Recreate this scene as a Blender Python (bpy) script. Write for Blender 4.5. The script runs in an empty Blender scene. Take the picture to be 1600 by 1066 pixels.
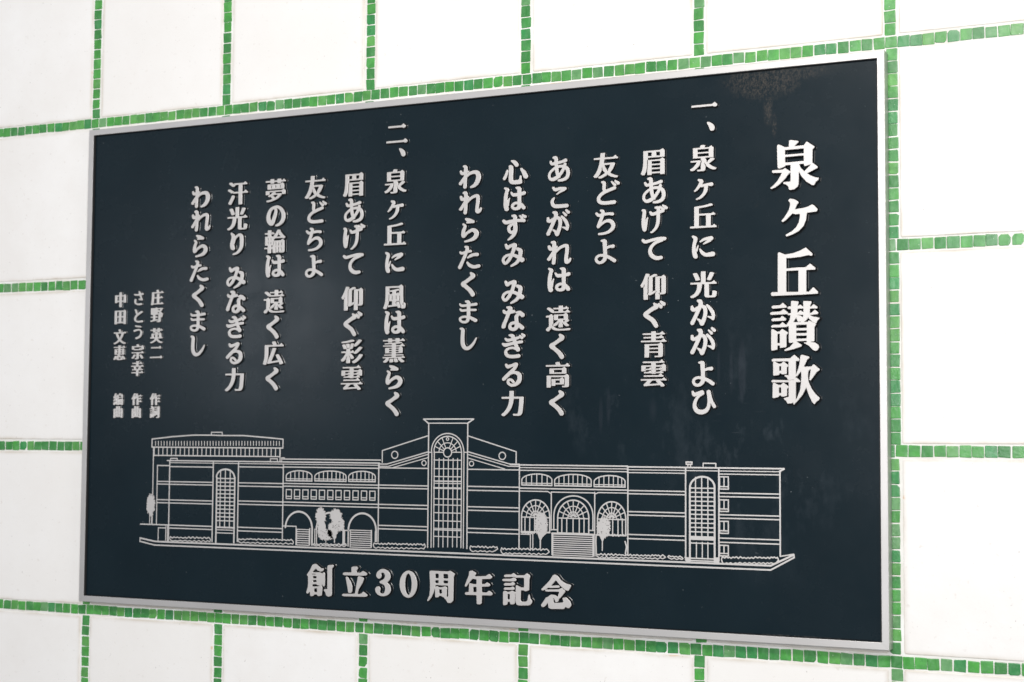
import bpy, bmesh, math, random
import numpy as np
from mathutils import Vector, Matrix
from mathutils.geometry import tessellate_polygon

# ---------------------------------------------------------------- camera, light, exposure
scene = bpy.context.scene
COLL = scene.collection
HEIGHT = 1.66                       # the plaque's centre above the floor, metres

cam_data = bpy.data.cameras.new('camera')
cam_data.sensor_width = 36.0
cam_data.lens = 57.375
cam_data.clip_end = 100.0
cam = bpy.data.objects.new('camera', cam_data)
COLL.objects.link(cam)
cam.matrix_world = Matrix(((0.89808, 0.02241, 0.43926, 1.49358),
                           (0.43979, -0.05896, -0.89616, -2.74916),
                           (0.00581, 0.99801, -0.06280, HEIGHT - 0.16478),
                           (0, 0, 0, 1)))
cam_data.dof.use_dof = True
cam_data.dof.focus_distance = 2.95
cam_data.dof.aperture_fstop = 5.6
scene.camera = cam

world = bpy.data.worlds.new('World')
scene.world = world
world.use_nodes = True
wn, wl = world.node_tree.nodes, world.node_tree.links
bg = wn['Background']
tc = wn.new('ShaderNodeTexCoord')
sep = wn.new('ShaderNodeSeparateXYZ')
ramp = wn.new('ShaderNodeValToRGB')
wl.new(tc.outputs['Generated'], sep.inputs[0])
mp = wn.new('ShaderNodeMapRange')
mp.inputs['From Min'].default_value = -0.6; mp.inputs['From Max'].default_value = 0.7
wl.new(sep.outputs['Z'], mp.inputs['Value']); wl.new(mp.outputs[0], ramp.inputs[0])
ramp.color_ramp.elements[0].color = (0.44, 0.44, 0.45, 1)     # floor of the passage
ramp.color_ramp.elements[1].color = (0.70, 0.72, 0.76, 1)      # pale ceiling
e = ramp.color_ramp.elements.new(0.49); e.color = (0.46, 0.48, 0.53, 1)
e = ramp.color_ramp.elements.new(0.66); e.color = (1.0, 1.03, 1.12, 1)
wl.new(ramp.outputs[0], bg.inputs[0])
bg.inputs[1].default_value = 0.52

def area(name, loc, target, sx, sy, power, col, spread=180):
    d = bpy.data.lights.new(name, 'AREA'); d.shape = 'RECTANGLE'; d.size = sx; d.size_y = sy
    d.energy = power; d.color = col; d.spread = math.radians(spread)
    o = bpy.data.objects.new(name, d); COLL.objects.link(o)
    o.location = loc
    o.rotation_euler = (Vector(target) - Vector(loc)).to_track_quat('-Z', 'Y').to_euler()
    return o
area('ceiling_light', (0.95, -2.7, 3.3), (0.0, 0, 1.40), 1.5, 0.35, 55, (1.0, 0.965, 0.92))
area('fill_light', (1.1, -4.3, 2.0), (-0.6, 0, 1.35), 1.6, 0.9, 84, (0.97, 0.985, 1.0))  # added fill without a known source, evens the light towards lower left
area('side_opening', (3.9, -2.3, 1.9), (0.6, 0, 1.7), 1.2, 1.8, 20, (1.0, 0.99, 0.97))
area('far_window', (-2.66, -3.35, 2.02), (-0.28, 0, 1.75), 0.30, 0.50, 8.5, (0.93, 0.95, 1.0))

vs = scene.view_settings
vs.view_transform = 'Standard'; vs.look = 'None'; vs.exposure = 0.13; vs.gamma = 1.0
vs.use_curve_mapping = False

# ---------------------------------------------------------------- helpers
MM = 0.001
def P3(x, y, d):
    """x right, y up, d out of the wall, all in millimetres from the middle of the plaque"""
    return (x * MM, -d * MM, HEIGHT + y * MM)

def link(name, verts, faces, mats, parent=None, fmat=None, smooth=False):
    me = bpy.data.meshes.new(name)
    me.from_pydata(verts, [], faces); me.update()
    for m in mats: me.materials.append(m)
    if fmat is not None: me.polygons.foreach_set('material_index', fmat)
    if smooth: me.polygons.foreach_set('use_smooth', [True] * len(me.polygons))
    o = bpy.data.objects.new(name, me); COLL.objects.link(o)
    if parent is not None: o.parent = parent
    return o

def thing(name, label, cat):
    o = bpy.data.objects.new(name, None); COLL.objects.link(o)
    o['label'] = label; o['category'] = cat
    return o

class Nodes:
    def __init__(s, name):
        s.m = bpy.data.materials.new(name); s.m.use_nodes = True
        s.t = s.m.node_tree; s.b = s.t.nodes['Principled BSDF']
        s.co = s.t.nodes.new('ShaderNodeTexCoord').outputs['Object']
    def n(s, typ, **kw):
        x = s.t.nodes.new(typ)
        for k, v in kw.items(): setattr(x, k, v)
        return x
    def put(s, sock, v):
        if hasattr(v, 'is_linked') or isinstance(v, bpy.types.NodeSocket): s.t.links.new(v, sock)
        else: sock.default_value = v
    def math(s, op, a, b=0.0, clamp=False):
        x = s.n('ShaderNodeMath', operation=op); x.use_clamp = clamp
        s.put(x.inputs[0], a); s.put(x.inputs[1], b); return x.outputs[0]
    def noise(s, scale, detail=4, rough=0.55, vec=None, dist=0.0):
        x = s.n('ShaderNodeTexNoise'); x.inputs['Scale'].default_value = scale
        x.inputs['Detail'].default_value = detail; x.inputs['Roughness'].default_value = rough
        x.inputs['Distortion'].default_value = dist
        s.t.links.new(vec or s.co, x.inputs['Vector']); return x.outputs['Fac']
    def stretch(s, sx, sy, sz):
        x = s.n('ShaderNodeMapping'); x.inputs['Scale'].default_value = (sx, sy, sz)
        s.t.links.new(s.co, x.inputs['Vector']); return x.outputs[0]
    def range(s, v, a, b, c=0.0, d=1.0):
        x = s.n('ShaderNodeMapRange'); x.clamp = True
        s.put(x.inputs['Value'], v)
        for k, q in zip(('From Min', 'From Max', 'To Min', 'To Max'), (a, b, c, d)): x.inputs[k].default_value = q
        return x.outputs[0]
    def mix(s, f, a, b):
        x = s.n('ShaderNodeMix', data_type='RGBA')
        s.put(x.inputs['Factor'], f); s.put(x.inputs['A'], a); s.put(x.inputs['B'], b)
        return x.outputs['Result']
    def spot(s, cx, cy, rx, ry, soft=0.5):
        """1 inside an ellipse on the wall plane (mm), fading out to 0"""
        sp = s.n('ShaderNodeSeparateXYZ'); s.t.links.new(s.co, sp.inputs[0])
        u = s.math('DIVIDE', s.math('SUBTRACT', sp.outputs['X'], cx * MM), rx * MM)
        v = s.math('DIVIDE', s.math('SUBTRACT', sp.outputs['Z'], HEIGHT + cy * MM), ry * MM)
        r = s.math('SQRT', s.math('ADD', s.math('MULTIPLY', u, u), s.math('MULTIPLY', v, v)))
        return s.range(r, 1.0, 1.0 - soft)
    def bump(s, h, strength, dist):
        x = s.n('ShaderNodeBump'); x.inputs['Strength'].default_value = strength
        x.inputs['Distance'].default_value = dist
        s.put(x.inputs['Height'], h); s.t.links.new(x.outputs[0], s.b.inputs['Normal'])
    def attr(s, name):
        x = s.n('ShaderNodeAttribute', attribute_name=name); return x
    def base(s, c): s.put(s.b.inputs['Base Color'], c)
    def set(s, **kw):
        for k, v in kw.items(): s.put(s.b.inputs[k.replace('_', ' ')], v)

# ---------------------------------------------------------------- materials
def mat_tile():
    k = Nodes('glazed_white_tile')
    edge = k.attr('edge').outputs['Fac']; tint = k.attr('tint').outputs['Fac']
    c = k.mix(k.range(k.noise(6.0, 5, 0.65), 0.35, 0.7), (0.79, 0.765, 0.735, 1), (0.84, 0.825, 0.805, 1))
    c = k.mix(k.math('MULTIPLY', tint, 0.55), c, (0.78, 0.755, 0.72, 1))
    speck = k.range(k.noise(170, 2, 0.6), 0.68, 0.74)
    sparse = k.range(k.noise(21, 2), 0.46, 0.58)
    c = k.mix(k.math('MULTIPLY', k.math('MULTIPLY', speck, sparse), 0.75), c, (0.33, 0.30, 0.27, 1))
    fleck = k.range(k.noise(90, 2, 0.5), 0.66, 0.76)
    c = k.mix(k.math('MULTIPLY', fleck, 0.48), c, (0.64, 0.59, 0.54, 1))
    grime = k.math('MULTIPLY', k.math('POWER', edge, 2.2), k.range(k.noise(9, 5, 0.65), 0.33, 0.66))
    c = k.mix(k.math('MULTIPLY', grime, 0.75), c, (0.52, 0.44, 0.34, 1))
    rust = k.math('MULTIPLY', k.math('POWER', edge, 6.0), k.range(k.noise(14, 3, 0.5, k.stretch(1, 1, 3)), 0.66, 0.72))
    c = k.mix(k.math('MULTIPLY', rust, 0.7), c, (0.62, 0.36, 0.16, 1))
    k.base(c); k.set(Roughness=0.34)
    k.bump(k.math('ADD', k.noise(16, 3), k.math('MULTIPLY', k.noise(260, 2), 0.12)), 0.35, 0.002)
    return k.m

def mat_grout():
    k = Nodes('white_grout')
    c = k.mix(k.range(k.noise(12, 5), 0.35, 0.72), (0.80, 0.80, 0.77, 1), (0.66, 0.62, 0.56, 1))
    k.base(c); k.set(Roughness=0.85); k.bump(k.noise(500, 3), 0.5, 0.0006)
    return k.m

def mat_mosaic():
    k = Nodes('green_glass_mosaic')
    col = k.attr('chip').outputs['Color']
    vec = k.stretch(1.0, 1.0, 0.55)
    swirl = k.range(k.noise(75, 4, 0.6, vec, 1.2), 0.40, 0.70)
    c = k.mix(k.math('MULTIPLY', swirl, 0.36), col, (0.17, 0.37, 0.18, 1))
    deep = k.range(k.noise(48, 3, 0.6, None, 0.8), 0.60, 0.36)
    c = k.mix(k.math('MULTIPLY', deep, 0.42), c, (0.016, 0.13, 0.028, 1))
    sand = k.range(k.noise(520, 2, 0.6), 0.60, 0.74)
    c = k.mix(k.math('MULTIPLY', sand, 0.20), c, (0.36, 0.52, 0.36, 1))
    pits = k.range(k.noise(260, 1, 0.5), 0.75, 0.78)
    c = k.mix(k.math('MULTIPLY', pits, 0.75), c, (0.72, 0.80, 0.66, 1))
    k.base(c); k.set(Roughness=0.30)
    k.bump(k.math('ADD', k.noise(110, 3), k.math('MULTIPLY', k.noise(420, 2), 0.35)), 0.35, 0.0012)
    return k.m

NAVY = (0.0036, 0.0104, 0.0150, 1)
def mat_panel():
    k = Nodes('navy_enamel')
    c = k.mix(k.range(k.noise(6, 5, 0.6), 0.3, 0.75), NAVY, (0.0050, 0.0132, 0.0185, 1))
    # handling marks: faint pale wipes and dots
    haze = k.math('MULTIPLY', k.range(k.noise(14, 6, 0.7, k.stretch(1, 1, 0.5)), 0.52, 0.78),
                  k.math('MAXIMUM', k.spot(640, -160, 230, 260, 0.9), k.spot(380, -120, 160, 90, 0.8)))
    c = k.mix(k.math('MULTIPLY', haze, 0.4), c, (0.10, 0.12, 0.14, 1))
    dots = k.range(k.noise(160, 2, 0.5), 0.745, 0.79)
    zone = k.range(k.noise(5, 3), 0.48, 0.66)
    c = k.mix(k.math('MULTIPLY', k.math('MULTIPLY', dots, zone), 0.8), c, (0.25, 0.27, 0.28, 1))
    mp_ = k.n('ShaderNodeMapping'); mp_.inputs['Rotation'].default_value = (0, math.radians(34), 0); mp_.inputs['Scale'].default_value = (3.5, 1, 70)
    k.t.links.new(k.co, mp_.inputs['Vector'])
    scr = k.math('MULTIPLY', k.range(k.noise(3.0, 3, 0.6, mp_.outputs[0]), 0.69, 0.76), k.range(k.noise(8, 3), 0.5, 0.62))
    scr = k.math('MULTIPLY', scr, k.math('MAXIMUM', k.spot(640, -200, 260, 330, 0.6), k.math('MULTIPLY', k.spot(-250, 60, 420, 300, 0.7), 0.5)))
    c = k.mix(k.math('MULTIPLY', scr, 0.35), c, (0.16, 0.17, 0.19, 1))
    thin = k.range(k.noise(7, 4, 0.6, k.stretch(22, 1, 0.7)), 0.60, 0.78)
    st = k.spot(603, -36, 8, 60, 0.35)
    for a in ((583, -38, 4, 44, 0.5), (560, -30, 3.5, 36, 0.5), (336, -112, 5, 38, 0.5), (351, -98, 5, 38, 0.5), (437, -102, 9, 26, 0.8)):
        st = k.math('MAXIMUM', st, k.math('MULTIPLY', k.spot(*a), 0.8))
    c = k.mix(k.math('MULTIPLY', k.math('ADD', k.math('MULTIPLY', thin, 0.6), 0.4), k.math('MULTIPLY', st, 0.14)), c, (0.13, 0.13, 0.16, 1))
    # dried brown dirt that ran down from the top edge
    wob = k.noise(17, 6, 0.72)
    body = k.math('MAXIMUM', k.spot(640, 478, 92, 52, 0.55), k.spot(720, 490, 75, 30, 0.6))
    body = k.math('MAXIMUM', body, k.math('MAXIMUM', k.spot(652, 425, 12, 46, 0.7), k.spot(663, 392, 6, 30, 0.8)))
    dirt = k.range(k.math('ADD', k.math('MULTIPLY', body, 0.8), k.math('MULTIPLY', wob, 1.3)), 0.85, 1.4)
    grain = k.range(k.noise(330, 5, 0.8, k.stretch(1, 1, 0.6)), 0.45, 0.72)
    c = k.mix(k.math('MULTIPLY', k.math('MULTIPLY', dirt, grain), 0.42), c, (0.17, 0.135, 0.105, 1))
    # crumbs of dust on the lower right edge, wear on the left edge
    crumb = k.math('MULTIPLY', k.spot(700, -494, 190, 7, 0.8), k.range(k.noise(170, 3, 0.7), 0.46, 0.6))
    c = k.mix(k.math('MULTIPLY', crumb, 0.6), c, (0.42, 0.40, 0.36, 1))
    k.base(c)
    k.set(Roughness=k.range(k.noise(9, 5, 0.65), 0.3, 0.75, 0.23, 0.31), Specular_IOR_Level=0.20)
    k.bump(k.noise(650, 2), 0.10, 0.0004)
    return k.m

def mat_side():
    k = Nodes('navy_enamel_edge')
    k.base((0.0028, 0.0052, 0.0072, 1)); k.set(Roughness=0.24, Specular_IOR_Level=0.6)
    return k.m

def mat_silver():
    k = Nodes('satin_silver')
    c = k.mix(k.range(k.noise(8, 5, 0.6), 0.3, 0.7), (0.53, 0.506, 0.486, 1), (0.60, 0.576, 0.555, 1))
    k.base(c); k.set(Metallic=0.55, Roughness=0.46)
    k.bump(k.noise(900, 2), 0.12, 0.0003)
    return k.m

def mat_frame():
    k = Nodes('anodised_aluminium')
    c = k.mix(k.range(k.noise(5, 4), 0.3, 0.7), (0.54, 0.520, 0.502, 1), (0.60, 0.582, 0.565, 1))
    k.base(c); k.set(Metallic=0.7, Roughness=0.42)
    k.bump(k.noise(420, 2, 0.5, k.stretch(1, 1, 1)), 0.10, 0.0003)
    return k.m

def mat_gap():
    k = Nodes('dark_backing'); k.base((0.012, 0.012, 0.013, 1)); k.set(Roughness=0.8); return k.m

TILE, GROUT, MOSAIC = mat_tile(), mat_grout(), mat_mosaic()
PANEL, SIDE, SILVER, FRAME, GAP = mat_panel(), mat_side(), mat_silver(), mat_frame(), mat_gap()

# ---------------------------------------------------------------- the tiled wall
wall = thing('tiled_wall', 'white glazed tile wall with green glass mosaic bands between the tiles', 'wall')
CX, CY = 345.0, 348.9               # spacing of the mosaic bands
COLS = range(-9, 8)                 # band k stands at x = (k + .5) * CX
ROWS = [(r + 0.5) * CY for r in range(-6, 6)]
rng = random.Random(11)
xs = [(k + 0.5) * CX for k in COLS]
X0, X1, Y0, Y1 = xs[0], xs[-1], ROWS[0], ROWS[-1]
# grout bed: one slab
def box_mesh(x0, x1, y0, y1, d0, d1):
    v = [P3(x, y, d) for d in (d0, d1) for y in (y0, y1) for x in (x0, x1)]
    f = [(0, 2, 3, 1), (4, 5, 7, 6), (0, 1, 5, 4), (2, 6, 7, 3), (0, 4, 6, 2), (1, 3, 7, 5)]
    return v, f
v, f = box_mesh(X0 - 10, X1 + 10, Y0 - 10, Y1 + 10, -60, -1.3)
link('grout_bed', v, f, [GROUT], wall)

# big white tiles, each a pillowed slab with rounded arrises
GV, GF, GE, GT = [], [], [], []
def tile(x0, x1, y0, y1):
    t = rng.random(); tx, ty = rng.uniform(-.25, .25), rng.uniform(-.25, .25)
    rings = [(0, -6, 1.0), (0, -1.6, 1.0), (0.7, -0.5, 1.0), (2.0, 0.0, 1.0), (11, 0.15, 0.0), (40, 0.35, 0.0)]
    base = len(GV); n = 0
    for ins, d, e in rings:
        a, b, c, g = x0 + ins, x1 - ins, y0 + ins, y1 - ins
        r = max(0.3, 2.2 - ins * .5)
        for (px, py) in ((a + r, c), (b - r, c), (b, c + r), (b, g - r), (b - r, g), (a + r, g), (a, g - r), (a, c + r)):
            w = ((px - x0) / (x1 - x0) - .5) * 2 * tx + ((py - y0) / (y1 - y0) - .5) * 2 * ty
            GV.append(P3(px, py, d + w)); GE.append(e); GT.append(t)
        n += 1
    for k in range(n - 1):
        for i in range(8):
            j = (i + 1) % 8
            GF.append((base + k * 8 + i, base + k * 8 + j, base + (k + 1) * 8 + j, base + (k + 1) * 8 + i))
    GF.append(tuple(base + (n - 1) * 8 + i for i in range(8)))
for i in range(len(xs) - 1):
    for j in range(len(ROWS) - 1):
        q = [rng.uniform(-.6, .6) for _ in range(4)]
        tile(xs[i] + 13.0 + q[0], xs[i + 1] - 13.0 + q[1], ROWS[j] + 12.7 + q[2], ROWS[j + 1] - 12.7 + q[3])
o = link('white_tiles', GV, GF, [TILE], wall)
for nm, dat in (('edge', GE), ('tint', GT)):
    at = o.data.attributes.new(nm, 'FLOAT', 'POINT'); at.data.foreach_set('value', dat)

# mosaic chips
MV, MF, MC = [], [], []
def chip_colour():
    u = rng.random()
    if u < 0.30: c = (0.038, 0.225, 0.044)
    elif u < 0.62: c = (0.060, 0.310, 0.046)
    elif u < 0.84: c = (0.098, 0.330, 0.066)
    elif u < 0.94: c = (0.026, 0.235, 0.058)
    else: c = (0.13, 0.31, 0.12)
    s = rng.uniform(.86, 1.12)
    return (c[0] * s, c[1] * s, c[2] * s, 1.0)
def chip(cx, cy, w, h):
    a = rng.uniform(-.022, .022)
    cs = []
    big = rng.random() < 0.10
    for k, (sx, sy) in enumerate(((-1, -1), (1, -1), (1, 1), (-1, 1))):
        px = sx * (w / 2 + rng.uniform(-.85, .35)); py = sy * (h / 2 + rng.uniform(-.85, .35))
        cut = rng.uniform(.5, 1.5) + (rng.uniform(1.5, 4.0) if big and rng.random() < .5 else 0)
        k2 = rng.uniform(.6, 1.4)
        p, q = (px, py - sy * cut * k2), (px - sx * cut, py)
        cs += [p, q] if sx * sy > 0 else [q, p]
    ca, sa = math.cos(a), math.sin(a)
    pts = [(cx + x * ca - y * sa, cy + x * sa + y * ca) for x, y in cs]
    # order: (-,-) , (+,-), (+,+), (-,+) corners, two points each
    mx = sum(p[0] for p in pts) / 8; my = sum(p[1] for p in pts) / 8
    pts.sort(key=lambda p: math.atan2(p[1] - my, p[0] - mx))
    d = rng.uniform(-0.45, 0.1); tx, ty = rng.uniform(-.02, .02), rng.uniform(-.02, .02)
    col = chip_colour(); base = len(MV)
    for sc, dd in ((1.0, -3.0), (1.0, d - .7), (0.955, d - .12), (0.86, d)):
        for x, y in pts:
            X, Y = mx + (x - mx) * sc, my + (y - my) * sc
            MV.append(P3(X, Y, dd + (X - mx) * tx + (Y - my) * ty)); MC.append(col)
    for k in range(3):
        for i in range(8):
            j = (i + 1) % 8
            MF.append((base + k * 8 + i, base + k * 8 + j, base + k * 8 + 8 + j, base + k * 8 + 8 + i))
    MF.append(tuple(base + 24 + i for i in range(8)))
W0 = 20.2
for yr in ROWS:                                    # horizontal bands run straight through
    x = X0 - 6 + rng.uniform(0, 10); drift = 0.0
    while x < X1 + 6:
        w = W0 + rng.uniform(-.9, .7); gap = rng.choice((0.2, 0.4, 0.7, 1.1, 1.6))
        drift = max(-1.1, min(1.1, drift + rng.uniform(-.35, .35)))
        chip(x + w / 2, yr + drift + rng.uniform(-.45, .45), w, 20.0 + rng.uniform(-.7, .6))
        x += w + gap
for xc in xs:                                      # vertical bands stop at each horizontal one
    off = 0.0
    for j in range(len(ROWS) - 1):
        off = rng.uniform(-1.6, 1.6)
        a, b = ROWS[j] + 10.9, ROWS[j + 1] - 10.9
        n = 15; pitch = (b - a) / n
        for k in range(n):
            gap = rng.choice((0.4, 0.8, 1.2, 1.7))
            chip(xc + off + rng.uniform(-.5, .5), a + pitch * (k + .5) + rng.uniform(-.3, .3), 19.7 + rng.uniform(-.7, .6), pitch - gap)
o = link('mosaic_bands', MV, MF, [MOSAIC], wall)
at = o.data.color_attributes.new('chip', 'FLOAT_COLOR', 'POINT')
at.data.foreach_set('color', [c for q in MC for c in q])

# ---------------------------------------------------------------- the plaque
plaque = thing('commemorative_plaque', 'dark navy metal plaque with raised silver Japanese writing and building drawing in silver frame', 'plaque')
PX0, PX1, PY0, PY1 = -858.5, 857.0, -502.6, 503.8
FW, FD, FACE = 12.4, 26.0, 20.0     # frame face width, frame depth, depth of the plate's face

def frame_piece(pts_out, pts_in):
    """one mitred length of the square aluminium section"""
    (a, b), (c, d) = pts_out, pts_in          # outer edge a-b, inner edge c-d (c beside a)
    def lerp(p, q, t): return (p[0] + (q[0] - p[0]) * t, p[1] + (q[1] - p[1]) * t)
    prof = [(0, 0.2), (0, FD - .7), (.018, FD - .2), (.06, FD), (.94, FD), (.982, FD - .2), (1, FD - .7), (1, 8)]
    vs_ = []
    for e0, e1 in ((a, c), (b, d)):
        for t, dep in prof: vs_.append(P3(*lerp(e0, e1, t), dep))
    n = len(prof)
    fs = [(i, i + 1, n + i + 1, n + i) for i in range(n - 1)]
    fs += [tuple(range(n - 1, -1, -1)), tuple(range(n, 2 * n)), (n - 1, 0, n, 2 * n - 1)]
    return vs_, fs
OA, OB, OC, OD = (PX0, PY0), (PX1, PY0), (PX1, PY1), (PX0, PY1)
IA, IB, IC, ID = (PX0 + FW, PY0 + FW), (PX1 - FW, PY0 + FW), (PX1 - FW, PY1 - FW), (PX0 + FW, PY1 - FW)
def trim(p, q, g): 
    L = math.hypot(q[0] - p[0], q[1] - p[1]); return (p[0] + (q[0] - p[0]) / L * g, p[1] + (q[1] - p[1]) / L * g)
FV, FF = [], []
for o1, o2, i1, i2 in ((OA, OB, IA, IB), (OB, OC, IB, IC), (OC, OD, IC, ID), (OD, OA, ID, IA)):
    g = 0.09
    vv, ff = frame_piece((trim(o1, o2, g), trim(o2, o1, g)), (trim(i1, i2, g), trim(i2, i1, g)))
    b_ = len(FV); FV += vv; FF += [tuple(b_ + i for i in q) for q in ff]
frame = link('frame', FV, FF, [FRAME], plaque)
bm = bmesh.new(); bm.from_mesh(frame.data); bmesh.ops.recalc_face_normals(bm, faces=bm.faces); bm.to_mesh(frame.data); bm.free()

# black strips added between frame and plate, standing in for the joint's shade
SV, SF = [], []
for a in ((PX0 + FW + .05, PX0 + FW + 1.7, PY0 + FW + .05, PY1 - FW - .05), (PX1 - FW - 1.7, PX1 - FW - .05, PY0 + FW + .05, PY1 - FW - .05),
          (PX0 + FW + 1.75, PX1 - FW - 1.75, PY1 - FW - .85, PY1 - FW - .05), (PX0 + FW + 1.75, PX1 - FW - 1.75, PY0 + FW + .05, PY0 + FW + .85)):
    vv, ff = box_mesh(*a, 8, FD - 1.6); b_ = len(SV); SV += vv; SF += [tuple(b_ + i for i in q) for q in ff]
link('joint_shade_strip', SV, SF, [GAP], plaque)

# backing tray and plate
v, f = box_mesh(PX0 + 4, PX1 - 4, PY0 + 4, PY1 - 4, 1.5, 7.6)
link('backing_board', v, f, [GAP], plaque)
G = 1.8
x0, x1, y0, y1 = PX0 + FW + G, PX1 - FW - G, PY0 + FW + .9, PY1 - FW - .9
pv, pf = [], []
for ins, d in ((0, 9.0), (0, FACE - 1.1), (.9, FACE)):
    pv += [P3(x0 + ins, y0 + ins, d), P3(x1 - ins, y0 + ins, d), P3(x1 - ins, y1 - ins, d), P3(x0 + ins, y1 - ins, d)]
for k in range(2):
    for i in range(4):
        j = (i + 1) % 4; pf.append((k * 4 + i, k * 4 + j, k * 4 + 4 + j, k * 4 + 4 + i))
pf += [(8, 9, 10, 11), (3, 2, 1, 0)]
link('panel', pv, pf, [PANEL], plaque)

# ---------------------------------------------------------------- raised outlines
def signed(q):
    return 0.5 * sum(q[i - 1][0] * q[i][1] - q[i][0] * q[i - 1][1] for i in range(len(q)))
def inside(p, q):
    r = False
    for i in range(len(q)):
        a, b = q[i - 1], q[i]
        if (a[1] > p[1]) != (b[1] > p[1]) and p[0] < (b[0] - a[0]) * (p[1] - a[1]) / (b[1] - a[1]) + a[0]: r = not r
    return r
def orient(loops):
    big = max(loops, key=lambda q: abs(signed(q)))
    return loops if signed(big) > 0 else [q[::-1] for q in loops]

def offset(q, d):
    n = len(q); out = []
    for i in range(n):
        a, b, c = q[i - 1], q[i], q[(i + 1) % n]
        e1 = (b[0] - a[0], b[1] - a[1]); e2 = (c[0] - b[0], c[1] - b[1])
        l1 = math.hypot(*e1) or 1; l2 = math.hypot(*e2) or 1
        nx, ny = e1[1] / l1 + e2[1] / l2, -e1[0] / l1 - e2[0] / l2
        L = math.hypot(nx, ny) or 1
        k = min(1.6, 2 / L)
        out.append((b[0] + nx / L * d * k, b[1] + ny / L * d * k))
    return out

class Relief:
    """silver raised outlines with painted flanks, gathered into one mesh"""
    def __init__(s): s.v, s.f, s.m = [], [], []
    def add(s, loops, rings):
        loops = orient([[tuple(p) for p in q] for q in loops if len(q) > 2])
        flat = []
        for q in loops:
            flat.append(len(s.v)); s.v += [P3(x, y, rings[0][1]) for x, y in q]
        # each island with its own holes is filled by itself
        solid = [k for k, q in enumerate(loops) if signed(q) > 0]
        holes = {k: [] for k in solid}
        for k, q in enumerate(loops):
            if k in holes: continue
            own = [m for m in solid if inside(q[0], loops[m])]
            if own: holes[min(own, key=lambda m: signed(loops[m]))].append(k)
        for k in solid:
            ids = [k] + holes[k]
            index = [flat[m] + i for m in ids for i in range(len(loops[m]))]
            for t in tessellate_polygon([[Vector((x, y, 0)) for x, y in loops[m]] for m in ids]):
                t = [index[i] for i in t]; p = [s.v[i] for i in t]
                cr = (p[1][0] - p[0][0]) * (p[2][2] - p[0][2]) - (p[2][0] - p[0][0]) * (p[1][2] - p[0][2])
                s.f.append(tuple(t if cr > 0 else t[::-1])); s.m.append(0)
        for q, st in zip(loops, flat):
            prev, n = st, len(q)
            for k in range(1, len(rings)):
                cur = len(s.v); s.v += [P3(x, y, rings[k][1]) for x, y in offset(q, rings[k][0])]
                for i in range(n):
                    j = (i + 1) % n
                    s.f.append((prev + i, cur + i, cur + j, prev + j)); s.m.append(rings[k][2])
                prev = cur
    def build(s, name, parent, label=None):
        o = link(name, s.v, s.f, [SILVER, SIDE], parent, s.m)
        if label: o['label'] = label
        return o

def letter_rings(h):
    k = h / 7.0
    return [(0, FACE + h), (.25, FACE + h - .12, 0), (.55, FACE + h - .5, 0), (.72, FACE + h - 1.2, 0), (.82, FACE + h - 1.35, 1), (.95, FACE + 1.7 * k, 1),
            (.95 + .5 * k, FACE + .9 * k, 1), (.95 + 1.3 * k, FACE + .3 * k, 1), (.95 + 2.0 * k, FACE - .1, 1)]
def line_rings(h):
    return [(0, FACE + h), (.12, FACE + h - .15, 0), (.3, FACE + .3, 1), (.6, FACE - .1, 1)]

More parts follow.
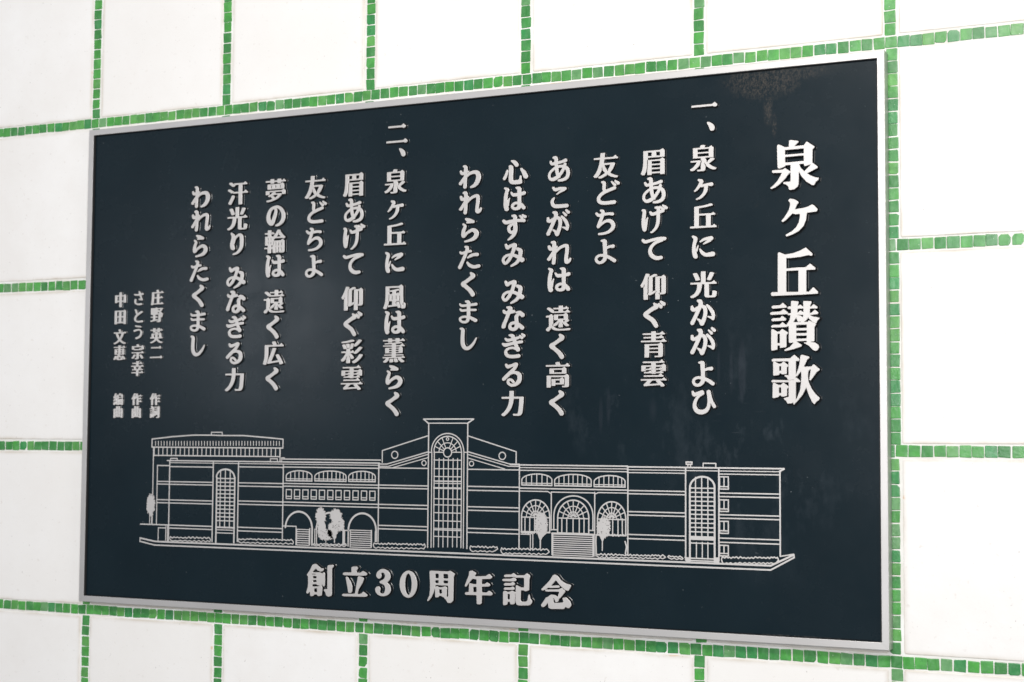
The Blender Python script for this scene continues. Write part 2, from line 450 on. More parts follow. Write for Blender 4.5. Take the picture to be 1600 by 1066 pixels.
# glyph outlines, thousandths of the em from the middle of the em square; every loop is "x y dx dy dx dy ..."
GLYPHS = {
'あ': '-357 -362 36 -28 34 -16 20 -5 23 -3 45 1 55 12 51 18 45 24 60 41 23 -2 14 4 8 8 5 9 1 29 49 53 53 69 48 75 31 59 6 4 8 -5 12 -12 18 -29 16 -44 7 -41 0 -34 -5 -38 -12 -36 -17 -31 -16 -19 -25 -18 -37 -18 -48 -18 -46 -13 -93 -10 -23 -5 -9 -7 -7 -10 -2 -11 2 -11 5 -9 7 -7 18 -8 102 -6 51 2 66 14 65 22 45 25 29 24 17 20 16 26 19 39 10 31 11 59 1 29 -3 43 -6 35 -14 46 -14 30 -16 25 -21 26 -23 20 -52 33 -1 8 14 47 -3 16 -7 14 -14 13 -17 7 -17 1 -17 -5 -10 -8 -7 -8 -17 -48 -5 -5 -51 7 -49 2 -53 -3 -60 -9 -6 4 -2 17 -1 24 2 5 4 2 230 44 88 18 16 6 19 17 5 10 2 14 -4 24 -6 11 -10 11 -22 13 -15 2 -14 0 -99 -40 -40 -13 -65 -14 -85 -10 -4 2 -1 5 1 70 -4 35 -11 31 -21 28 -31 19 -34 5 -20 -2 -52 -11 -16 -9 -7 -10 -3 -14 2 -13 7 -11 15 -12 42 -15 5 -4 4 -41 2 -59 -2 -9 -8 -4 -40 -6 -26 -3 -15 1 -8 6 -20 33 -14 17 -12 8 -11 3 -17 -2 -12 -8 -7 -13 0 -16 21 -69 12 -18 20 -19 20 -10 29 -7 25 0 60 7 9 -2 2 -10 4 -57 -3 -5 -51 -29 -41 -27 -62 -49 -49 -48 -21 -29 -13 -23 -10 -27 -9 -37 -4 -42 1 -30 7 -33 9 -24 14 -23;15 -162 -4 3 -5 11 -15 62 -15 108 -1 11 2 5 43 10 51 4 43 -3 40 -10 2 -7 -5 -13 -40 -67 -50 -66 -32 -37;-139 -7 3 -7 10 -65 12 -54 13 -41 22 -55 0 -5 -9 -8 -48 -26 -74 -33 -43 -10 -14 1 -14 5 -15 9 -14 14 -8 14 -5 16 -2 22 1 30 6 29 8 21 24 36 39 38 68 49 31 18',
'げ': '322 473 -5 -16 2 -11 6 -9 107 -103 20 -9 20 -1 20 6 14 13 7 17 1 21 -8 18 -14 14 -136 70 -11 1 -9 -1;-102 -471 31 -4 14 1 17 5 20 10 53 37 43 35 40 39 21 27 28 49 22 52 18 58 13 61 5 34 5 64 0 158 3 31 8 5 126 36 17 11 10 17 4 26 9 16 4 13 -2 16 -8 16 -15 14 -132 86 -14 3 -15 -6 -7 -11 0 -16 4 -9 69 -76 2 -5 -5 -4 -37 -13 -9 0 -3 7 -5 51 -10 30 -6 11 -21 19 -25 13 -29 5 -22 -2 -63 -13 -14 -12 -4 -16 4 -16 11 -12 20 -9 37 -9 6 -4 3 -19 -1 -45 -1 -14 -4 -6 -105 -30 -54 -10 -11 3 -28 34 -12 10 -11 5 -15 2 -14 -4 -11 -8 -7 -12 -2 -11 1 -10 26 -63 19 -23 25 -15 32 -8 31 0 57 10 71 19 5 0 3 -8 -1 -133 -4 -67 -17 -101 -21 -73 -17 -39 -12 -24 -46 -61 -63 -67 -9 -5 -25 -6 -11 -8 -4 -8 1 -10 5 -8;-336 -410 23 4 20 10 12 14 9 21 24 144 28 207 17 69 -8 11 -8 4 -9 -2 -6 -4 -23 -28 -16 -39 -29 -111 -2 -5 -3 2 -3 49 1 83 22 205 1 35 -2 30 -11 32 -12 17 -11 10 -13 8 -13 4 -48 5 -14 -3 -12 -7 -8 -10 -4 -13 2 -14 6 -11 13 -13 15 -10 3 -8 -39 -245 -7 -112 1 -83 6 -52 9 -56 13 -52 10 -30 12 -23 17 -18 17 -10',
'て': '303 -392 11 8 9 11 5 13 2 13 -2 13 -6 14 -9 11 -13 10 -14 6 -17 2 -102 -9 -39 3 -34 10 -40 18 -34 20 -27 21 -35 37 -21 35 -6 22 -3 24 -1 24 3 24 6 24 9 21 13 23 22 31 46 48 52 41 30 15 51 21 177 56 15 11 14 25 50 -2 14 4 14 8 13 16 6 21 -4 22 -13 19 -18 13 -20 5 -124 8 -85 -2 -65 -8 -68 -12 -170 -32 -134 -30 -62 -9 -20 4 -34 30 -26 14 -14 2 -12 -1 -20 -10 -10 -13 -5 -16 2 -16 9 -17 36 -39 20 -17 17 -10 17 -6 31 -5 37 1 34 6 134 35 62 14 134 22 48 6 15 -1 -97 -37 -31 -16 -29 -17 -56 -45 -38 -38 -23 -28 -27 -39 -14 -26 -21 -55 -6 -32 -3 -43 2 -32 6 -35 9 -30 13 -27 22 -36 23 -28 31 -30 23 -18 28 -18 43 -20 31 -12 42 -12 31 -5 29 -2 53 5 94 20',
'ど': '340 449 -7 -15 1 -11 5 -9 96 -105 20 -11 21 -2 20 5 17 12 9 19 0 19 -7 19 -13 14 -125 72 -9 2 -12 0 -8 -3;-148 449 -12 -5 -9 -9 -4 -12 0 -11 4 -11 9 -10 18 -11 24 -9 5 -6 0 -22 -10 -100 0 -49 9 -47 17 -52 -73 -45 -50 -39 -56 -56 -32 -45 -19 -46 -6 -46 5 -44 7 -22 11 -22 12 -17 17 -19 19 -16 23 -15 25 -13 36 -14 58 -15 79 -6 146 2 224 10 23 6 14 10 11 13 6 16 0 19 -5 16 -12 17 -14 12 -18 7 -23 2 -218 -17 -76 -1 -58 3 -62 7 -46 12 -41 18 -12 8 -9 11 -7 20 -1 21 5 22 12 21 22 29 23 23 33 28 38 26 50 27 58 23 167 59 169 54 11 6 9 9 6 10 3 14 -3 22 -13 20 -23 14 -12 3 -11 0 -157 -49 -158 -54 -11 -1 -7 16 -5 41 13 149 -2 30 -8 30 -18 27 -18 13 -12 6 -29 6;208 423 -7 -13 4 -17 102 -133 18 -12 17 -4 20 3 15 9 11 14 4 19 -4 16 -11 17 -134 102 -18 6 -8 -2',
'ち': '-262 -444 21 -4 111 2 49 3 96 15 76 19 31 10 42 19 70 40 46 36 20 20 17 21 14 24 10 24 11 48 1 51 -10 46 -17 36 -32 45 -38 35 -23 17 -24 12 -35 13 -49 7 -38 -1 -52 -9 -50 -16 -38 -17 -46 -29 -65 -47 -7 -1 4 16 52 116 42 115 14 4 96 13 76 6 47 -5 87 -19 23 1 15 6 10 8 8 13 4 13 0 14 -5 14 -9 13 -11 9 -12 6 -15 3 -122 9 -61 -3 -117 -12 -4 6 2 24 -3 30 -11 25 -16 19 -15 10 -20 8 -70 7 -12 -1 -12 -7 -8 -11 -3 -13 4 -14 7 -10 18 -13 25 -13 4 -5 -8 -46 -6 -14 -53 -6 -20 0 -15 3 -15 8 -47 40 -20 9 -12 1 -12 -2 -9 -5 -8 -8 -7 -19 4 -19 44 -54 24 -22 26 -16 23 -7 30 -3 29 0 5 0 2 -3 -4 -19 -20 -51 -70 -153 -26 -76 -7 -28 0 -22 6 -20 13 -14 11 -7 15 -5 15 1 11 4 12 8 35 34 137 96 56 30 23 8 35 8 32 1 29 -2 29 -7 22 -9 23 -18 22 -24 15 -24 7 -25 2 -24 -2 -22 -7 -24 -9 -18 -15 -21 -25 -25 -55 -44 -33 -20 -37 -16 -44 -14 -47 -12 -64 -12 -126 -8 -17 -3 -16 -11 -5 -19 6 -19',
'よ': '-89 392 -83 -26 -8 -7 -5 -13 2 -11 9 -9 63 -29 6 -4 2 -6 3 -104 14 -183 6 -114 -1 -13 -6 -3 -55 6 -33 1 -28 -2 -33 -5 -30 -8 -33 -12 -22 -12 -24 -17 -19 -18 -15 -21 -14 -28 -8 -26 -3 -26 1 -24 5 -21 14 -29 19 -29 22 -23 24 -19 25 -13 30 -9 31 -4 35 0 39 6 38 12 39 16 38 23 27 21 23 23 15 23 14 34 9 39 6 2 52 -24 60 -33 141 -97 14 -5 14 -2 13 1 14 5 11 6 11 11 7 12 3 13 1 13 -3 13 -7 13 -9 11 -101 66 -49 30 -90 44 -77 30 -5 5 -1 8 -5 130 -2 60 2 8 80 30 30 7 39 1 84 -9 25 4 19 12 14 21 4 23 -7 23 -11 14 -14 10 -16 6 -19 1 -123 -23 -41 -13 -58 -25 -8 0 -3 9 -1 52 4 94 -4 26 -9 28 -23 30 -29 18 -14 4 -22 3;-83 -226 0 -16 -6 -29 -7 -16 -10 -17 -17 -22 -22 -22 -23 -18 -18 -10 -17 -5 -19 0 -19 3 -20 6 -16 10 -14 12 -14 17 -10 15 -3 14 1 13 5 18 9 15 21 22 35 19 36 10 36 1 63 -10 25 -7',
'こ': '304 294 -5 12 -10 11 -11 9 -15 6 -141 12 -51 1 -51 -3 -120 -26 -24 -1 -9 5 -45 44 -13 6 -12 3 -15 -2 -15 -7 -10 -13 -3 -13 5 -20 27 -48 12 -18 14 -15 16 -11 33 -13 33 -3 30 4 96 27 30 6 39 1 14 -1 4 -3 -92 -56 -90 -74 -4 -8 1 -11 8 -8 10 -3 12 3 75 41 45 21 171 61 10 8 10 13 21 10 13 12 8 19;383 -345 -1 25 -12 22 -21 18 -24 8 -218 -4 -162 1 -57 5 -34 12 -18 14 -16 20 -8 20 -4 25 -1 33 4 25 40 80 -1 8 -4 9 -14 10 -12 1 -9 -2 -63 -45 -24 -25 -17 -35 -8 -38 -1 -42 6 -39 15 -38 23 -36 29 -29 30 -21 39 -18 54 -12 57 -4 171 0 204 6 20 4 17 10 13 15',
'か': '-124 492 -28 1 -52 -6 -17 -9 -8 -14 -1 -15 5 -14 13 -12 34 -29 14 -32 1 -18 -4 -21 -14 -41 -7 -11 -113 -59 -19 -7 -14 -2 -9 1 -5 4 -24 59 -8 11 -9 7 -17 5 -19 -2 -14 -9 -9 -15 -8 -63 0 -29 5 -18 8 -16 20 -24 28 -16 16 -6 23 -3 33 2 55 15 5 -3 -25 -57 -63 -129 -111 -201 -3 -24 7 -24 16 -19 21 -11 23 -4 22 3 19 11 14 15 92 180 173 355 5 7 6 3 14 2 11 -3 14 -9 12 -13 15 -29 9 -45 3 -55 -6 -63 -12 -68 -21 -64 -26 -49 -16 -25 -6 -3 -54 30 -70 31 -11 0 -8 -4 -5 -9 0 -10 7 -11 45 -46 15 -21 24 -58 8 -32 11 -19 11 -12 13 -10 17 -7 16 -3 19 1 20 5 16 10 15 16 43 98 25 64 32 117 17 88 3 50 -1 47 -5 45 -6 29 -7 21 -13 26 -15 22 -21 21 -22 17 -19 11 -55 20 -1 5 6 39 0 24 -4 24 -10 26 -17 27 -18 16 -19 12;115 314 -10 -7 -6 -11 -3 -13 3 -13 80 -97 39 -55 30 -47 19 -36 17 -42 14 -45 6 -37 0 -10 -4 -4 -55 14 -84 8 -8 -3 -5 -6 -1 -7 1 -6 10 -8 134 -74 5 -5 11 -16 11 -9 19 -6 22 3 14 9 8 13 20 68 6 36 -1 37 -7 42 -11 42 -16 42 -19 37 -26 37 -38 46 -44 46 -31 27 -65 49 -16 5',
'が': '279 524 -6 -7 -3 -11 0 -10 4 -11 79 -93 19 -10 19 -2 19 4 17 12 10 16 2 21 -5 18 -13 16 -103 66 -11 2 -11 -1;-124 492 -28 1 -52 -6 -16 -9 -9 -15 -1 -13 5 -13 10 -12 38 -32 14 -32 0 -16 -3 -20 -15 -45 -7 -9 -113 -59 -19 -7 -14 -2 -9 1 -6 6 -24 58 -8 11 -8 6 -17 5 -18 -2 -15 -9 -9 -14 -8 -62 1 -32 3 -16 8 -16 7 -11 13 -13 29 -17 36 -9 38 2 53 15 4 -1 1 -3 -34 -75 -55 -111 -110 -199 -3 -24 7 -23 15 -20 22 -12 23 -4 22 3 19 11 14 16 91 178 175 357 5 6 5 3 14 2 11 -3 14 -9 11 -12 16 -29 9 -45 3 -55 -5 -63 -14 -70 -19 -62 -26 -49 -17 -26 -6 -3 -55 30 -69 31 -11 0 -8 -4 -6 -10 1 -11 8 -10 43 -43 16 -22 22 -53 11 -39 10 -19 11 -11 13 -10 17 -7 16 -3 19 1 20 5 16 10 14 14 7 13 35 83 26 67 34 119 16 89 3 47 -1 47 -4 44 -7 29 -7 24 -12 24 -13 19 -22 24 -21 16 -22 13 -55 20 5 67 -4 26 -10 27 -18 26 -19 17 -20 11;170 451 -6 -12 3 -13 85 -122 16 -11 19 -3 19 4 14 9 10 13 4 18 -4 19 -10 14 -126 86 -13 3;115 314 -11 -9 -6 -10 -2 -13 4 -13 78 -94 40 -56 30 -48 18 -35 18 -42 13 -45 7 -37 0 -10 -4 -5 -55 14 -84 8 -6 -2 -6 -5 -2 -5 1 -8 10 -10 134 -74 5 -5 11 -17 11 -8 19 -6 22 3 14 9 9 15 20 67 5 36 -1 37 -7 42 -10 39 -16 43 -19 37 -27 38 -39 47 -44 46 -32 27 -63 48 -19 5',
'れ': '454 -347 21 32 25 70 1 16 -8 14 -16 10 -12 1 -9 -2 -13 -9 -49 -56 -9 -4 -9 -1 -3 4 -2 11 -4 52 1 41 28 163 9 109 2 51 -2 36 -6 28 -14 28 -10 14 -28 22 -39 13 -24 3 -23 -2 -51 -10 -69 -24 -71 -33 -72 -45 -63 -51 -6 -2 -7 25 41 28 8 13 1 17 -7 16 -12 11 -15 6 -24 1 -3 3 -5 87 -8 30 -16 29 -11 12 -21 14 -15 6 -21 3 -33 -4 -42 -14 -12 -7 -9 -11 -4 -10 1 -14 4 -11 14 -15 36 -14 4 -7 1 -88 -1 -25 -2 -5 -7 -3 -27 -4 -15 -2 -9 2 -40 60 -14 10 -16 5 -21 -2 -17 -9 -11 -16 -2 -19 21 -78 12 -22 16 -17 18 -13 30 -10 30 -2 48 7 4 -8 0 -22 -166 -229 -29 -31 -5 -11 0 -14 4 -14 9 -11 18 -15 22 -7 22 1 24 10 15 13 14 17 66 105 9 9 4 -16 -2 -54 -21 -162 2 -22 6 -14 9 -11 10 -9 15 -7 15 -3 15 0 15 4 11 6 16 16 7 21 21 167 5 170 4 11 101 93 47 34 46 28 45 23 41 15 42 9 36 2 9 -3 4 -11 3 -35 0 -52 -5 -79 -26 -158 -8 -90 -1 -55 2 -24 6 -23 16 -28 17 -16 27 -14 33 -5 30 4 26 10 31 20',
'は': '424 -359 19 14 11 19 3 24 -7 22 -51 68 -27 31 -38 33 -43 30 -5 5 -3 243 2 9 4 2 130 27 20 8 15 13 11 19 3 19 -4 19 -10 17 -16 14 -20 9 -21 3 -23 -5 -72 -34 -13 -2 -3 5 0 19 7 68 -2 36 -11 33 -20 27 -12 10 -21 12 -36 9 -36 -1 -72 -10 -9 -5 -5 -8 -1 -11 3 -8 16 -15 49 -32 8 -11 2 -118 -2 -8 -12 -3 -158 -3 -15 11 -45 45 -9 5 -9 3 -12 -2 -9 -5 -7 -10 -2 -11 24 -61 14 -28 22 -27 24 -17 27 -9 42 -6 42 1 78 7 9 -3 2 -16 2 -183 -7 -5 -59 2 -48 -7 -50 -19 -43 -27 -18 -16 -14 -17 -12 -19 -7 -19 -4 -16 -1 -19 3 -20 7 -19 23 -39 30 -28 42 -22 51 -13 39 -3 42 1 42 7 40 12 22 11 24 19 15 19 13 33 4 3 9 -9 44 -59 16 -14 15 -7 18 -4 18 1;-290 -389 24 3 24 10 18 17 11 21 3 17 -2 16 -23 70 15 15 5 11 26 166 28 112 -4 8 -7 5 -9 -1 -9 -6 -44 -64 -14 -29 -14 -37 -3 -4 -2 3 -3 38 2 69 7 82 9 65 15 82 5 14 19 27 9 18 4 19 -1 19 -6 20 -8 14 -16 16 -14 10 -37 16 -79 18 -15 -4 -9 -7 -5 -12 0 -11 8 -15 45 -47 4 -11 -42 -142 -17 -87 -7 -73 -7 -126 -2 -61 2 -46 12 -69 32 -106 13 -17 16 -13 22 -9;152 -176 2 -8 -3 -30 -7 -27 -19 -17 -35 -18 -27 -5 -33 7 -27 14 -18 22 -2 8 2 6 15 18 32 25 30 16 18 4 18 0 36 -8',
'く': '177 -435 21 10 17 16 10 18 4 22 -2 16 -4 14 -43 72 -58 71 -60 60 -39 31 -81 57 -77 59 -6 6 -3 5 5 6 83 55 123 76 110 57 27 19 17 19 9 13 11 30 1 24 -9 33 -18 26 -18 16 -33 19 -71 31 -21 3 -15 -4 -11 -7 -7 -11 -4 -14 2 -11 6 -13 28 -53 0 -5 -5 -7 -65 -58 -66 -47 -110 -65 -84 -37 -30 -18 -19 -19 -10 -16 -9 -24 0 -22 12 -37 27 -32 24 -18 90 -54 87 -69 50 -44 27 -31 31 -41 30 -41 33 -55 12 -14 18 -12 21 -7 21 -2',
'ぐ': '237 484 -6 -11 -2 -10 1 -11 4 -10 97 -105 23 -12 25 -3 22 6 20 15 11 21 3 23 -8 23 -17 19 -129 66 -12 2 -11 -1 -11 -4;109 -425 23 8 19 18 11 24 0 24 -7 18 -30 57 -64 105 -29 36 -36 34 -142 95 -57 34 -5 8 31 25 79 54 37 22 91 47 76 27 34 19 22 24 12 28 3 26 -6 37 53 -86 11 -11 17 -9 26 -2 14 4 11 6 10 9 6 11 4 13 1 13 -6 19 -11 13 -111 90 -11 3 -12 -1 -9 -5 -7 -8 -4 -8 0 -10 9 -25 0 -5 -25 22 -23 15 -82 38 -14 3 -11 -3 -9 -5 -6 -8 -2 -11 5 -21 18 -43 0 -8 -167 -102 -162 -104 -24 -20 -22 -27 -12 -31 -1 -23 5 -25 6 -15 17 -24 14 -14 40 -29 78 -47 98 -68 31 -26 20 -24 42 -68 68 -95 14 -10 17 -7 17 -3',
'ず': '324 448 -5 -17 6 -15 96 -90 18 -8 22 -1 18 5 15 13 8 17 0 19 -8 18 -16 14 -122 54 -19 0;-226 -456 15 -2 62 16 74 35 49 28 35 29 33 34 31 40 27 43 18 41 10 33 6 33 5 50 -1 119 -20 132 0 14 6 4 15 1 65 0 202 -18 16 2 12 5 12 10 8 11 5 14 1 16 -5 15 -9 14 -13 11 -15 8 -15 3 -31 2 -6 3 10 19 3 11 -1 13 -7 15 -15 13 -95 66 -16 3 -12 -3 -9 -10 -2 -14 5 -11 72 -96 2 -3 -3 -2 -165 1 -10 3 -2 5 2 51 -4 25 -15 40 -22 23 -15 11 -28 10 -28 3 -80 -11 -13 -9 -6 -14 1 -14 9 -12 19 -13 34 -15 6 -6 3 -16 -1 -45 -1 -16 -4 -6 -92 -9 -128 -18 -51 -4 -18 0 -16 4 -50 30 -28 10 -15 0 -14 -4 -12 -8 -9 -10 -4 -11 0 -14 3 -12 6 -11 37 -44 18 -18 22 -15 35 -14 34 -6 49 2 46 7 151 31 31 4 6 -2 3 -5 -3 -11 -46 -4 -24 -4 -34 -13 -37 -21 -31 -22 -21 -20 -20 -27 -11 -25 -8 -44 4 -53 12 -43 22 -37 29 -32 17 -14 21 -12 19 -8 22 -5 21 0 25 3 3 -1 1 -3 -24 -44 -27 -35 -33 -32 -97 -86 -3 -9 0 -8 5 -9;-14 70 4 -7 1 -39 -1 -70 -5 -44 -5 -6 -60 -28 -13 -4 -9 2 -12 9 -12 13 -14 26 -4 42 7 34 10 16 15 17 37 29 27 10 22 2',
'み': '-338 414 -12 -13 -5 -19 27 -90 11 -25 14 -20 13 -11 18 -12 28 -7 28 1 31 12 49 38 15 9 64 13 7 -1 1 -8 -14 -68 -16 -58 -20 -52 -22 -44 -8 -3 -49 -3 -56 -8 -43 -11 -34 -12 -43 -23 -35 -24 -32 -30 -18 -24 -15 -30 -8 -25 -5 -33 1 -28 8 -28 13 -26 22 -32 22 -22 19 -14 21 -11 37 -6 25 3 22 8 43 26 49 40 49 51 41 59 50 91 4 4 5 2 49 -13 62 -24 64 -35 17 -11 4 -9 -14 -24 -24 -33 -49 -53 -32 -24 -154 -97 -6 -11 0 -11 5 -12 13 -9 9 -2 12 1 64 18 96 37 43 19 33 21 27 22 31 29 43 45 6 -1 37 -27 15 -7 18 -4 19 0 18 3 18 8 15 11 14 18 8 22 1 22 -8 23 -10 16 -14 13 -65 35 -6 7 10 66 17 83 4 52 -4 28 -9 28 -17 23 -15 15 -20 14 -26 11 -92 23 -15 0 -16 -4 -12 -8 -11 -13 -4 -11 -1 -14 4 -14 7 -11 24 -20 50 -30 8 -9 0 -47 -11 -88 -3 -9 -9 1 -89 39 -77 25 -6 4 1 10 71 156 36 98 4 22 -3 28 -11 23 -14 17 -22 14 -25 9 -31 2 -30 -4 -56 -16 -92 -33 -24 -10 -43 -25 -9 6 -31 49 -18 20 -12 6 -14 2 -13 -1;-178 -41 -3 -11 -30 -49 -40 -57 -41 -49 -26 -26 -12 -10 -10 2 -21 29 -8 16 -2 14 1 17 5 19 18 33 35 32 45 26 25 8 28 6 27 3',
'な': '-410 -299 28 -4 25 5 21 13 14 16 31 105 26 68 72 167 69 145 10 4 156 30 18 11 14 18 2 20 -4 16 -12 17 -15 10 -13 4 -15 2 -58 -10 -10 2 11 51 -8 39 -9 17 -16 16 -15 12 -16 7 -27 8 -34 0 -83 -10 -12 -5 -7 -6 -5 -10 0 -8 7 -17 20 -15 38 -23 5 -6 -1 -11 -10 -33 -10 -27 -6 -6 -46 0 -37 5 -9 7 -31 33 -22 9 -16 0 -12 -3 -12 -9 -7 -11 -3 -13 3 -14 20 -48 18 -24 16 -12 22 -11 27 -7 44 -6 5 -5 -49 -115 -94 -200 -47 -107 -2 -25 10 -25 16 -18;-144 -348 18 -13 24 -13 25 -10 34 -9 52 -7 25 1 24 5 28 8 31 14 45 31 19 17 15 20 21 46 6 -2 9 -7 77 -76 25 -13 24 -5 24 3 21 10 16 15 9 17 3 22 -5 20 -12 19 -103 83 -101 63 -5 12 -9 66 -6 97 1 30 10 17 40 34 16 21 9 -6 50 -53 18 -11 21 -6 28 0 24 8 21 17 12 22 3 13 -1 17 -5 17 -9 14 -69 60 -35 26 -25 13 -24 8 -28 4 -21 0 -49 -10 -61 -19 -13 -9 -6 -11 0 -11 5 -11 8 -8 12 -5 59 -12 14 -6 -11 -5 -46 -9 -25 -10 -24 -17 -19 -24 -9 -25 -4 -30 1 -33 8 -72 1 -33 -2 -9 -48 -3 -37 -5 -31 -7 -31 -11 -24 -13 -18 -14 -19 -18 -18 -25 -13 -24 -9 -25 -3 -25 0 -27 4 -28 9 -25 13 -22;70 -163 2 -5 1 -28 -4 -36 -14 -23 -25 -24 -21 -12 -19 -2 -37 8 -23 13 -10 22 -1 25 10 25 19 21 23 12 34 7 40 2 18 -2',
'ぎ': '337 500 -9 -13 1 -17 61 -90 17 -11 20 -5 21 2 19 10 13 16 4 19 -4 20 -11 15 -13 10 -85 48 -18 3;256 -354 14 10 10 14 5 14 1 16 -4 17 -8 14 -12 11 -14 8 -19 6 -18 0 -125 -17 -64 -4 -92 1 -65 8 -25 7 -21 10 -19 13 -17 15 -12 17 -8 17 -4 19 1 17 6 16 16 19 23 19 25 15 31 12 36 10 65 8 24 -1 25 -6 106 -44 23 -31 15 -11 16 -7 15 -3 18 0 19 4 15 7 17 14 11 19 4 19 -2 22 -8 17 -71 108 -20 42 -10 31 10 4 31 4 137 7 18 3 18 10 12 16 3 20 -5 16 -7 11 -12 10 -12 6 -16 2 -198 -21 -9 0 -5 6 -13 36 -1 12 12 5 109 28 16 7 11 14 5 16 -3 17 -12 17 -19 10 -22 2 -125 -30 -6 5 -18 39 -17 26 -24 23 -28 16 -31 9 -27 1 -86 -12 -9 -5 -8 -11 -1 -11 4 -11 14 -11 53 -27 18 -13 23 -32 5 -11 0 -6 -12 -4 -71 -12 -43 -4 -31 -1 -21 5 -53 30 -18 3 -16 -5 -9 -10 -4 -14 4 -14 41 -56 18 -16 25 -12 31 -6 46 0 49 8 101 23 7 -3 4 -9 11 -28 -1 -8 -54 -12 -107 -18 -139 -19 -40 0 -55 18 -22 2 -14 -6 -10 -11 -4 -13 3 -14 35 -46 25 -22 34 -16 37 -6 31 1 52 9 123 33 137 32 7 -7 35 -97 -1 -3 -6 0 -46 13 -40 6 -74 -1 -49 -7 -46 -12 -37 -14 -27 -15 -30 -20 -25 -25 -18 -24 -13 -28 -8 -33 0 -30 6 -34 12 -30 28 -40 22 -21 23 -18 47 -26 53 -16 80 -8 129 -1 171 14 15 3;250 443 -7 -9 1 -14 68 -108 15 -11 18 -4 19 2 14 7 12 14 4 16 -2 17 -9 14 -109 77 -12 3',
'る': '136 453 -22 3 -33 -4 -129 -47 -89 -24 -39 -8 -13 -1 -9 3 -43 35 -22 10 -15 0 -16 -5 -10 -9 -8 -14 -1 -11 2 -11 34 -67 12 -14 19 -14 15 -7 22 -7 33 -1 28 5 28 9 82 33 64 19 8 0 2 -3 -4 -11 -21 -30 -33 -35 -128 -103 -141 -119 -61 -55 -58 -57 -12 -19 -3 -19 6 -22 14 -17 17 -11 18 -5 22 1 18 7 86 68 150 137 91 27 28 5 24 0 31 -7 28 -10 30 -15 25 -17 12 -15 9 -21 6 -41 -1 -42 -10 -43 -14 -36 -24 -35 -31 -33 -37 -28 -33 -16 -31 -8 -28 -3 -27 0 -28 4 -21 8 -25 16 -20 19 -13 16 -2 22 9 25 10 7 25 0 24 -5 17 -8 58 -59 15 -10 12 -4 12 -1 12 3 13 7 8 10 4 11 0 14 -4 11 -57 61 -32 25 -21 10 -31 9 -31 4 -27 0 -22 -3 -21 -7 -18 -11 -16 -16 -16 -30 -9 -39 1 -33 13 -33 28 -36 37 -32 40 -24 46 -16 27 -4 40 -3 61 4 31 6 37 10 61 26 38 23 25 18 41 39 18 24 13 25 18 52 6 30 3 41 -1 41 -4 39 -7 27 -9 26 -14 24 -17 22 -22 20 -24 15 -52 20 -64 12 -84 5 4 9 52 54 34 46 31 49 20 47 5 33 -10 30 -18 20',
'わ': '-265 392 -16 -11 -5 -18 3 -11 7 -9 34 -24 5 -7 2 -57 -7 -94 -9 -4 -31 -8 -16 -2 -7 1 -38 54 -13 9 -16 4 -16 -2 -13 -7 -10 -13 -2 -14 20 -75 12 -21 18 -18 24 -13 23 -5 25 0 38 10 6 -1 3 -11 -1 -54 -4 -8 -31 -38 -156 -185 -6 -11 -3 -14 2 -15 5 -13 14 -16 22 -12 25 -4 22 6 17 13 72 98 9 9 3 -1 1 -18 -9 -184 2 -17 15 -24 12 -10 13 -6 29 -5 26 7 19 16 8 22 8 295 3 45 3 8 35 35 41 34 40 24 38 17 47 15 41 7 38 1 38 -5 32 -10 19 -10 11 -14 8 -29 4 -43 -2 -37 -9 -44 -17 -56 -16 -35 -19 -33 -26 -35 -25 -30 -39 -32 -88 -49 -8 -9 -3 -14 3 -11 9 -12 12 -7 13 -2 98 12 50 14 26 11 37 23 38 28 26 23 25 27 25 32 32 60 27 77 9 48 2 33 -2 34 -8 46 -10 32 -13 28 -16 25 -22 25 -26 20 -25 14 -35 13 -28 6 -67 5 -38 -2 -44 -6 -79 -22 -74 -35 -30 -18 -41 -31 -6 0 -1 32 3 13 59 20 10 10 3 14 -5 17 -13 11 -16 4 -25 -2 -7 3 2 88 -2 29 -9 31 -20 30 -19 16 -14 7 -19 6 -16 1',
'ら': '202 292 0 14 -4 13 -9 13 -11 9 -110 53 -58 23 -63 17 -95 8 -19 -4 -9 -7 -5 -8 -1 -14 7 -14 53 -54 42 -34 -7 -4 -28 -5 -12 -11 -2 -8 2 -12 8 -8 11 -6 265 -2 13 4 18 12 9 11;-268 250 -9 -6 -6 -10 -2 -12 2 -8 16 -21 33 -27 4 -12 -9 -25 -49 -93 -20 -47 -13 -53 -7 -59 0 -40 7 -40 12 -29 18 -20 21 -13 20 -5 26 0 22 7 27 19 76 78 35 27 49 28 49 23 34 15 38 11 16 2 16 -2 16 -7 15 -11 16 -16 11 -15 7 -17 5 -20 -4 -28 -19 -39 -30 -38 -31 -28 -57 -30 -98 -39 -47 -14 -114 -27 -9 -7 -5 -11 1 -12 6 -11 14 -9 16 -2 130 13 123 19 53 10 38 11 44 17 29 17 46 37 35 39 28 43 13 35 6 48 -6 45 -14 40 -26 41 -20 21 -25 19 -28 16 -35 14 -35 9 -28 3 -32 0 -25 -3 -31 -9 -29 -11 -60 -32 -104 -65 -72 -54 -3 1 -1 12 11 58 48 145 6 30 0 29 -5 20 -6 11 -11 15 -17 14 -66 35 -16 3',
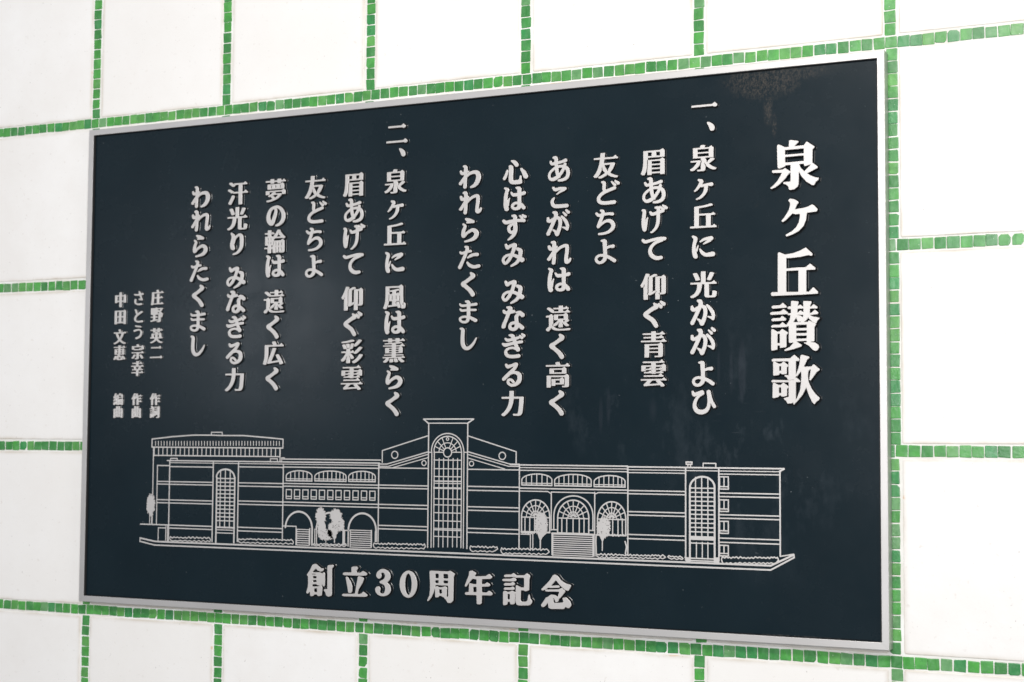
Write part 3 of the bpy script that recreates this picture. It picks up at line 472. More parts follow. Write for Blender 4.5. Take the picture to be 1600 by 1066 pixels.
'た': '-412 -409 23 -5 25 3 20 10 15 16 107 227 100 201 52 122 8 5 26 4 104 9 16 8 10 14 3 14 -3 14 -10 15 -14 8 -19 5 -75 -6 -7 1 -3 3 11 61 -3 37 -16 32 -18 16 -16 8 -32 7 -67 -2 -15 -5 -10 -11 -2 -14 8 -14 17 -13 32 -15 4 -6 -10 -47 -17 -53 -5 -9 -70 -18 -63 -10 -13 1 -28 21 -20 7 -12 0 -10 -3 -9 -7 -6 -8 -2 -8 1 -12 21 -37 14 -18 20 -13 23 -8 25 -3 32 2 47 10 7 -1 1 -2 -32 -75 -81 -160 -123 -221 -4 -22 7 -23 14 -18;384 102 -8 17 -14 15 -17 9 -22 6 -154 -12 -62 -11 -29 -10 -24 -10 -45 -29 -86 -73 -5 -11 1 -11 6 -9 9 -6 9 -2 10 1 53 28 7 1 19 -6 9 1 148 52 129 -11 25 2 21 11 15 16 7 19;451 -342 -2 20 -10 17 -15 13 -19 9 -28 2 -144 -23 -29 0 -28 3 -63 20 -77 35 -28 19 -54 49 -19 14 -13 2 -12 -2 -10 -5 -7 -11 1 -17 31 -69 15 -26 20 -23 27 -23 38 -23 48 -22 53 -19 60 -12 57 -1 41 4 119 21 19 6 16 11 9 14',
'ま': '316 -361 17 19 6 25 -6 26 -17 20 -15 9 -157 70 -89 32 -6 5 -1 6 1 62 -4 109 2 9 13 3 220 -1 16 7 10 11 4 13 -4 17 -14 15 -19 6 -217 3 -6 1 -3 3 -1 8 5 87 4 9 239 15 16 3 13 6 9 8 10 20 -1 22 -13 20 -19 12 -25 3 -226 -30 -5 5 -5 34 -10 31 -21 31 -14 11 -22 13 -38 7 -22 -2 -63 -12 -9 -6 -6 -11 0 -11 9 -12 19 -11 40 -16 6 -5 5 -20 1 -28 -1 -9 -3 -3 -117 -6 -82 2 -16 3 -13 5 -32 26 -16 10 -15 2 -13 -5 -7 -9 -1 -12 23 -48 10 -15 12 -11 27 -16 32 -8 54 -3 148 11 7 -1 3 -9 -3 -84 -1 -5 -5 -3 -123 -9 -70 -1 -23 5 -24 24 -19 12 -16 -1 -14 -10 -3 -8 1 -9 22 -48 17 -17 25 -13 26 -5 38 -3 53 2 105 8 9 -2 3 -9 2 -76 1 -68 -5 -9 -94 0 -82 -9 -42 -9 -28 -10 -32 -15 -19 -15 -13 -16 -7 -17 -3 -22 0 -17 5 -23 8 -20 11 -17 14 -16 19 -16 35 -19 32 -13 38 -12 31 -5 35 -3 35 2 31 5 48 16 22 13 18 16 16 18 12 20 22 57 6 5 54 -25 158 -87 16 -4 18 0 18 4;-85 -221 1 -8 -5 -34 -6 -19 -8 -14 -20 -17 -35 -12 -25 -4 -22 0 -26 4 -28 8 -26 11 -17 10 -11 12 -6 14 -2 19 7 12 26 14 37 11 38 6 41 1 54 -5 26 -5',
'し': '-347 422 -8 -5 -6 -8 -2 -8 2 -12 5 -8 12 -11 35 -21 5 -15 -1 -39 -14 -171 -2 -204 3 -45 9 -48 11 -37 11 -28 26 -46 25 -30 36 -32 37 -22 44 -15 51 -6 37 3 47 12 38 18 49 34 48 46 61 72 34 50 26 49 58 133 -1 14 -7 9 -11 4 -9 -1 -9 -6 -83 -118 -35 -44 -61 -60 -67 -54 -41 -26 -35 -12 -18 -3 -19 1 -16 3 -16 7 -29 23 -24 36 -18 42 -10 48 -5 68 -3 131 13 202 -2 36 -8 31 -20 35 -20 16 -16 9 -19 5 -22 3 -54 -2',
'に': '-376 351 -14 -5 -11 -10 -5 -13 2 -14 5 -10 11 -14 44 -39 5 -14 -7 -36 -31 -123 -20 -136 -3 -84 3 -53 8 -56 10 -53 11 -43 10 -24 13 -19 16 -17 21 -12 22 -7 30 -1 17 5 15 10 10 16 4 18 -3 29 -8 32 -39 110 2 4 14 0 11 4 8 6 4 8 49 171 1 11 -4 9 -8 5 -11 1 -9 -6 -63 -143 -6 -10 -3 -2 -2 4 -5 29 -1 44 9 100 9 45 34 90 9 29 5 31 -2 29 -6 16 -10 22 -17 18 -11 9 -16 10 -23 9 -61 19;345 255 -12 19 -16 14 -21 10 -22 3 -162 -29 -60 -14 -55 -22 -44 -26 -76 -62 -7 -11 1 -13 10 -12 8 -3 8 -1 27 11 67 34 36 13 25 4 41 3 44 -2 13 -3 -4 -5 -42 -22 -30 -19 -73 -57 -5 -10 3 -11 11 -8 11 1 117 40 120 46 13 14 8 25 23 4 13 5 14 9 11 13 7 15 4 16 -1 15;415 -320 -2 29 -6 13 -8 14 -23 19 -29 11 -27 0 -178 -33 -39 -1 -27 6 -32 17 -65 50 -85 85 -11 4 -11 -1 -8 -5 -6 -8 0 -13 28 -86 17 -35 16 -22 33 -35 33 -26 30 -18 41 -18 39 -10 57 -6 64 1 137 6 21 7 21 14 13 18',
'ひ': '-409 378 -6 -11 -2 -10 5 -65 4 -27 5 -15 12 -21 26 -21 16 -7 24 -3 33 4 31 11 58 33 14 5 -3 -6 -47 -45 -28 -31 -20 -27 -24 -37 -23 -43 -20 -47 -14 -44 -9 -47 -3 -42 3 -42 8 -41 14 -40 20 -39 24 -33 24 -26 30 -23 44 -22 50 -16 49 -8 47 -1 38 4 49 13 47 18 44 25 32 28 22 24 25 39 21 44 13 38 9 42 4 47 2 70 3 11 42 -79 51 -86 10 -12 20 -11 24 -3 22 7 18 16 6 10 3 13 0 13 -4 13 -82 128 -25 54 -27 70 -26 89 -29 151 -12 18 -16 13 -20 8 -22 2 -22 -6 -19 -12 -14 -18 -6 -22 0 -16 29 -156 5 -101 -2 -60 -10 -96 -10 -47 -15 -33 -25 -36 -27 -27 -27 -17 -39 -14 -49 -9 -47 0 -52 9 -19 6 -16 9 -22 18 -21 26 -15 28 -10 32 -5 34 0 33 6 37 10 39 20 49 20 39 24 34 32 35 27 25 22 16 102 52 15 13 5 13 1 13 -4 13 -12 16 1 21 -3 16 -9 15 -16 14 -19 8 -22 0 -162 -54 -69 -26 -22 -6 -8 6 -28 41 -16 18 -11 6 -11 0 -11 -3',
'の': '-273 -329 29 -19 33 -15 32 -7 36 1 25 7 30 17 22 23 16 26 21 50 68 198 20 74 16 77 6 48 0 45 -10 42 -26 59 0 7 7 2 22 0 21 -4 40 -18 50 -39 44 -46 35 -56 28 -62 10 -45 1 -54 -7 -66 -12 -53 -16 -38 -25 -38 -45 -48 -53 -39 -46 -26 -79 -27 -9 -15 4 -18 11 -10 14 -5 68 -3 43 4 53 15 56 25 50 30 49 39 41 46 20 32 13 29 15 44 11 47 6 45 2 42 -3 39 -8 33 -15 43 -26 52 -27 47 -27 37 -25 29 -34 31 -40 29 -32 20 -36 19 -32 13 -58 14 -57 1 -71 -12 -89 -24 -40 -16 -42 -20 -57 -40 -49 -53 -48 -79 -31 -76 -17 -75 -4 -87 4 -42 7 -40 22 -58 17 -28 20 -25;-186 -186 -17 16 -16 25 -12 34 -11 42 -5 40 0 30 13 71 32 80 18 32 21 29 24 22 31 23 39 22 22 6 3 -3 3 -11 9 -43 1 -24 -7 -54 -16 -65 -24 -71 -34 -79 -60 -110 -7 -10',
'り': '-177 -434 15 -1 80 7 58 9 51 18 55 28 61 42 51 48 44 55 32 56 11 30 12 45 14 123 0 85 -11 137 -10 46 -17 36 -14 17 -16 14 -37 20 -33 9 -37 4 -36 -4 -33 -8 -31 -14 -36 -23 -36 -28 -38 -38 -7 -2 -10 39 -14 25 -22 26 -22 17 -101 55 -14 1 -11 -2 -11 -6 -8 -11 -2 -9 2 -12 47 -82 6 -18 1 -19 -5 -39 -16 -69 -46 -138 -5 -45 2 -52 12 -64 18 -50 25 -30 19 -14 18 -9 41 -12 33 2 29 13 18 23 4 18 -3 19 -49 118 -8 27 4 5 18 6 8 9 45 128 18 36 23 35 28 32 38 34 36 26 29 14 19 -1 14 -10 8 -12 6 -28 10 -131 1 -185 -5 -51 -15 -48 -24 -44 -31 -41 -30 -32 -39 -33 -37 -24 -32 -18 -109 -35 -15 -8 -6 -8 0 -12 7 -10',
'、': '-74 207 -6 -13 2 -13 58 -98 39 -98 15 -30 11 -17 13 -13 16 -11 17 -7 16 -4 19 -1 17 3 16 6 14 9 16 17 10 20 4 18 1 35 -4 24 -7 23 -11 21 -17 21 -24 26 -31 25 -30 19 -33 17 -38 16 -31 7 -35 5 -9 -2',
'心': '-117 437 -5 -10 0 -8 7 -17 86 -74 22 -26 47 -68 15 -16 24 -14 31 -4 28 6 21 15 11 15 5 16 -1 20 -5 17 -57 77 -34 34 -21 15 -22 10 -43 13 -84 11 -13 -3;-162 268 -15 -5 -25 -14 -7 -9 -3 -11 9 -34 1 -20 -7 -408 7 -59 8 -29 15 -29 13 -18 15 -14 31 -21 34 -13 55 -11 34 -4 53 -2 163 2 46 5 21 6 15 11 11 13 7 16 1 17 -27 102 -1 106 -6 12 -11 8 -12 2 -9 -2 -13 -11 -25 -99 -13 -32 -7 -7 -175 -13 -40 3 -13 3 -6 4 -7 26 -2 48 3 151 10 178 -2 39 -6 29 -18 40 -12 14 -19 16 -15 8 -22 6 -18 2;271 132 -9 -8 -6 -9 -2 -11 2 -11 71 -142 62 -157 22 -24 31 -15 34 -5 18 3 15 6 18 12 15 18 8 22 0 22 -8 26 -60 110 -27 38 -30 32 -105 88 -12 7 -13 3 -12 -1;-260 103 -12 3 -10 -2 -9 -5 -6 -7 -75 -171 -20 -35 -48 -70 -4 -20 5 -17 11 -16 19 -12 15 -4 16 -1 15 5 13 8 37 60 20 40 21 66 32 146 0 12 -4 8',
'ヶ': '-248 -419 9 -3 11 0 80 18 42 14 33 16 36 22 36 26 33 28 33 35 34 45 26 43 17 39 8 26 6 28 7 116 4 3 9 0 123 -11 14 1 14 4 11 8 10 9 9 24 0 13 -3 13 -6 14 -9 11 -23 14 -14 4 -13 0 -171 -24 -149 -26 -14 0 -1 2 1 5 32 51 9 28 -1 35 -15 30 -11 12 -16 12 -31 11 -80 10 -11 -2 -11 -7 -6 -7 -4 -10 -1 -10 3 -11 13 -16 45 -30 2 -6 -2 -8 -25 -54 -33 -61 -79 -112 -58 -65 -3 -10 3 -11 11 -9 14 0 47 22 25 15 23 18 27 26 75 83 5 -2 17 -12 19 -5 92 22 8 -1 1 -11 -3 -60 -8 -45 -17 -52 -23 -50 -27 -41 -40 -43 -58 -49 -33 -20 -83 -42 -5 -7 0 -8 3 -8',
'う': '-341 106 5 7 10 4 147 33 83 15 62 8 58 2 52 -5 25 -5 45 -15 60 -31 47 -30 29 -30 16 -25 17 -43 7 -55 -10 -80 -8 -27 -32 -63 -18 -22 -58 -57 -70 -43 -30 -15 -97 -35 -95 -20 -25 3 -38 20 -15 11 -18 28 0 15 12 8 76 15 105 35 78 42 57 50 22 30 23 40 7 20 13 80 -4 33 -7 22 -17 33 -24 23 -23 7 -50 4 -65 -3 -82 -14 -95 -24 -88 -29 -15 -1 -36 17 -22 15 -13 30;238 304 -4 -13 -5 -7 -20 -4 -175 16 -173 22 -30 7 -45 24 -10 12 -1 18 6 15 15 6 180 -24 190 -15 23 -7 40 -22 8 -11',
'さ': '273 -391 -7 -11 -12 -6 -85 -11 -100 -6 -110 4 -90 19 -110 54 -24 17 -32 30 -20 35 -8 22 -6 45 2 35 12 48 20 50 13 12 28 -3 52 -24 18 -15 0 -13 -25 -67 -4 -53 5 -32 6 -18 18 -29 15 -13 17 -7 45 -8 85 -5 108 4 127 14 28 -12 29 -19 6 -15;-359 236 8 12 12 2 188 -11 125 1 47 5 9 9 2 15 -40 130 2 7 5 6 25 6 27 -5 38 -20 12 -10 7 -14 24 -90 7 -12 7 -5 13 -2 30 6 110 25 15 -1 17 -8 30 -16 11 -12 5 -28 -8 -15 -13 -6 -42 -9 -118 -21 -12 -7 -6 -12 10 -32 44 -88 41 -67 43 -60 3 -10 -4 -13 -14 -17 -17 -6 -190 20 -28 8 -46 28 -5 10 0 12 5 10 9 4 127 -9 13 3 8 10 -4 17 -50 85 -43 85 -11 12 -15 3 -160 -3 -180 9 -23 8 -41 24 -8 15',
'と': '354 -384 -10 -6 -20 -4 -150 -14 -115 -3 -90 5 -73 15 -65 26 -62 33 -48 41 -26 42 -10 53 2 47 11 40 23 45 25 35 45 45 52 43 9 17 -5 18 -61 122 -59 133 -5 17 7 13 25 11 17 1 40 -19 19 -13 9 -14 77 -179 16 -30 12 -8 20 6 265 144 12 1 13 -5 35 -19 13 -11 17 -30 -1 -10 -9 -9 -193 -100 -100 -56 -71 -45 -63 -50 -34 -38 -27 -41 -13 -39 -4 -42 7 -35 12 -25 18 -22 20 -11 63 -11 112 -4 128 9 130 18 42 -19 19 -15 4 -10 1 -20 -1 -13',
'一': '-474 -6 1 39 13 8 756 0 92 64 28 -18 41 -41 17 -9 4 -16 -3 -37 -18 -8 -16 -22 -12 -2 -62 1 -19 21 -12 5 -793 0 -12 3',
'丘': '-467 -387 -2 39 7 9 133 2 11 8 1 643 5 17 299 31 152 28 93 26 68 0 14 -6 21 -32 1 -10 -52 -18 -176 -34 -267 -29 -5 -15 1 -177 5 -7 10 -2 446 0 14 5 41 29 28 -31 36 -5 4 -9 0 -27 -7 -14 -140 -1 -12 -7 0 -352 2 -8 8 -3 57 1 57 42 9 1 34 -41 38 -8 -1 -46 -16 -4 -898 0;103 31 -249 2 -16 -5 -2 -344 4 -18 249 -3 17 4 2 347',
'中': '-422 262 15 5 323 3 4 12 1 150 3 8 8 3 129 0 12 -3 3 -161 8 -11 176 0 83 47 14 1 43 -43 19 -9 4 -9 -1 -424 -12 -7 -131 0 -10 7 -1 40 -8 8 -178 -1 -6 -15 -2 -300 -13 -5 -136 2 -5 15 0 288 -4 14 -178 2 -9 -8 -1 -42 -7 -9 -128 -1 -15 5;-84 213 -171 2 -15 -4 -2 -259 5 -16 171 -2 14 4 2 258;264 213 -170 2 -16 -4 -2 -259 4 -15 168 -3 17 3 3 259',
'二': '-461 -331 1 42 12 7 729 1 93 63 28 -17 41 -42 17 -8 4 -14 -4 -42 -18 -7 -16 -20 -12 -3 -61 1 -20 22 -11 3 -767 0 -12 4;-381 257 1 37 11 9 572 1 90 63 26 -16 43 -43 17 -8 4 -16 -3 -37 -18 -9 -15 -20 -11 -4 -64 1 -21 24 -10 3 -606 1 -12 2',
'仰': '-227 -443 -126 0 -12 8 -1 407 4 10 20 9 14 35 1 66 -4 4 -7 -7 -34 -53 -17 -42 -9 -8 -51 3 -30 59 66 103 37 69 38 84 47 130 14 9 72 -1 47 -14 7 -8 -19 -57 -38 -29 -20 -94 0 -428 -12 -64 9 -32 13 -23 1 -123 -3 -8;77 -442 -7 15 1 189 4 10 33 30 2 27 -4 17 -31 4 -5 8 1 468 13 8 195 0 86 48 11 2 46 -44 16 -9 5 -12 0 -517 -5 -35 -21 -27 -36 -12 -130 -6 -12 2 -5 5 -4 41 54 3 7 6 3 10 0 483 -1 10 -7 5 -62 -1 -4 -16 -1 -485 -6 -10 -27 -3 -5 -10 7 -37 25 -4 6 -8 0 -148 -4 -6 -10 -2;100 420 29 -30 -2 -11 -161 -59 -10 -8 -1 -461 -5 -12 -28 -22 -6 -10 4 -8 12 2 31 12 43 29 28 7 31 -4 4 -36 -49 -40 -130 -61 -67 0 -6 8 -9 32 10 39 3 39 0 414 18 91 8 11 31 18 137 60',
'作': '39 -441 -6 4 -2 12 0 535 27 113 -21 5 -22 -5 -33 -106 -71 -93 -67 -1 -22 40 33 93 73 133 54 135 14 8 69 -1 58 -19 -3 -17 -38 -96 0 -12 7 -7 211 0 91 63 46 -59 37 -6 6 -13 -1 -30 -10 -7 -271 0 -9 -3 -5 -12 0 -133 5 -12 97 -1 83 60 10 -6 36 -51 37 -6 6 -18 -1 -23 -9 -5 -259 -3 -5 -14 2 -149 12 -5 93 1 90 63 48 -59 38 -8 1 -42 -13 -5 -266 -3 -5 -12 -2 -219 -12 -5;-203 -440 -128 -1 -10 3 -4 6 0 411 3 10 18 12 17 40 -1 54 -9 -3 -32 -42 -23 -49 -9 -7 -57 2 -32 57 4 10 75 93 45 69 43 79 57 130 12 5 64 0 57 -16 7 -11 -37 -88 -48 -96 -4 -74 -31 -86 3 -15 14 -25 13 -12 2 -10 0 -431 -2 -11',
'光': '-461 -405 -3 7 5 8 73 32 67 49 50 64 34 81 16 74 10 94 -3 10 -10 3 -233 1 -8 10 1 32 14 8 364 2 4 15 0 342 7 15 131 1 14 -6 2 -352 4 -15 215 -2 86 60 9 -6 36 -50 40 -9 2 -35 -9 -10 -249 -1 -10 -3 -3 -8 0 -359 3 -23 10 -10 16 -4 55 -1 26 7 10 13 7 25 10 116 11 5 67 -2 59 -28 6 -12 -15 -106 -14 -32 -27 -25 -16 -7 -31 -4 -233 0 -48 7 -26 17 -13 19 -8 32 -1 370 -4 10 -12 3 -69 0 -11 -6 -13 -101 -22 -93 -35 -82 -57 -74 -75 -57 -102 -46 -76 0;-367 376 50 19 66 0 14 -5 71 -125 33 -79 -1 -17 -60 -24 -76 2 -47 118 -51 98;137 167 -1 12 55 108 50 116 12 3 66 0 62 -25 -2 -15 -50 -101 -67 -115 -11 -3 -67 0',
'力': '-443 -408 -3 8 3 7 90 68 83 87 63 99 43 106 22 91 12 98 -3 13 -11 3 -285 1 -8 10 4 43 301 5 6 12 2 194 14 5 118 0 17 -2 4 -10 1 -185 4 -14 376 -2 14 -5 -9 -191 -24 -266 -13 -74 -16 -51 -19 -35 -24 -22 -30 -15 -48 -7 -199 3 -14 7 -10 39 2 8 10 2 147 -5 17 12 19 31 14 46 13 71 21 217 10 165 -4 10 -14 3 -211 0 -14 -3 -15 -104 -25 -108 -42 -106 -66 -108 -88 -97 -119 -90 -80 -1',
'友': '434 -435 -12 -7 -74 1 -119 33 -62 25 -66 34 -7 8 -7 25 -19 12 -21 -12 -5 -25 -8 -9 -111 -57 -102 -35 -81 2 -20 32 3 13 79 29 76 35 78 48 14 16 -4 18 -79 93 -12 81 -21 42 -7 5 -7 -10 -11 -37 6 -85 -33 -70 -43 -69 -46 -59 -51 -50 -69 -2 -17 5 -38 32 -2 10 59 63 55 82 54 111 39 116 25 101 17 105 -5 10 -9 3 -212 0 -9 10 2 37 12 4 226 3 6 17 8 133 5 10 7 2 138 -3 3 -14 -10 -133 2 -10 7 -4 316 0 85 61 12 0 43 -58 38 -8 2 -32 -4 -13 -501 -3 -11 -12 -20 -125 4 -10 10 -2 366 2 45 -20 1 -12 -14 -44 -52 -111 -40 -61 -68 -79 -4 -18 8 -12 31 -20 78 -40 79 -30 92 -25 2 -11;-58 20 -1 -19 19 -42 32 -54 43 -61 7 -47 16 -18 12 0 17 20 2 45 43 66 24 47 18 42 0 19 -16 7 -202 0',
'夢': '285 -164 -44 -59 -90 -70 -105 -54 -109 -39 -133 -33 -131 -20 -71 1 -7 6 -12 29 0 8 7 4 133 20 133 35 5 12 -5 12 -66 65 2 5 36 18 57 2 16 -5 54 -43 3 -7 -4 -23 14 -11 28 12 17 27 57 38 45 40 7 18 -9 9 -190 0 -100 -53 -34 -3 -44 -18 -57 2 -22 26 0 11 117 54 37 26 51 45 78 2 47 -10 4 -7 -15 -27 2 -8 9 -5 259 3 11 -8;-451 -149 0 123 3 9 7 3 727 1 98 50 49 -46 17 -8 4 -9 -1 -121 -3 -8 -7 -3 -114 1 -25 35 -2 62 -16 7 -579 0 -10 -10 -1 -84 -6 -10 -128 -2 -9 3;-371 65 -1 163 3 9 7 4 582 1 97 50 50 -46 17 -8 3 -8 0 -160 -2 -10 -6 -4 -734 -1 -12 3;-177 89 7 13 -1 101 -11 6 -38 -1 -7 -12 1 -101 11 -7;-20 89 43 -1 10 7 1 101 -7 12 -42 1 -11 -6 -1 -101;232 89 7 13 -2 101 -10 6 -45 -1 -6 -12 1 -101 9 -7;-461 348 1 23 10 7 207 2 5 8 2 49 16 6 129 -1 5 -10 2 -47 14 -7 152 2 6 10 1 45 10 8 133 -1 6 -10 2 -47 13 -7 64 2 67 47 38 -45 35 -6 6 -15 -1 -20 -10 -7 -206 -2 -7 -8 -2 -35 -15 -6 -126 1 -7 8 -3 37 -18 5 -143 -1 -9 -7 -2 -34 -8 -8 -133 0 -9 5 -2 35 -8 9 -202 1 -9 3',
'宗': '454 -36 0 -32 -11 -8 -361 -3 -5 -13 0 -256 -7 -47 -14 -21 -26 -13 -95 -10 -126 0 -7 7 -10 34 7 10 107 -1 14 9 3 283 -3 17 -14 4 -349 0 -10 3 -3 13 1 27 12 7 715 1 93 64 9 -6 40 -55 34 -5;152 -193 42 25 80 -3 122 -128 43 -54 4 -16 -50 -32 -76 2 -82 102 -81 91;-159 -186 1 -9 -11 -18 -58 -79 -50 -55 -52 -46 -81 -3 -42 33 3 12 47 42 54 59 57 81 78 2;-296 124 5 26 33 6 368 1 91 64 10 -6 38 -54 37 -13 5 -14 -2 -19 -15 -5 -553 0 -12 2;-440 159 -1 167 5 14 368 3 7 8 -1 15 -29 69 9 7 43 12 71 1 12 -3 54 -101 10 -8 173 0 93 49 10 -4 40 -41 17 -7 4 -9 0 -167 -2 -9 -7 -4 -109 -1 -32 9 -4 12 0 111 -5 9 -14 2 -553 -1 -8 -10 -1 -111 -3 -13 -36 -8 -93 0 -12 1',
'幸': '-441 -271 -2 31 10 10 339 1 10 2 4 9 0 108 -7 14 -289 1 -15 7 0 30 7 9 148 4 3 9 -3 18 -37 91 6 8 38 13 4 11 -4 7 -228 3 -10 4 -2 15 1 20 11 7 370 2 7 13 -2 111 -14 5 -264 0 -7 5 -2 10 0 22 7 8 275 3 7 11 1 81 11 10 138 -2 5 -13 0 -79 12 -9 109 1 88 62 47 -60 38 -8 0 -37 -14 -5 -273 -1 -7 -14 2 -111 14 -5 202 1 88 63 10 -5 40 -55 33 -5 7 -6 1 -30 -8 -9 -228 -1 -13 -7 6 -14 45 -14 8 -9 -52 -93 -1 -20 10 -5 38 1 45 33 9 2 29 -34 37 -7 2 -29 -5 -10 -305 -3 -10 -2 -4 -10 0 -108 7 -13 183 0 90 62 47 -59 39 -9 2 -31 -7 -10 -354 -2 -7 -12 -3 -151 -11 -4 -122 0 -14 2 -4 7 -1 146 -7 12 -339 1;138 107 -16 7 -254 -1 -5 -8 1 -13 47 -98 -5 -10 -29 -12 -2 -15 15 -5 182 2 50 97 15 39',
'広': '-417 -437 -42 29 -5 10 24 52 21 69 20 98 12 148 1 325 5 15 363 3 7 7 0 15 -38 83 1 10 54 18 62 1 14 -2 9 -7 57 -116 10 -9 128 0 90 63 48 -59 39 -9 2 -37 -4 -8 -9 -2 -681 -3 -5 -12 0 -190 -6 -145 -12 -98 -16 -79 -38 -79 -5 -47 -20 -42 -15 -6;451 -403 -58 -29 -76 0 -7 7 -28 64 3 20 -11 2 -351 -44 -102 -18 -67 0 -12 4 -3 12 3 39 131 266 107 271 81 3 58 -15 7 -13 -103 -251 -124 -239 14 -3 319 37 4 11 -5 17 -110 180 8 8 41 17 73 0 12 -6 34 -45 85 -132 65 -121 13 -32',
'庄': '-462 -424 -4 14 22 52 23 83 21 141 7 125 0 303 5 14 365 3 8 8 -1 15 -38 88 1 9 54 19 62 1 14 -2 9 -7 43 -86 -4 -12 -35 -15 -2 -10 6 -8 192 0 90 64 10 -6 40 -55 38 -9 2 -35 -11 -9 -679 0 -15 -3 -3 -13 0 -229 -5 -10 -20 -5 -5 -17 2 -26 23 -11 -1 -44 -23 -173 -22 -81 -7 -9 -24 -3 -7 -8 -6 -34 14 -10 2 -7 -15 -28 -76 -1;-288 -408 5 35 9 10 259 1 12 6 -1 304 -14 5 -195 0 -8 4 -3 10 2 29 7 7 200 1 11 5 3 187 5 11 130 2 15 -3 3 -188 6 -13 95 0 83 60 10 -6 38 -52 38 -8 2 -35 -10 -10 -247 -1 -12 -3 -3 -15 0 -286 4 -8 9 -3 126 1 93 63 47 -60 38 -8 3 -34 -5 -11 -739 -1',
'彩': '471 -147 0 -9 -26 -39 -64 -73 -102 -88 -78 -51 -69 -35 -69 -1 -14 5 -29 38 5 11 104 57 69 51 57 53 83 104 79 1;75 277 3 -12 -29 -35 5 -49 -44 -79 -14 -6 -87 -1 2 -89 5 -11 64 -1 54 37 9 -5 22 -29 22 -8 -15 -35 -9 -8 -126 -2 -9 -4 -2 -8 5 -12 73 -65 52 -56 26 -32 -2 -14 -36 -33 -76 1 -9 12 -41 93 -31 33 -12 6 -4 -9 1 -30 38 -98 1 -153 -5 -13 -130 -3 -14 6 -2 126 39 96 -2 55 -10 -6 -33 -47 -43 -93 -42 -41 -38 -26 -64 -1 -13 4 -26 39 -1 13 62 51 51 52 67 86 28 45 3 14 -3 9 -9 3 -178 1 -9 12 3 32 13 4 199 1 6 10 0 78 6 11 135 7 -14 12 -2 7 7 8 33 16 11 11 3 84 19 46 10 4 69 0;86 -65 1 7 23 8 36 51 93 74 77 79 77 2 52 -24 -1 -10 -18 -22 -85 -82 -67 -52 -78 -51 -17 -5 -66 1 -10 4;-424 238 40 20 79 -3 29 -49 30 -69 14 -12 1 -6 -50 -24 -74 1 -33 70 -35 62;-257 270 44 15 67 1 12 -4 24 -47 -1 -71 -4 -15 -31 -19 -48 2 -62 125;104 196 -7 29 3 13 25 24 12 20 85 71 64 70 12 4 67 0 55 -24 -6 -18 -59 -61 -74 -65 -59 -44 -45 -25 -62 0;-456 351 2 7 6 3 228 28 202 42 79 -1 11 -11 18 -29 -18 -10 -116 -24 -159 -23 -154 -14 -86 1 -7 8',
'恵': '256 -353 -6 -25 -14 -25 -19 -16 -28 -9 -285 -3 -83 9 -20 10 -12 12 -14 37 0 22 27 116 -8 27 12 3 84 0 16 -6 18 -34 1 -126 5 -11 9 -6 131 -4 26 5 16 19 10 66 12 10 71 -3 38 -26;-265 -195 19 -23 -9 -57 -20 -69 -33 -40 -35 -27 -64 -1 -19 3 -30 26 -1 12 38 40 26 37 45 98 17 5 54 0;185 -211 39 24 69 1 15 -4 62 -55 41 -44 49 -64 6 -13 -2 -7 -50 -30 -78 2 -28 45 -17 46 -43 30 -59 60;-439 353 15 6 337 1 8 11 1 64 10 8 136 -2 4 -11 1 -62 4 -6 10 -2 168 0 83 61 12 2 45 -60 38 -8 3 -29 -5 -10 -349 -3 -9 -11 0 -67 2 -10 9 -4 121 0 93 49 49 -45 18 -8 4 -19 -2 -288 -14 -6 -376 -2 -5 -9 5 -12 84 -51 60 -50 -1 -13 -24 -24 -9 -6 -15 -2 -65 3 -32 30 -24 34 -27 7 -63 42 -2 10 21 27 0 10 -6 5 -236 3 -5 16 2 294 15 4 263 1 8 12 0 71 -4 8 -11 2 -335 0 -10 7;-81 -53 2 84 -5 12 -119 1 -14 -6 -1 -81 4 -12 120 -3;75 -53 14 -5 124 3 4 12 -2 83 -14 4 -124 -2 -5 -14;-81 176 -13 5 -120 -2 -4 -13 2 -81 13 -5 120 2 5 13;75 176 -2 -81 4 -13 124 -2 14 5 2 81 -4 13 -124 2',
'文': '-466 265 16 5 798 0 14 3 41 30 8 -4 22 -27 35 -5 4 -10 0 -27 -6 -12 -132 -1 -12 -5 -57 -132 -41 -76 -42 -66 -79 -98 -4 -14 5 -17 40 -32 99 -67 98 -49 121 -44 1 -10 -22 -34 -15 -9 -76 1 -142 52 -71 36 -100 65 -10 12 -4 30 -22 15 -20 -15 -5 -30 -8 -10 -97 -62 -74 -38 -147 -59 -86 1 -26 40 2 13 122 45 83 40 111 71 45 36 7 17 -4 15 -77 96 -48 74 -39 71 -59 132 -12 5 -130 1 -7 10;4 -129 20 19 6 55 45 69 34 64 48 110 2 23 -15 6 -302 -2 -5 -7 1 -15 24 -59 60 -111 53 -77 7 -53;-99 427 10 7 50 16 78 -1 45 -76 22 -54 -10 -7 -59 -19 -76 1',
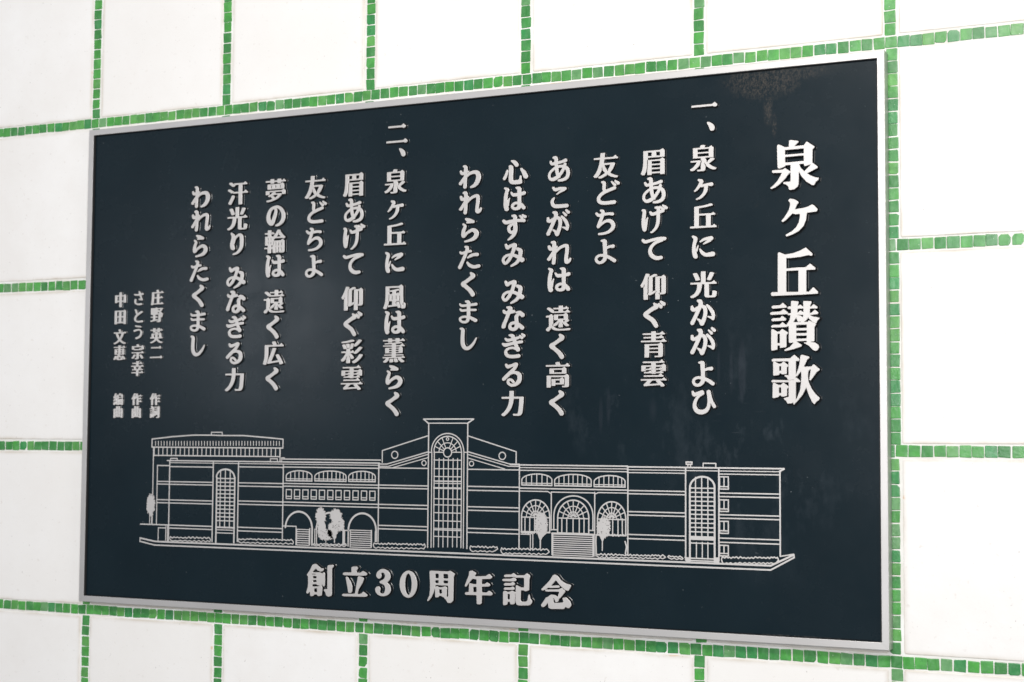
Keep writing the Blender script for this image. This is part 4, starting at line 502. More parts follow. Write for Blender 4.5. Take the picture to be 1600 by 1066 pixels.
'曲': '-419 -440 -4 18 1 660 12 8 212 3 4 11 0 157 5 14 128 2 15 -3 3 -170 9 -13 59 -1 10 6 5 178 11 3 119 0 12 -2 4 -9 0 -160 5 -13 74 -1 90 49 10 -4 40 -41 19 -10 2 -662 -4 -17 -138 -1 -7 8 -1 42 -11 7 -520 1 -12 -2 -6 -6 -2 -44 -6 -10;-267 -92 -7 -15 0 -212 12 -8 61 1 7 14 0 212 -11 9;30 -326 7 14 -1 212 -11 9 -59 -1 -7 -5 -2 -10 1 -212 10 -8;270 -92 -72 1 -11 -9 -1 -212 8 -14 71 -1 11 8 1 212;-267 -38 62 -1 11 8 0 210 -7 14 -61 1 -12 -8 0 -209;30 -38 7 15 -1 209 -11 8 -59 0 -7 -6 -2 -9 1 -210 10 -8;194 -38 71 -1 11 8 1 210 -7 14 -72 1 -11 -8 -1 -209',
'汗': '63 -441 -7 4 -2 10 -3 421 -14 5 -228 0 -10 2 -4 8 3 7 14 10 9 20 9 5 207 1 13 3 3 15 -1 261 -13 8 -171 0 -28 32 -5 14 14 8 435 0 65 47 11 2 35 -45 40 -9 1 -42 -12 -7 -200 0 -13 -5 -1 -274 12 -8 86 1 76 56 9 3 45 -57 37 -7 2 -42 -13 -7 -237 0 -14 -4 -4 -13 -1 -417 -12 -7;-177 -88 33 -31 2 -15 -72 -141 -82 -143 -16 -13 -62 0 -14 4 -40 34 -2 13 78 130 85 158 16 8 62 0;-460 127 27 33 78 0 123 -65 34 -21 4 -11 -7 -9 -23 -5 -17 -28 -57 0 -157 96;-410 400 29 31 81 -1 82 -50 34 -39 38 -8 10 -9 2 -10 -33 -40 -76 1 -162 113',
'泉': '-358 353 12 4 221 2 11 12 32 72 21 5 65 0 61 -13 1 -10 -26 -49 1 -13 8 -5 152 0 92 49 48 -44 18 -10 4 -17 -3 -318 -14 -4 -259 -1 -11 -7 -1 -20 44 -88 -7 -42 6 -12 9 -7 29 17 21 44 100 84 78 1 42 -29 3 -7 -7 -10 -81 -60 -96 -63 -8 -17 6 -12 32 -29 76 -54 59 -31 81 -31 1 -11 -23 -34 -14 -6 -71 1 -74 28 -75 41 -56 39 -27 25 -41 82 -43 55 -4 -11 1 -45 39 -88 -1 -94 -13 -37 -24 -16 -43 -9 -176 -3 -17 3 -12 35 4 10 113 -1 14 8 3 165 21 74 10 57 -7 11 -23 16 -1 66 -7 11 -262 2 -13 4 -2 318;-442 -410 -22 34 1 10 82 47 59 48 67 77 26 45 4 15 -4 10 -10 2 -199 1 -8 11 3 30 318 7 15 -2 11 -10 5 -10 -4 -22 -27 -101 -57 -72 -64 -56 -50 -35 -57 -30 -16 -4 -55 0;-208 63 4 -8 10 -2 395 1 8 11 -1 94 -5 7 -9 1 -395 0 -8 -13;-208 213 5 -7 9 -2 395 1 8 13 -1 91 -5 7 -9 2 -395 -1 -8 -13',
'田': '-419 -431 -4 19 0 768 4 16 14 4 665 0 95 50 10 -4 41 -42 18 -8 4 -16 -1 -771 -3 -16 -12 -4 -131 1 -7 9 -2 45 -19 6 -513 -1 -11 -8 -1 -42 -7 -8 -128 -2;-267 -23 -5 -18 2 -273 15 -5 168 2 5 18 -2 273 -15 5;268 -23 -179 2 -15 -5 -3 -273 5 -17 179 -3 16 5 2 273;-267 321 -5 -17 2 -266 15 -5 168 3 5 17 -2 266 -15 5;76 36 179 -3 16 5 2 266 -5 17 -179 3 -15 -5 -3 -266',
'眉': '-227 -440 -2 143 16 131 10 226 5 10 432 3 95 51 10 -5 41 -41 18 -10 2 -493 -4 -17 -141 -1 -6 8 -2 32 -18 7 -299 -1 -9 -6 -2 -32 -8 -9 -126 0;-426 -435 -39 35 -4 10 29 59 27 76 22 101 14 170 2 360 3 13 15 4 589 0 95 50 9 -4 40 -41 19 -10 3 -212 -7 -15 -596 -1 -16 -4 -5 -76 -21 -10 -4 -7 -10 -232 -20 -135 -19 -54 -43 -76 -14 -4;247 -257 -15 7 -304 -1 -9 -11 1 -86 15 -8 306 1 7 11;247 -206 1 82 -7 12 -306 1 -10 -1 -5 -7 0 -84 8 -10 304 -1 11 2;247 -68 1 86 -7 12 -306 1 -15 -8 -1 -86 9 -11 304 -1;-221 344 -3 -18 3 -118 18 -4 123 0 13 4 3 118 -4 18 -137 3;240 208 3 17 -3 119 -18 3 -121 0 -11 -3 -3 -18 3 -118 18 -4 121 0',
'編': '194 447 15 -12 39 -89 7 -7 19 1 86 48 9 -5 41 -41 17 -8 4 -18 -2 -187 -15 -7 -387 -1 -8 -11 0 -92 4 -6 9 -2 264 0 95 50 9 -4 41 -41 18 -9 3 -15 0 -357 -5 -39 -12 -17 -26 -10 -119 -4 -14 6 -7 28 -47 5 -6 12 -1 140 -5 9 -12 2 -24 -1 -6 -8 -3 -155 -12 -3 -62 1 -7 12 -1 145 -6 8 -26 1 -10 -2 -4 -9 -1 -140 4 -13 16 -10 -1 -19 -14 -5 -109 2 -2 5 23 10 10 49 -3 203 -54 -249 -10 -9 -43 2 -40 31 13 15 9 42 28 8 8 11 13 60 -1 37 -5 41 -18 13 -2 10 5 10 24 5 11 9 6 72 -15 110 -5 9 -14 6 -4 17 2 42 35 133 -16 25 -19 15 0 29 14 6 203 2 6 7 0 12 -26 67 2 9 43 12;-362 -191 16 -10 3 -7 -11 -168 14 -19 -6 -22 -11 -8 -65 1 -45 16 -6 13 19 79 19 120 11 6;343 -234 -28 0 -9 -9 -2 -155 6 -5 36 4 6 9 1 143 -3 8;-302 -385 -4 9 7 131 -5 52 8 4 34 2 11 12 31 9 55 -1 6 -9 17 -133 -33 -15 -11 3 -29 125 -9 7 -29 0 -2 -14 19 -112 5 -9 23 -7 -2 -37 -7 -12 -19 -6;56 -26 -7 -5 -3 -10 1 -142 6 -10 31 -1 7 4 3 9 -1 145 -9 10;186 -26 -7 -5 -2 -10 1 -145 8 -8 31 0 8 13 0 145 -8 9;312 -29 -7 -12 1 -145 9 -8 28 0 7 4 3 9 -1 94 -31 51;-241 444 50 -20 6 -7 0 -7 -48 -103 -27 -20 -59 -110 -6 -18 29 -1 19 8 72 128 47 -1 19 -21 4 -15 -40 -135 -35 -53 -29 -4 -20 -12 -24 -86 -10 -14 -17 -8 29 -1 40 11 11 24 17 74 27 13 29 -1 9 -12 27 -172 -35 -19 -49 0 -8 7 -3 21 6 9 20 11 -8 3 -176 -40 -74 0 -7 8 -8 27 1 14 47 52 79 116 29 20 -29 1 -50 -16 -66 1 -10 9 -9 37 32 41 46 84 36 77 38 95 11 5;287 169 1 113 -7 13 -247 2 -14 -7 -1 -114 6 -13 247 -2',
'英': '-459 -408 0 8 7 4 80 23 76 29 79 41 57 46 31 36 22 42 -1 14 -10 5 -325 0 -15 4 -3 32 6 12 81 2 9 6 2 209 6 14 268 2 8 11 1 61 13 15 5 22 11 4 90 0 17 -4 5 -22 11 -12 2 -64 7 -10 127 0 90 49 10 -5 40 -40 19 -10 4 -198 5 -5 22 9 26 -30 36 -6 3 -15 -3 -27 -15 -4 -325 0 -10 -4 -3 -12 44 -67 43 -41 54 -38 79 -36 136 -37 1 -10 -25 -37 -82 -2 -80 18 -85 31 -67 36 -64 47 -25 28 -5 14 -2 45 -23 31 -7 -4 -14 -27 -3 -50 -7 -12 -55 -45 -76 -44 -87 -36 -114 -33 -74 1;-85 73 -113 2 -13 -5 -3 -162 4 -16 109 -3 14 6 6 62 0 103;213 73 -124 2 -13 -5 -6 -165 5 -13 126 -3 14 5 2 164;-450 336 2 12 10 5 185 3 5 10 0 66 9 11 136 -1 5 -10 1 -69 8 -9 161 -1 15 2 5 6 1 71 6 10 130 1 10 -1 5 -7 1 -69 6 -11 61 0 60 42 35 -41 36 -5 5 -30 -3 -11 -9 -4 -185 -2 -6 -12 -1 -79 -3 -7 -7 -4 -121 2 -8 24 -12 15 -1 51 -8 11 -161 0 -19 -6 -2 -56 -13 -15 -7 -24 -114 -2 -11 2 -4 7 -1 81 -5 11 -188 3 -8 8',
'薫': '-445 -422 2 10 43 27 38 35 26 38 5 20 -4 8 -8 2 -114 1 -8 11 0 13 5 7 366 1 10 3 4 8 0 42 -9 8 -299 1 -11 4 -3 9 3 10 11 4 292 0 13 4 3 44 -9 12 -269 3 -4 12 0 155 1 15 11 6 263 1 7 10 -2 45 -14 4 -347 1 -9 3 -4 11 4 12 9 3 354 1 9 9 0 44 -11 5 -283 -6 -13 9 -1 9 4 8 321 12 304 27 69 0 12 -4 14 -13 3 -7 -8 -6 -254 -24 -6 -12 4 -49 14 -3 188 1 90 64 10 -6 40 -55 39 -9 1 -17 -9 -7 -361 -1 -11 -2 -5 -10 1 -37 6 -10 118 -1 19 4 85 48 47 -46 20 -12 1 -167 -5 -15 -281 -3 -10 -10 0 -39 3 -8 12 -3 308 0 10 -7 -2 -16 -15 -4 -306 0 -10 -9 0 -42 3 -7 9 -4 254 0 15 5 38 30 9 -1 26 -32 35 -5 3 -15 -4 -12 -148 -3 -7 -3 -3 -9 8 -14 131 -100 1 -12 -28 -19 -21 -7 -59 0 -15 6 -137 111 1 10 25 22 -3 12 -11 3 -433 -1 -7 -6 2 -13 28 -14 3 -8 -18 -44 -48 -45 -33 -20 -34 -11 -68 0;-27 -425 -10 -5 -52 -9 -75 2 -5 10 -9 61 7 32 8 8 29 5 78 -1 20 -46;0 -329 8 7 34 9 76 -2 41 -61 18 -34 1 -10 -51 -19 -76 1 -39 75;-81 -75 1 52 -7 10 -116 1 -13 -6 -1 -52 7 -10 116 -1;218 -75 1 52 -6 10 -129 1 -12 -8 0 -50 6 -10 127 -1;-81 11 1 49 -7 11 -116 2 -13 -8 -1 -49 7 -10 116 -1;219 14 0 44 -9 13 -126 2 -12 -8 0 -49 6 -10 127 -1 10 2;-461 366 2 12 9 6 209 1 7 10 2 42 17 6 124 -1 6 -10 2 -42 15 -6 142 1 6 10 2 42 19 6 121 -1 8 -7 4 -48 71 -3 12 4 67 48 38 -47 35 -6 6 -15 -3 -15 -10 -3 -211 -1 -7 -7 -4 -26 -11 -4 -128 0 -7 7 -3 25 -9 5 -142 0 -12 -8 -3 -34 -16 -5 -124 1 -6 9 -3 32 -7 5 -205 1 -10 3',
'詞': '-125 389 15 5 389 0 95 51 50 -46 17 -9 4 -17 -1 -734 -8 -39 -19 -24 -26 -11 -45 -6 -167 -2 -11 8 -9 35 1 7 7 4 117 0 9 6 3 10 1 153 15 17 1 15 0 261 -2 9 -14 15 0 82 6 12 28 4 4 20 -5 18 -25 3 -7 7 -4 98 -15 4 -397 0 -8 8;-429 -427 -3 17 0 276 3 15 12 3 171 1 86 48 16 -2 61 -65 -16 -37 -2 -17 1 -77 16 -14 2 -8 -2 -91 -12 -5 -181 0 -9 -7 -2 -32 -8 -8 -121 -1;-279 -340 43 -1 9 7 1 163 -8 13 -43 0 -10 -8 0 -160 2 -10;-48 -272 -4 12 -1 133 -3 8 -12 7 -3 10 0 71 15 14 3 11 -3 17 -15 15 2 56 13 5 176 1 83 47 14 0 57 -58 7 -12 -16 -42 -3 -227 -11 -5 -171 -1 -8 -8 -1 -44 -6 -11;129 42 -47 1 -10 -10 -1 -184 9 -13 47 -1 10 9 1 184 -3 10;-431 -11 1 20 8 6 171 3 81 58 10 -7 35 -48 22 -10 2 -10 -2 -18 -12 -5 -302 0 -9 2;-431 119 1 20 8 7 171 2 81 57 43 -54 36 -6 7 -13 -3 -20 -12 -5 -318 0 -9 3;-469 260 2 11 10 5 228 1 90 63 8 -4 40 -56 38 -8 4 -29 7 -7 188 0 90 64 12 -10 42 -60 6 -15 -7 -17 -15 -6 -365 0 -13 6 -3 30 -8 7 -342 0 -10 5;-355 422 40 24 78 -2 39 -61 18 -35 1 -12 -45 -30 -74 1 -7 7',
'輪': '424 -417 -26 -16 -43 -5 -85 0 -22 11 -45 3 -5 14 0 187 -7 9 -26 1 -11 -2 -4 -10 -2 -195 -11 -6 -62 2 -5 14 0 187 -7 9 -26 1 -10 -2 -4 -10 0 -185 4 -14 18 -6 -1 -8 -114 -3 -17 3 -3 13 -2 143 -9 6 -57 0 -14 -2 -5 -9 0 -140 -5 -13 -135 0 -5 13 -3 148 -11 3 -128 1 -9 5 -2 13 1 18 7 7 133 1 11 8 -2 84 -11 3 -102 1 -7 6 -1 14 0 306 10 8 109 4 4 10 -1 71 -4 8 -8 2 -121 1 -8 9 2 30 11 4 124 3 5 12 0 79 7 10 134 -1 5 -9 0 -79 5 -12 24 0 45 31 28 -31 29 -3 8 -7 1 -27 -7 -9 -121 -1 -7 -2 -5 -10 2 -78 10 -4 71 -4 -1 -81 6 -8 24 0 4 2 0 6 -23 34 39 39 0 8 -13 7 0 5 110 126 73 112 12 4 66 0 40 -17 4 -8 -6 -27 9 -18 112 -122 107 -92 4 -7 -3 -8 -29 -36 -67 -2 -22 9 0 7 14 5 2 5 -37 33 -5 -6 -3 -29 -11 -5 -282 0 -9 5 -4 22 -9 1 -20 -21 1 -5 17 -7 -6 -10 -15 -10 -40 -5 -3 -70 -31 -5 -6 -6 -4 -152 -9 -4 -59 -1 -8 -6 -1 -81 6 -7 17 -1 43 31 16 0 6 61 30 4 7 6 1 143 4 12 318 3 85 47 12 2 45 -44 19 -9 4 -9 0 -389 -4 -27;315 -213 -29 -1 -9 -9 0 -160 -12 -27 2 -12 7 -4 17 4 2 22 26 6 6 9 0 160 -3 9;-63 -232 -7 -6 3 -14 -4 -18 10 -5 10 6 1 24 -3 10;32 -17 -9 -11 0 -133 9 -8 29 0 7 4 2 9 0 130 -9 9;189 -17 -31 0 -8 -9 0 -130 8 -13 31 0 9 8 0 133;286 -17 -7 -4 -2 -7 0 -133 9 -8 31 0 8 13 0 88 -26 45;-296 15 -31 1 -9 -7 -1 -94 8 -13 31 0 9 8 0 94;-203 15 -8 -11 0 -94 8 -8 31 0 8 13 -1 94 -10 7;-296 163 -31 0 -9 -7 -1 -93 8 -13 31 0 9 8 0 93;-203 163 -8 -12 0 -93 8 -8 31 0 8 13 -1 93 -10 7;267 181 -2 20 -65 69 -8 54 -17 23 -10 3 -18 -26 -1 -52 -58 -71 -3 -20 18 -5 152 0',
'遠': '467 -378 -10 -37 -14 -6 -304 -10 -181 4 -68 10 -67 22 -52 32 -14 34 -22 9 -19 -9 -4 -34 -60 -75 -14 -4 -68 2 -34 42 -1 13 46 48 68 50 5 10 0 313 -2 8 -7 5 -102 1 -7 10 1 32 11 6 97 2 88 49 9 -4 40 -40 16 -10 6 -17 -3 -116 4 -30 0 -113 -6 -14 -29 -28 -1 -12 12 -30 21 -6 12 -14 95 -62 78 -25 93 -9 133 3 180 14 67 -1 5 -3;-154 127 13 5 354 0 87 48 12 0 43 -42 20 -14 2 -172 4 -6 38 -22 5 -9 -14 -14 -82 -55 -5 -7 0 -13 8 -9 81 -57 6 -7 -2 -8 -28 -25 -78 2 -81 60 -45 55 -40 22 -6 -8 2 -15 38 -56 -1 -89 -14 -6 -126 1 -7 12 0 79 39 62 0 27 -6 5 -40 -32 -36 -50 -19 -15 -81 -41 -57 1 -13 31 3 15 34 31 72 45 41 32 32 31 5 13 -3 9 -7 3 -142 4 -4 11;286 -60 -12 5 -88 -1 -7 -9 0 -22 22 -21 12 -26 23 -10 17 12 1 25 31 29;-8 90 -1 -96 5 -13 217 -2 14 7 1 96 -6 14 -216 1;-431 353 19 23 14 10 76 -1 69 -42 81 -62 7 -11 -12 -20 4 -7 193 -1 8 3 3 10 0 64 -6 11 -200 2 -9 9 2 22 12 5 193 1 7 9 1 52 6 10 135 1 9 -9 1 -52 7 -11 69 1 64 46 9 -6 29 -38 33 -5 7 -11 -2 -20 -10 -5 -202 -2 -4 -20 0 -54 4 -11 98 -1 85 61 10 -7 38 -52 38 -7 3 -23 -3 -7 -12 -4 -670 1 -8 6 -4 16 -35 1 -12 5 -64 57 -76 55;-199 235 -6 5 -15 1 -8 -3 -4 -8 24 -2',
'野': '-443 390 14 4 309 1 95 50 59 -52 380 3 15 -3 26 -18 1 -14 -32 -45 -118 -130 5 -20 63 -54 0 -32 69 -2 31 -10 5 -10 -55 -165 -14 -34 -10 -7 -66 0 -24 13 18 151 -4 6 -9 3 -26 -1 -7 -6 -22 -145 3 -10 21 -12 5 -10 1 -194 -5 -40 -15 -24 -29 -16 -50 -7 -157 -2 -14 7 -10 35 5 10 107 0 10 4 4 8 2 384 -2 12 -9 6 -71 0 -22 -6 -14 3 5 15 0 27 -2 8 -8 4 -7 -2 -3 -8 0 -29 5 -13 -4 -4 -119 -2 -11 -3 -3 -116 9 -12 38 0 48 34 9 2 29 -34 36 -6 2 -36 -12 -7 -154 -3 -5 -12 -1 -116 -4 -7 -20 -13 30 2 109 20 71 0 10 -9 2 -25 -5 -10 -451 -71 -69 -1 -12 3 -8 40 6 11 183 25 8 6 2 9 0 136 -3 11 -157 4 -11 10 0 27 6 8 155 2 8 4 2 15 0 96 -3 13 -154 3 -12 7 -1 352;-272 59 7 14 -1 106 -8 8 -31 -1 -8 -12 1 -109 9 -7;-129 59 30 0 8 9 1 106 -9 12 -30 0 -8 -7 -1 -109;275 341 -20 4 -194 0 -13 -4 -4 -69 -19 -37 20 -37 0 -108 4 -10 164 -4 15 4 3 12 -7 11 -130 101 -19 23 -2 11 9 19 9 7 67 0 17 -9 19 -33 16 -11 10 2 12 15 -4 32 46 61;-272 227 7 13 -1 106 -8 7 -31 0 -8 -12 1 -108 9 -7;-129 353 -9 -12 1 -108 10 -7 28 0 9 12 -1 101 -10 13',
'雲': '-465 -211 3 8 12 3 753 1 14 4 67 49 8 -5 33 -45 37 -7 3 -17 -1 -13 -9 -6 -209 0 -14 -4 -2 -9 4 -10 103 -86 64 -67 -6 -11 -40 -21 -66 -1 -17 4 -36 44 -9 4 -383 -22 -111 -13 -74 1 -9 11 -9 39 44 34 57 54 25 30 2 17 -12 6 -212 0 -9 6;-167 -366 14 -6 306 15 11 4 3 9 -8 15 -60 52 -1 7 15 15 -5 15 -150 1 -15 -6 -103 -103;-356 -95 2 20 11 5 515 0 12 5 81 58 9 -7 37 -51 37 -7 6 -15 -2 -18 -16 -5 -677 0 -12 4;-442 90 -1 167 5 15 344 3 11 2 4 7 0 69 -5 11 -295 2 -7 2 -4 10 0 20 9 7 589 0 14 7 71 55 10 2 45 -59 40 -10 2 -22 -4 -10 -306 -4 -7 -13 2 -72 14 -4 190 0 95 50 70 -60 0 -170 -3 -9 -10 -3 -131 3 -3 11 2 25 32 6 5 16 -7 11 -30 6 -2 64 -6 10 -214 -1 -4 -9 -3 -64 -31 -6 -6 -11 4 -15 28 -5 7 -7 -2 -69 -31 -7 -6 -10 6 -17 31 -6 1 -12 -8 -5 -128 -1 -12 6 2 14 29 4 7 14 -5 13 -26 3 -7 5 -1 70 6 6 28 2 6 15 -6 13 -33 6 -2 64 -8 11 -204 -1 -7 -10 -2 -64 -31 -6 -6 -11 6 -17 31 -6 2 -26 -5 -10 -126 -2;-349 23 2 15 9 5 144 2 67 47 10 -7 39 -59 -5 -10 -18 -4 -235 0 -10 4;81 23 2 15 8 5 112 2 69 49 9 -6 29 -40 36 -6 7 -14 -4 -12 -13 -4 -242 0 -10 3;-289 137 0 13 8 6 99 2 60 43 39 -47 6 -15 -5 -10 -19 -3 -176 0 -9 3;81 137 1 13 7 6 100 2 62 43 10 -8 35 -54 -5 -10 -19 -3 -178 0 -10 3',
'青': '-323 -1 15 5 473 0 14 4 76 45 12 0 45 -44 17 -8 5 -10 0 -349 -3 -30 -7 -20 -21 -19 -41 -11 -201 -2 -8 5 -7 20 3 13 114 1 14 7 5 31 -1 69 -4 10 -337 2 -10 -2 -4 -10 -4 -148 -13 -4 -128 2 -6 17;181 -166 -4 7 -10 3 -332 -1 -9 -12 0 -71 4 -6 12 -3 330 1 9 10;181 -43 -4 7 -10 3 -332 -1 -9 -12 0 -69 4 -6 12 -2 330 0 9 11;-459 95 1 24 10 6 352 1 14 3 4 72 -6 13 -269 2 -10 4 -3 13 2 14 11 7 268 1 7 15 -1 56 -4 10 -303 3 -11 7 -1 20 5 10 9 2 297 1 8 9 2 48 14 7 131 -1 6 -10 2 -47 6 -6 12 -1 135 1 83 61 12 0 43 -58 38 -7 3 -22 -4 -12 -320 -3 -9 -12 1 -64 11 -8 104 1 88 62 9 -5 39 -54 38 -8 1 -30 -13 -4 -271 -2 -7 -11 1 -71 13 -6 190 0 90 63 10 -6 38 -52 36 -7 7 -14 -3 -19 -14 -5 -886 0 -12 3',
'風': '-468 -410 0 10 30 54 31 81 19 84 12 84 7 125 0 345 4 15 563 3 95 50 10 -4 41 -42 18 -8 4 -16 1 -338 12 -256 -5 -9 -20 -3 -6 -6 2 -63 10 -49 14 -20 10 -6 7 11 5 32 3 98 11 4 31 -2 38 -42 5 -16 -8 -72 -10 -37 -16 -25 -14 -10 -17 -4 -76 -1 -16 5 -31 21 13 22 -1 10 -76 202 0 25 19 8 3 8 -4 227 -3 10 -8 3 -14 -3 6 -22 -28 -57 2 -163 -11 -6 -124 -1 -6 -7 -3 -32 -18 -22 16 -60 1 -24 20 -3 21 4 6 9 -16 71 5 12 22 11 57 0 11 -3 74 -185 1 -12 -8 -10 -19 -11 -67 2 -21 53 -2 15 -7 3 -359 -29 -40 0 -10 6 3 35 9 8 166 12 10 4 3 8 -3 143 -12 3 -112 1 -7 3 -2 10 8 231 11 6 114 4 6 96 -11 3 -116 -8 -10 8 -4 27 225 31 112 23 63 0 8 -6 10 -21 -5 -13 -29 -11 -90 -15 -9 -5 -3 -101 5 -8 9 0 86 47 52 -44 3 14 0 106 5 8 20 10 5 9 -12 25 -17 12 -4 45 -14 6 -404 0 -15 -4 -4 -93 -5 -7 -28 -6 -6 -12 3 -23 29 -4 7 -5 1 -69 -3 -15 -27 -5 -6 -10 -8 -229 5 -9 17 -4 3 -9 -26 -115 -15 -37 -29 -7 -6 -6 -5 -34 14 -17 -36 -61 -79 -2;-80 -111 8 4 2 10 -1 147 -9 9 -30 -1 -9 -12 1 -148 8 -9;91 -111 8 4 2 10 -1 133 -11 20 -26 3 -7 -5 -2 -8 0 -148 9 -9',
'高': '-422 -437 -2 387 2 12 5 5 675 1 97 50 10 -4 40 -41 19 -11 1 -340 -9 -30 -21 -16 -33 -9 -59 -3 -109 0 -14 11 -5 17 5 8 80 0 12 10 1 44 6 25 0 152 -6 27 0 57 -6 8 -527 2 -14 -7 -2 -60 -10 -24 0 -205 10 -24 -1 -40 -14 -7 -119 0;-235 -380 -2 211 5 15 304 2 93 50 12 -6 57 -58 -4 -155 -6 -13 -313 -2 -10 -8 -1 -32 -8 -9 -114 0;89 -193 -14 5 -169 -2 -6 -13 2 -91 14 -6 171 2 4 14;-314 53 -1 153 3 9 7 5 461 1 97 50 70 -60 0 -153 -2 -10 -6 -4 -613 -1 -12 2;166 179 -15 7 -307 -1 -6 -11 0 -89 16 -7 306 1 7 11;-459 309 1 25 10 7 371 1 6 4 2 12 -18 62 2 10 67 17 60 0 11 -5 35 -91 11 -9 178 0 90 63 47 -59 36 -7 6 -15 -2 -22 -13 -6 -884 0 -12 2',
}
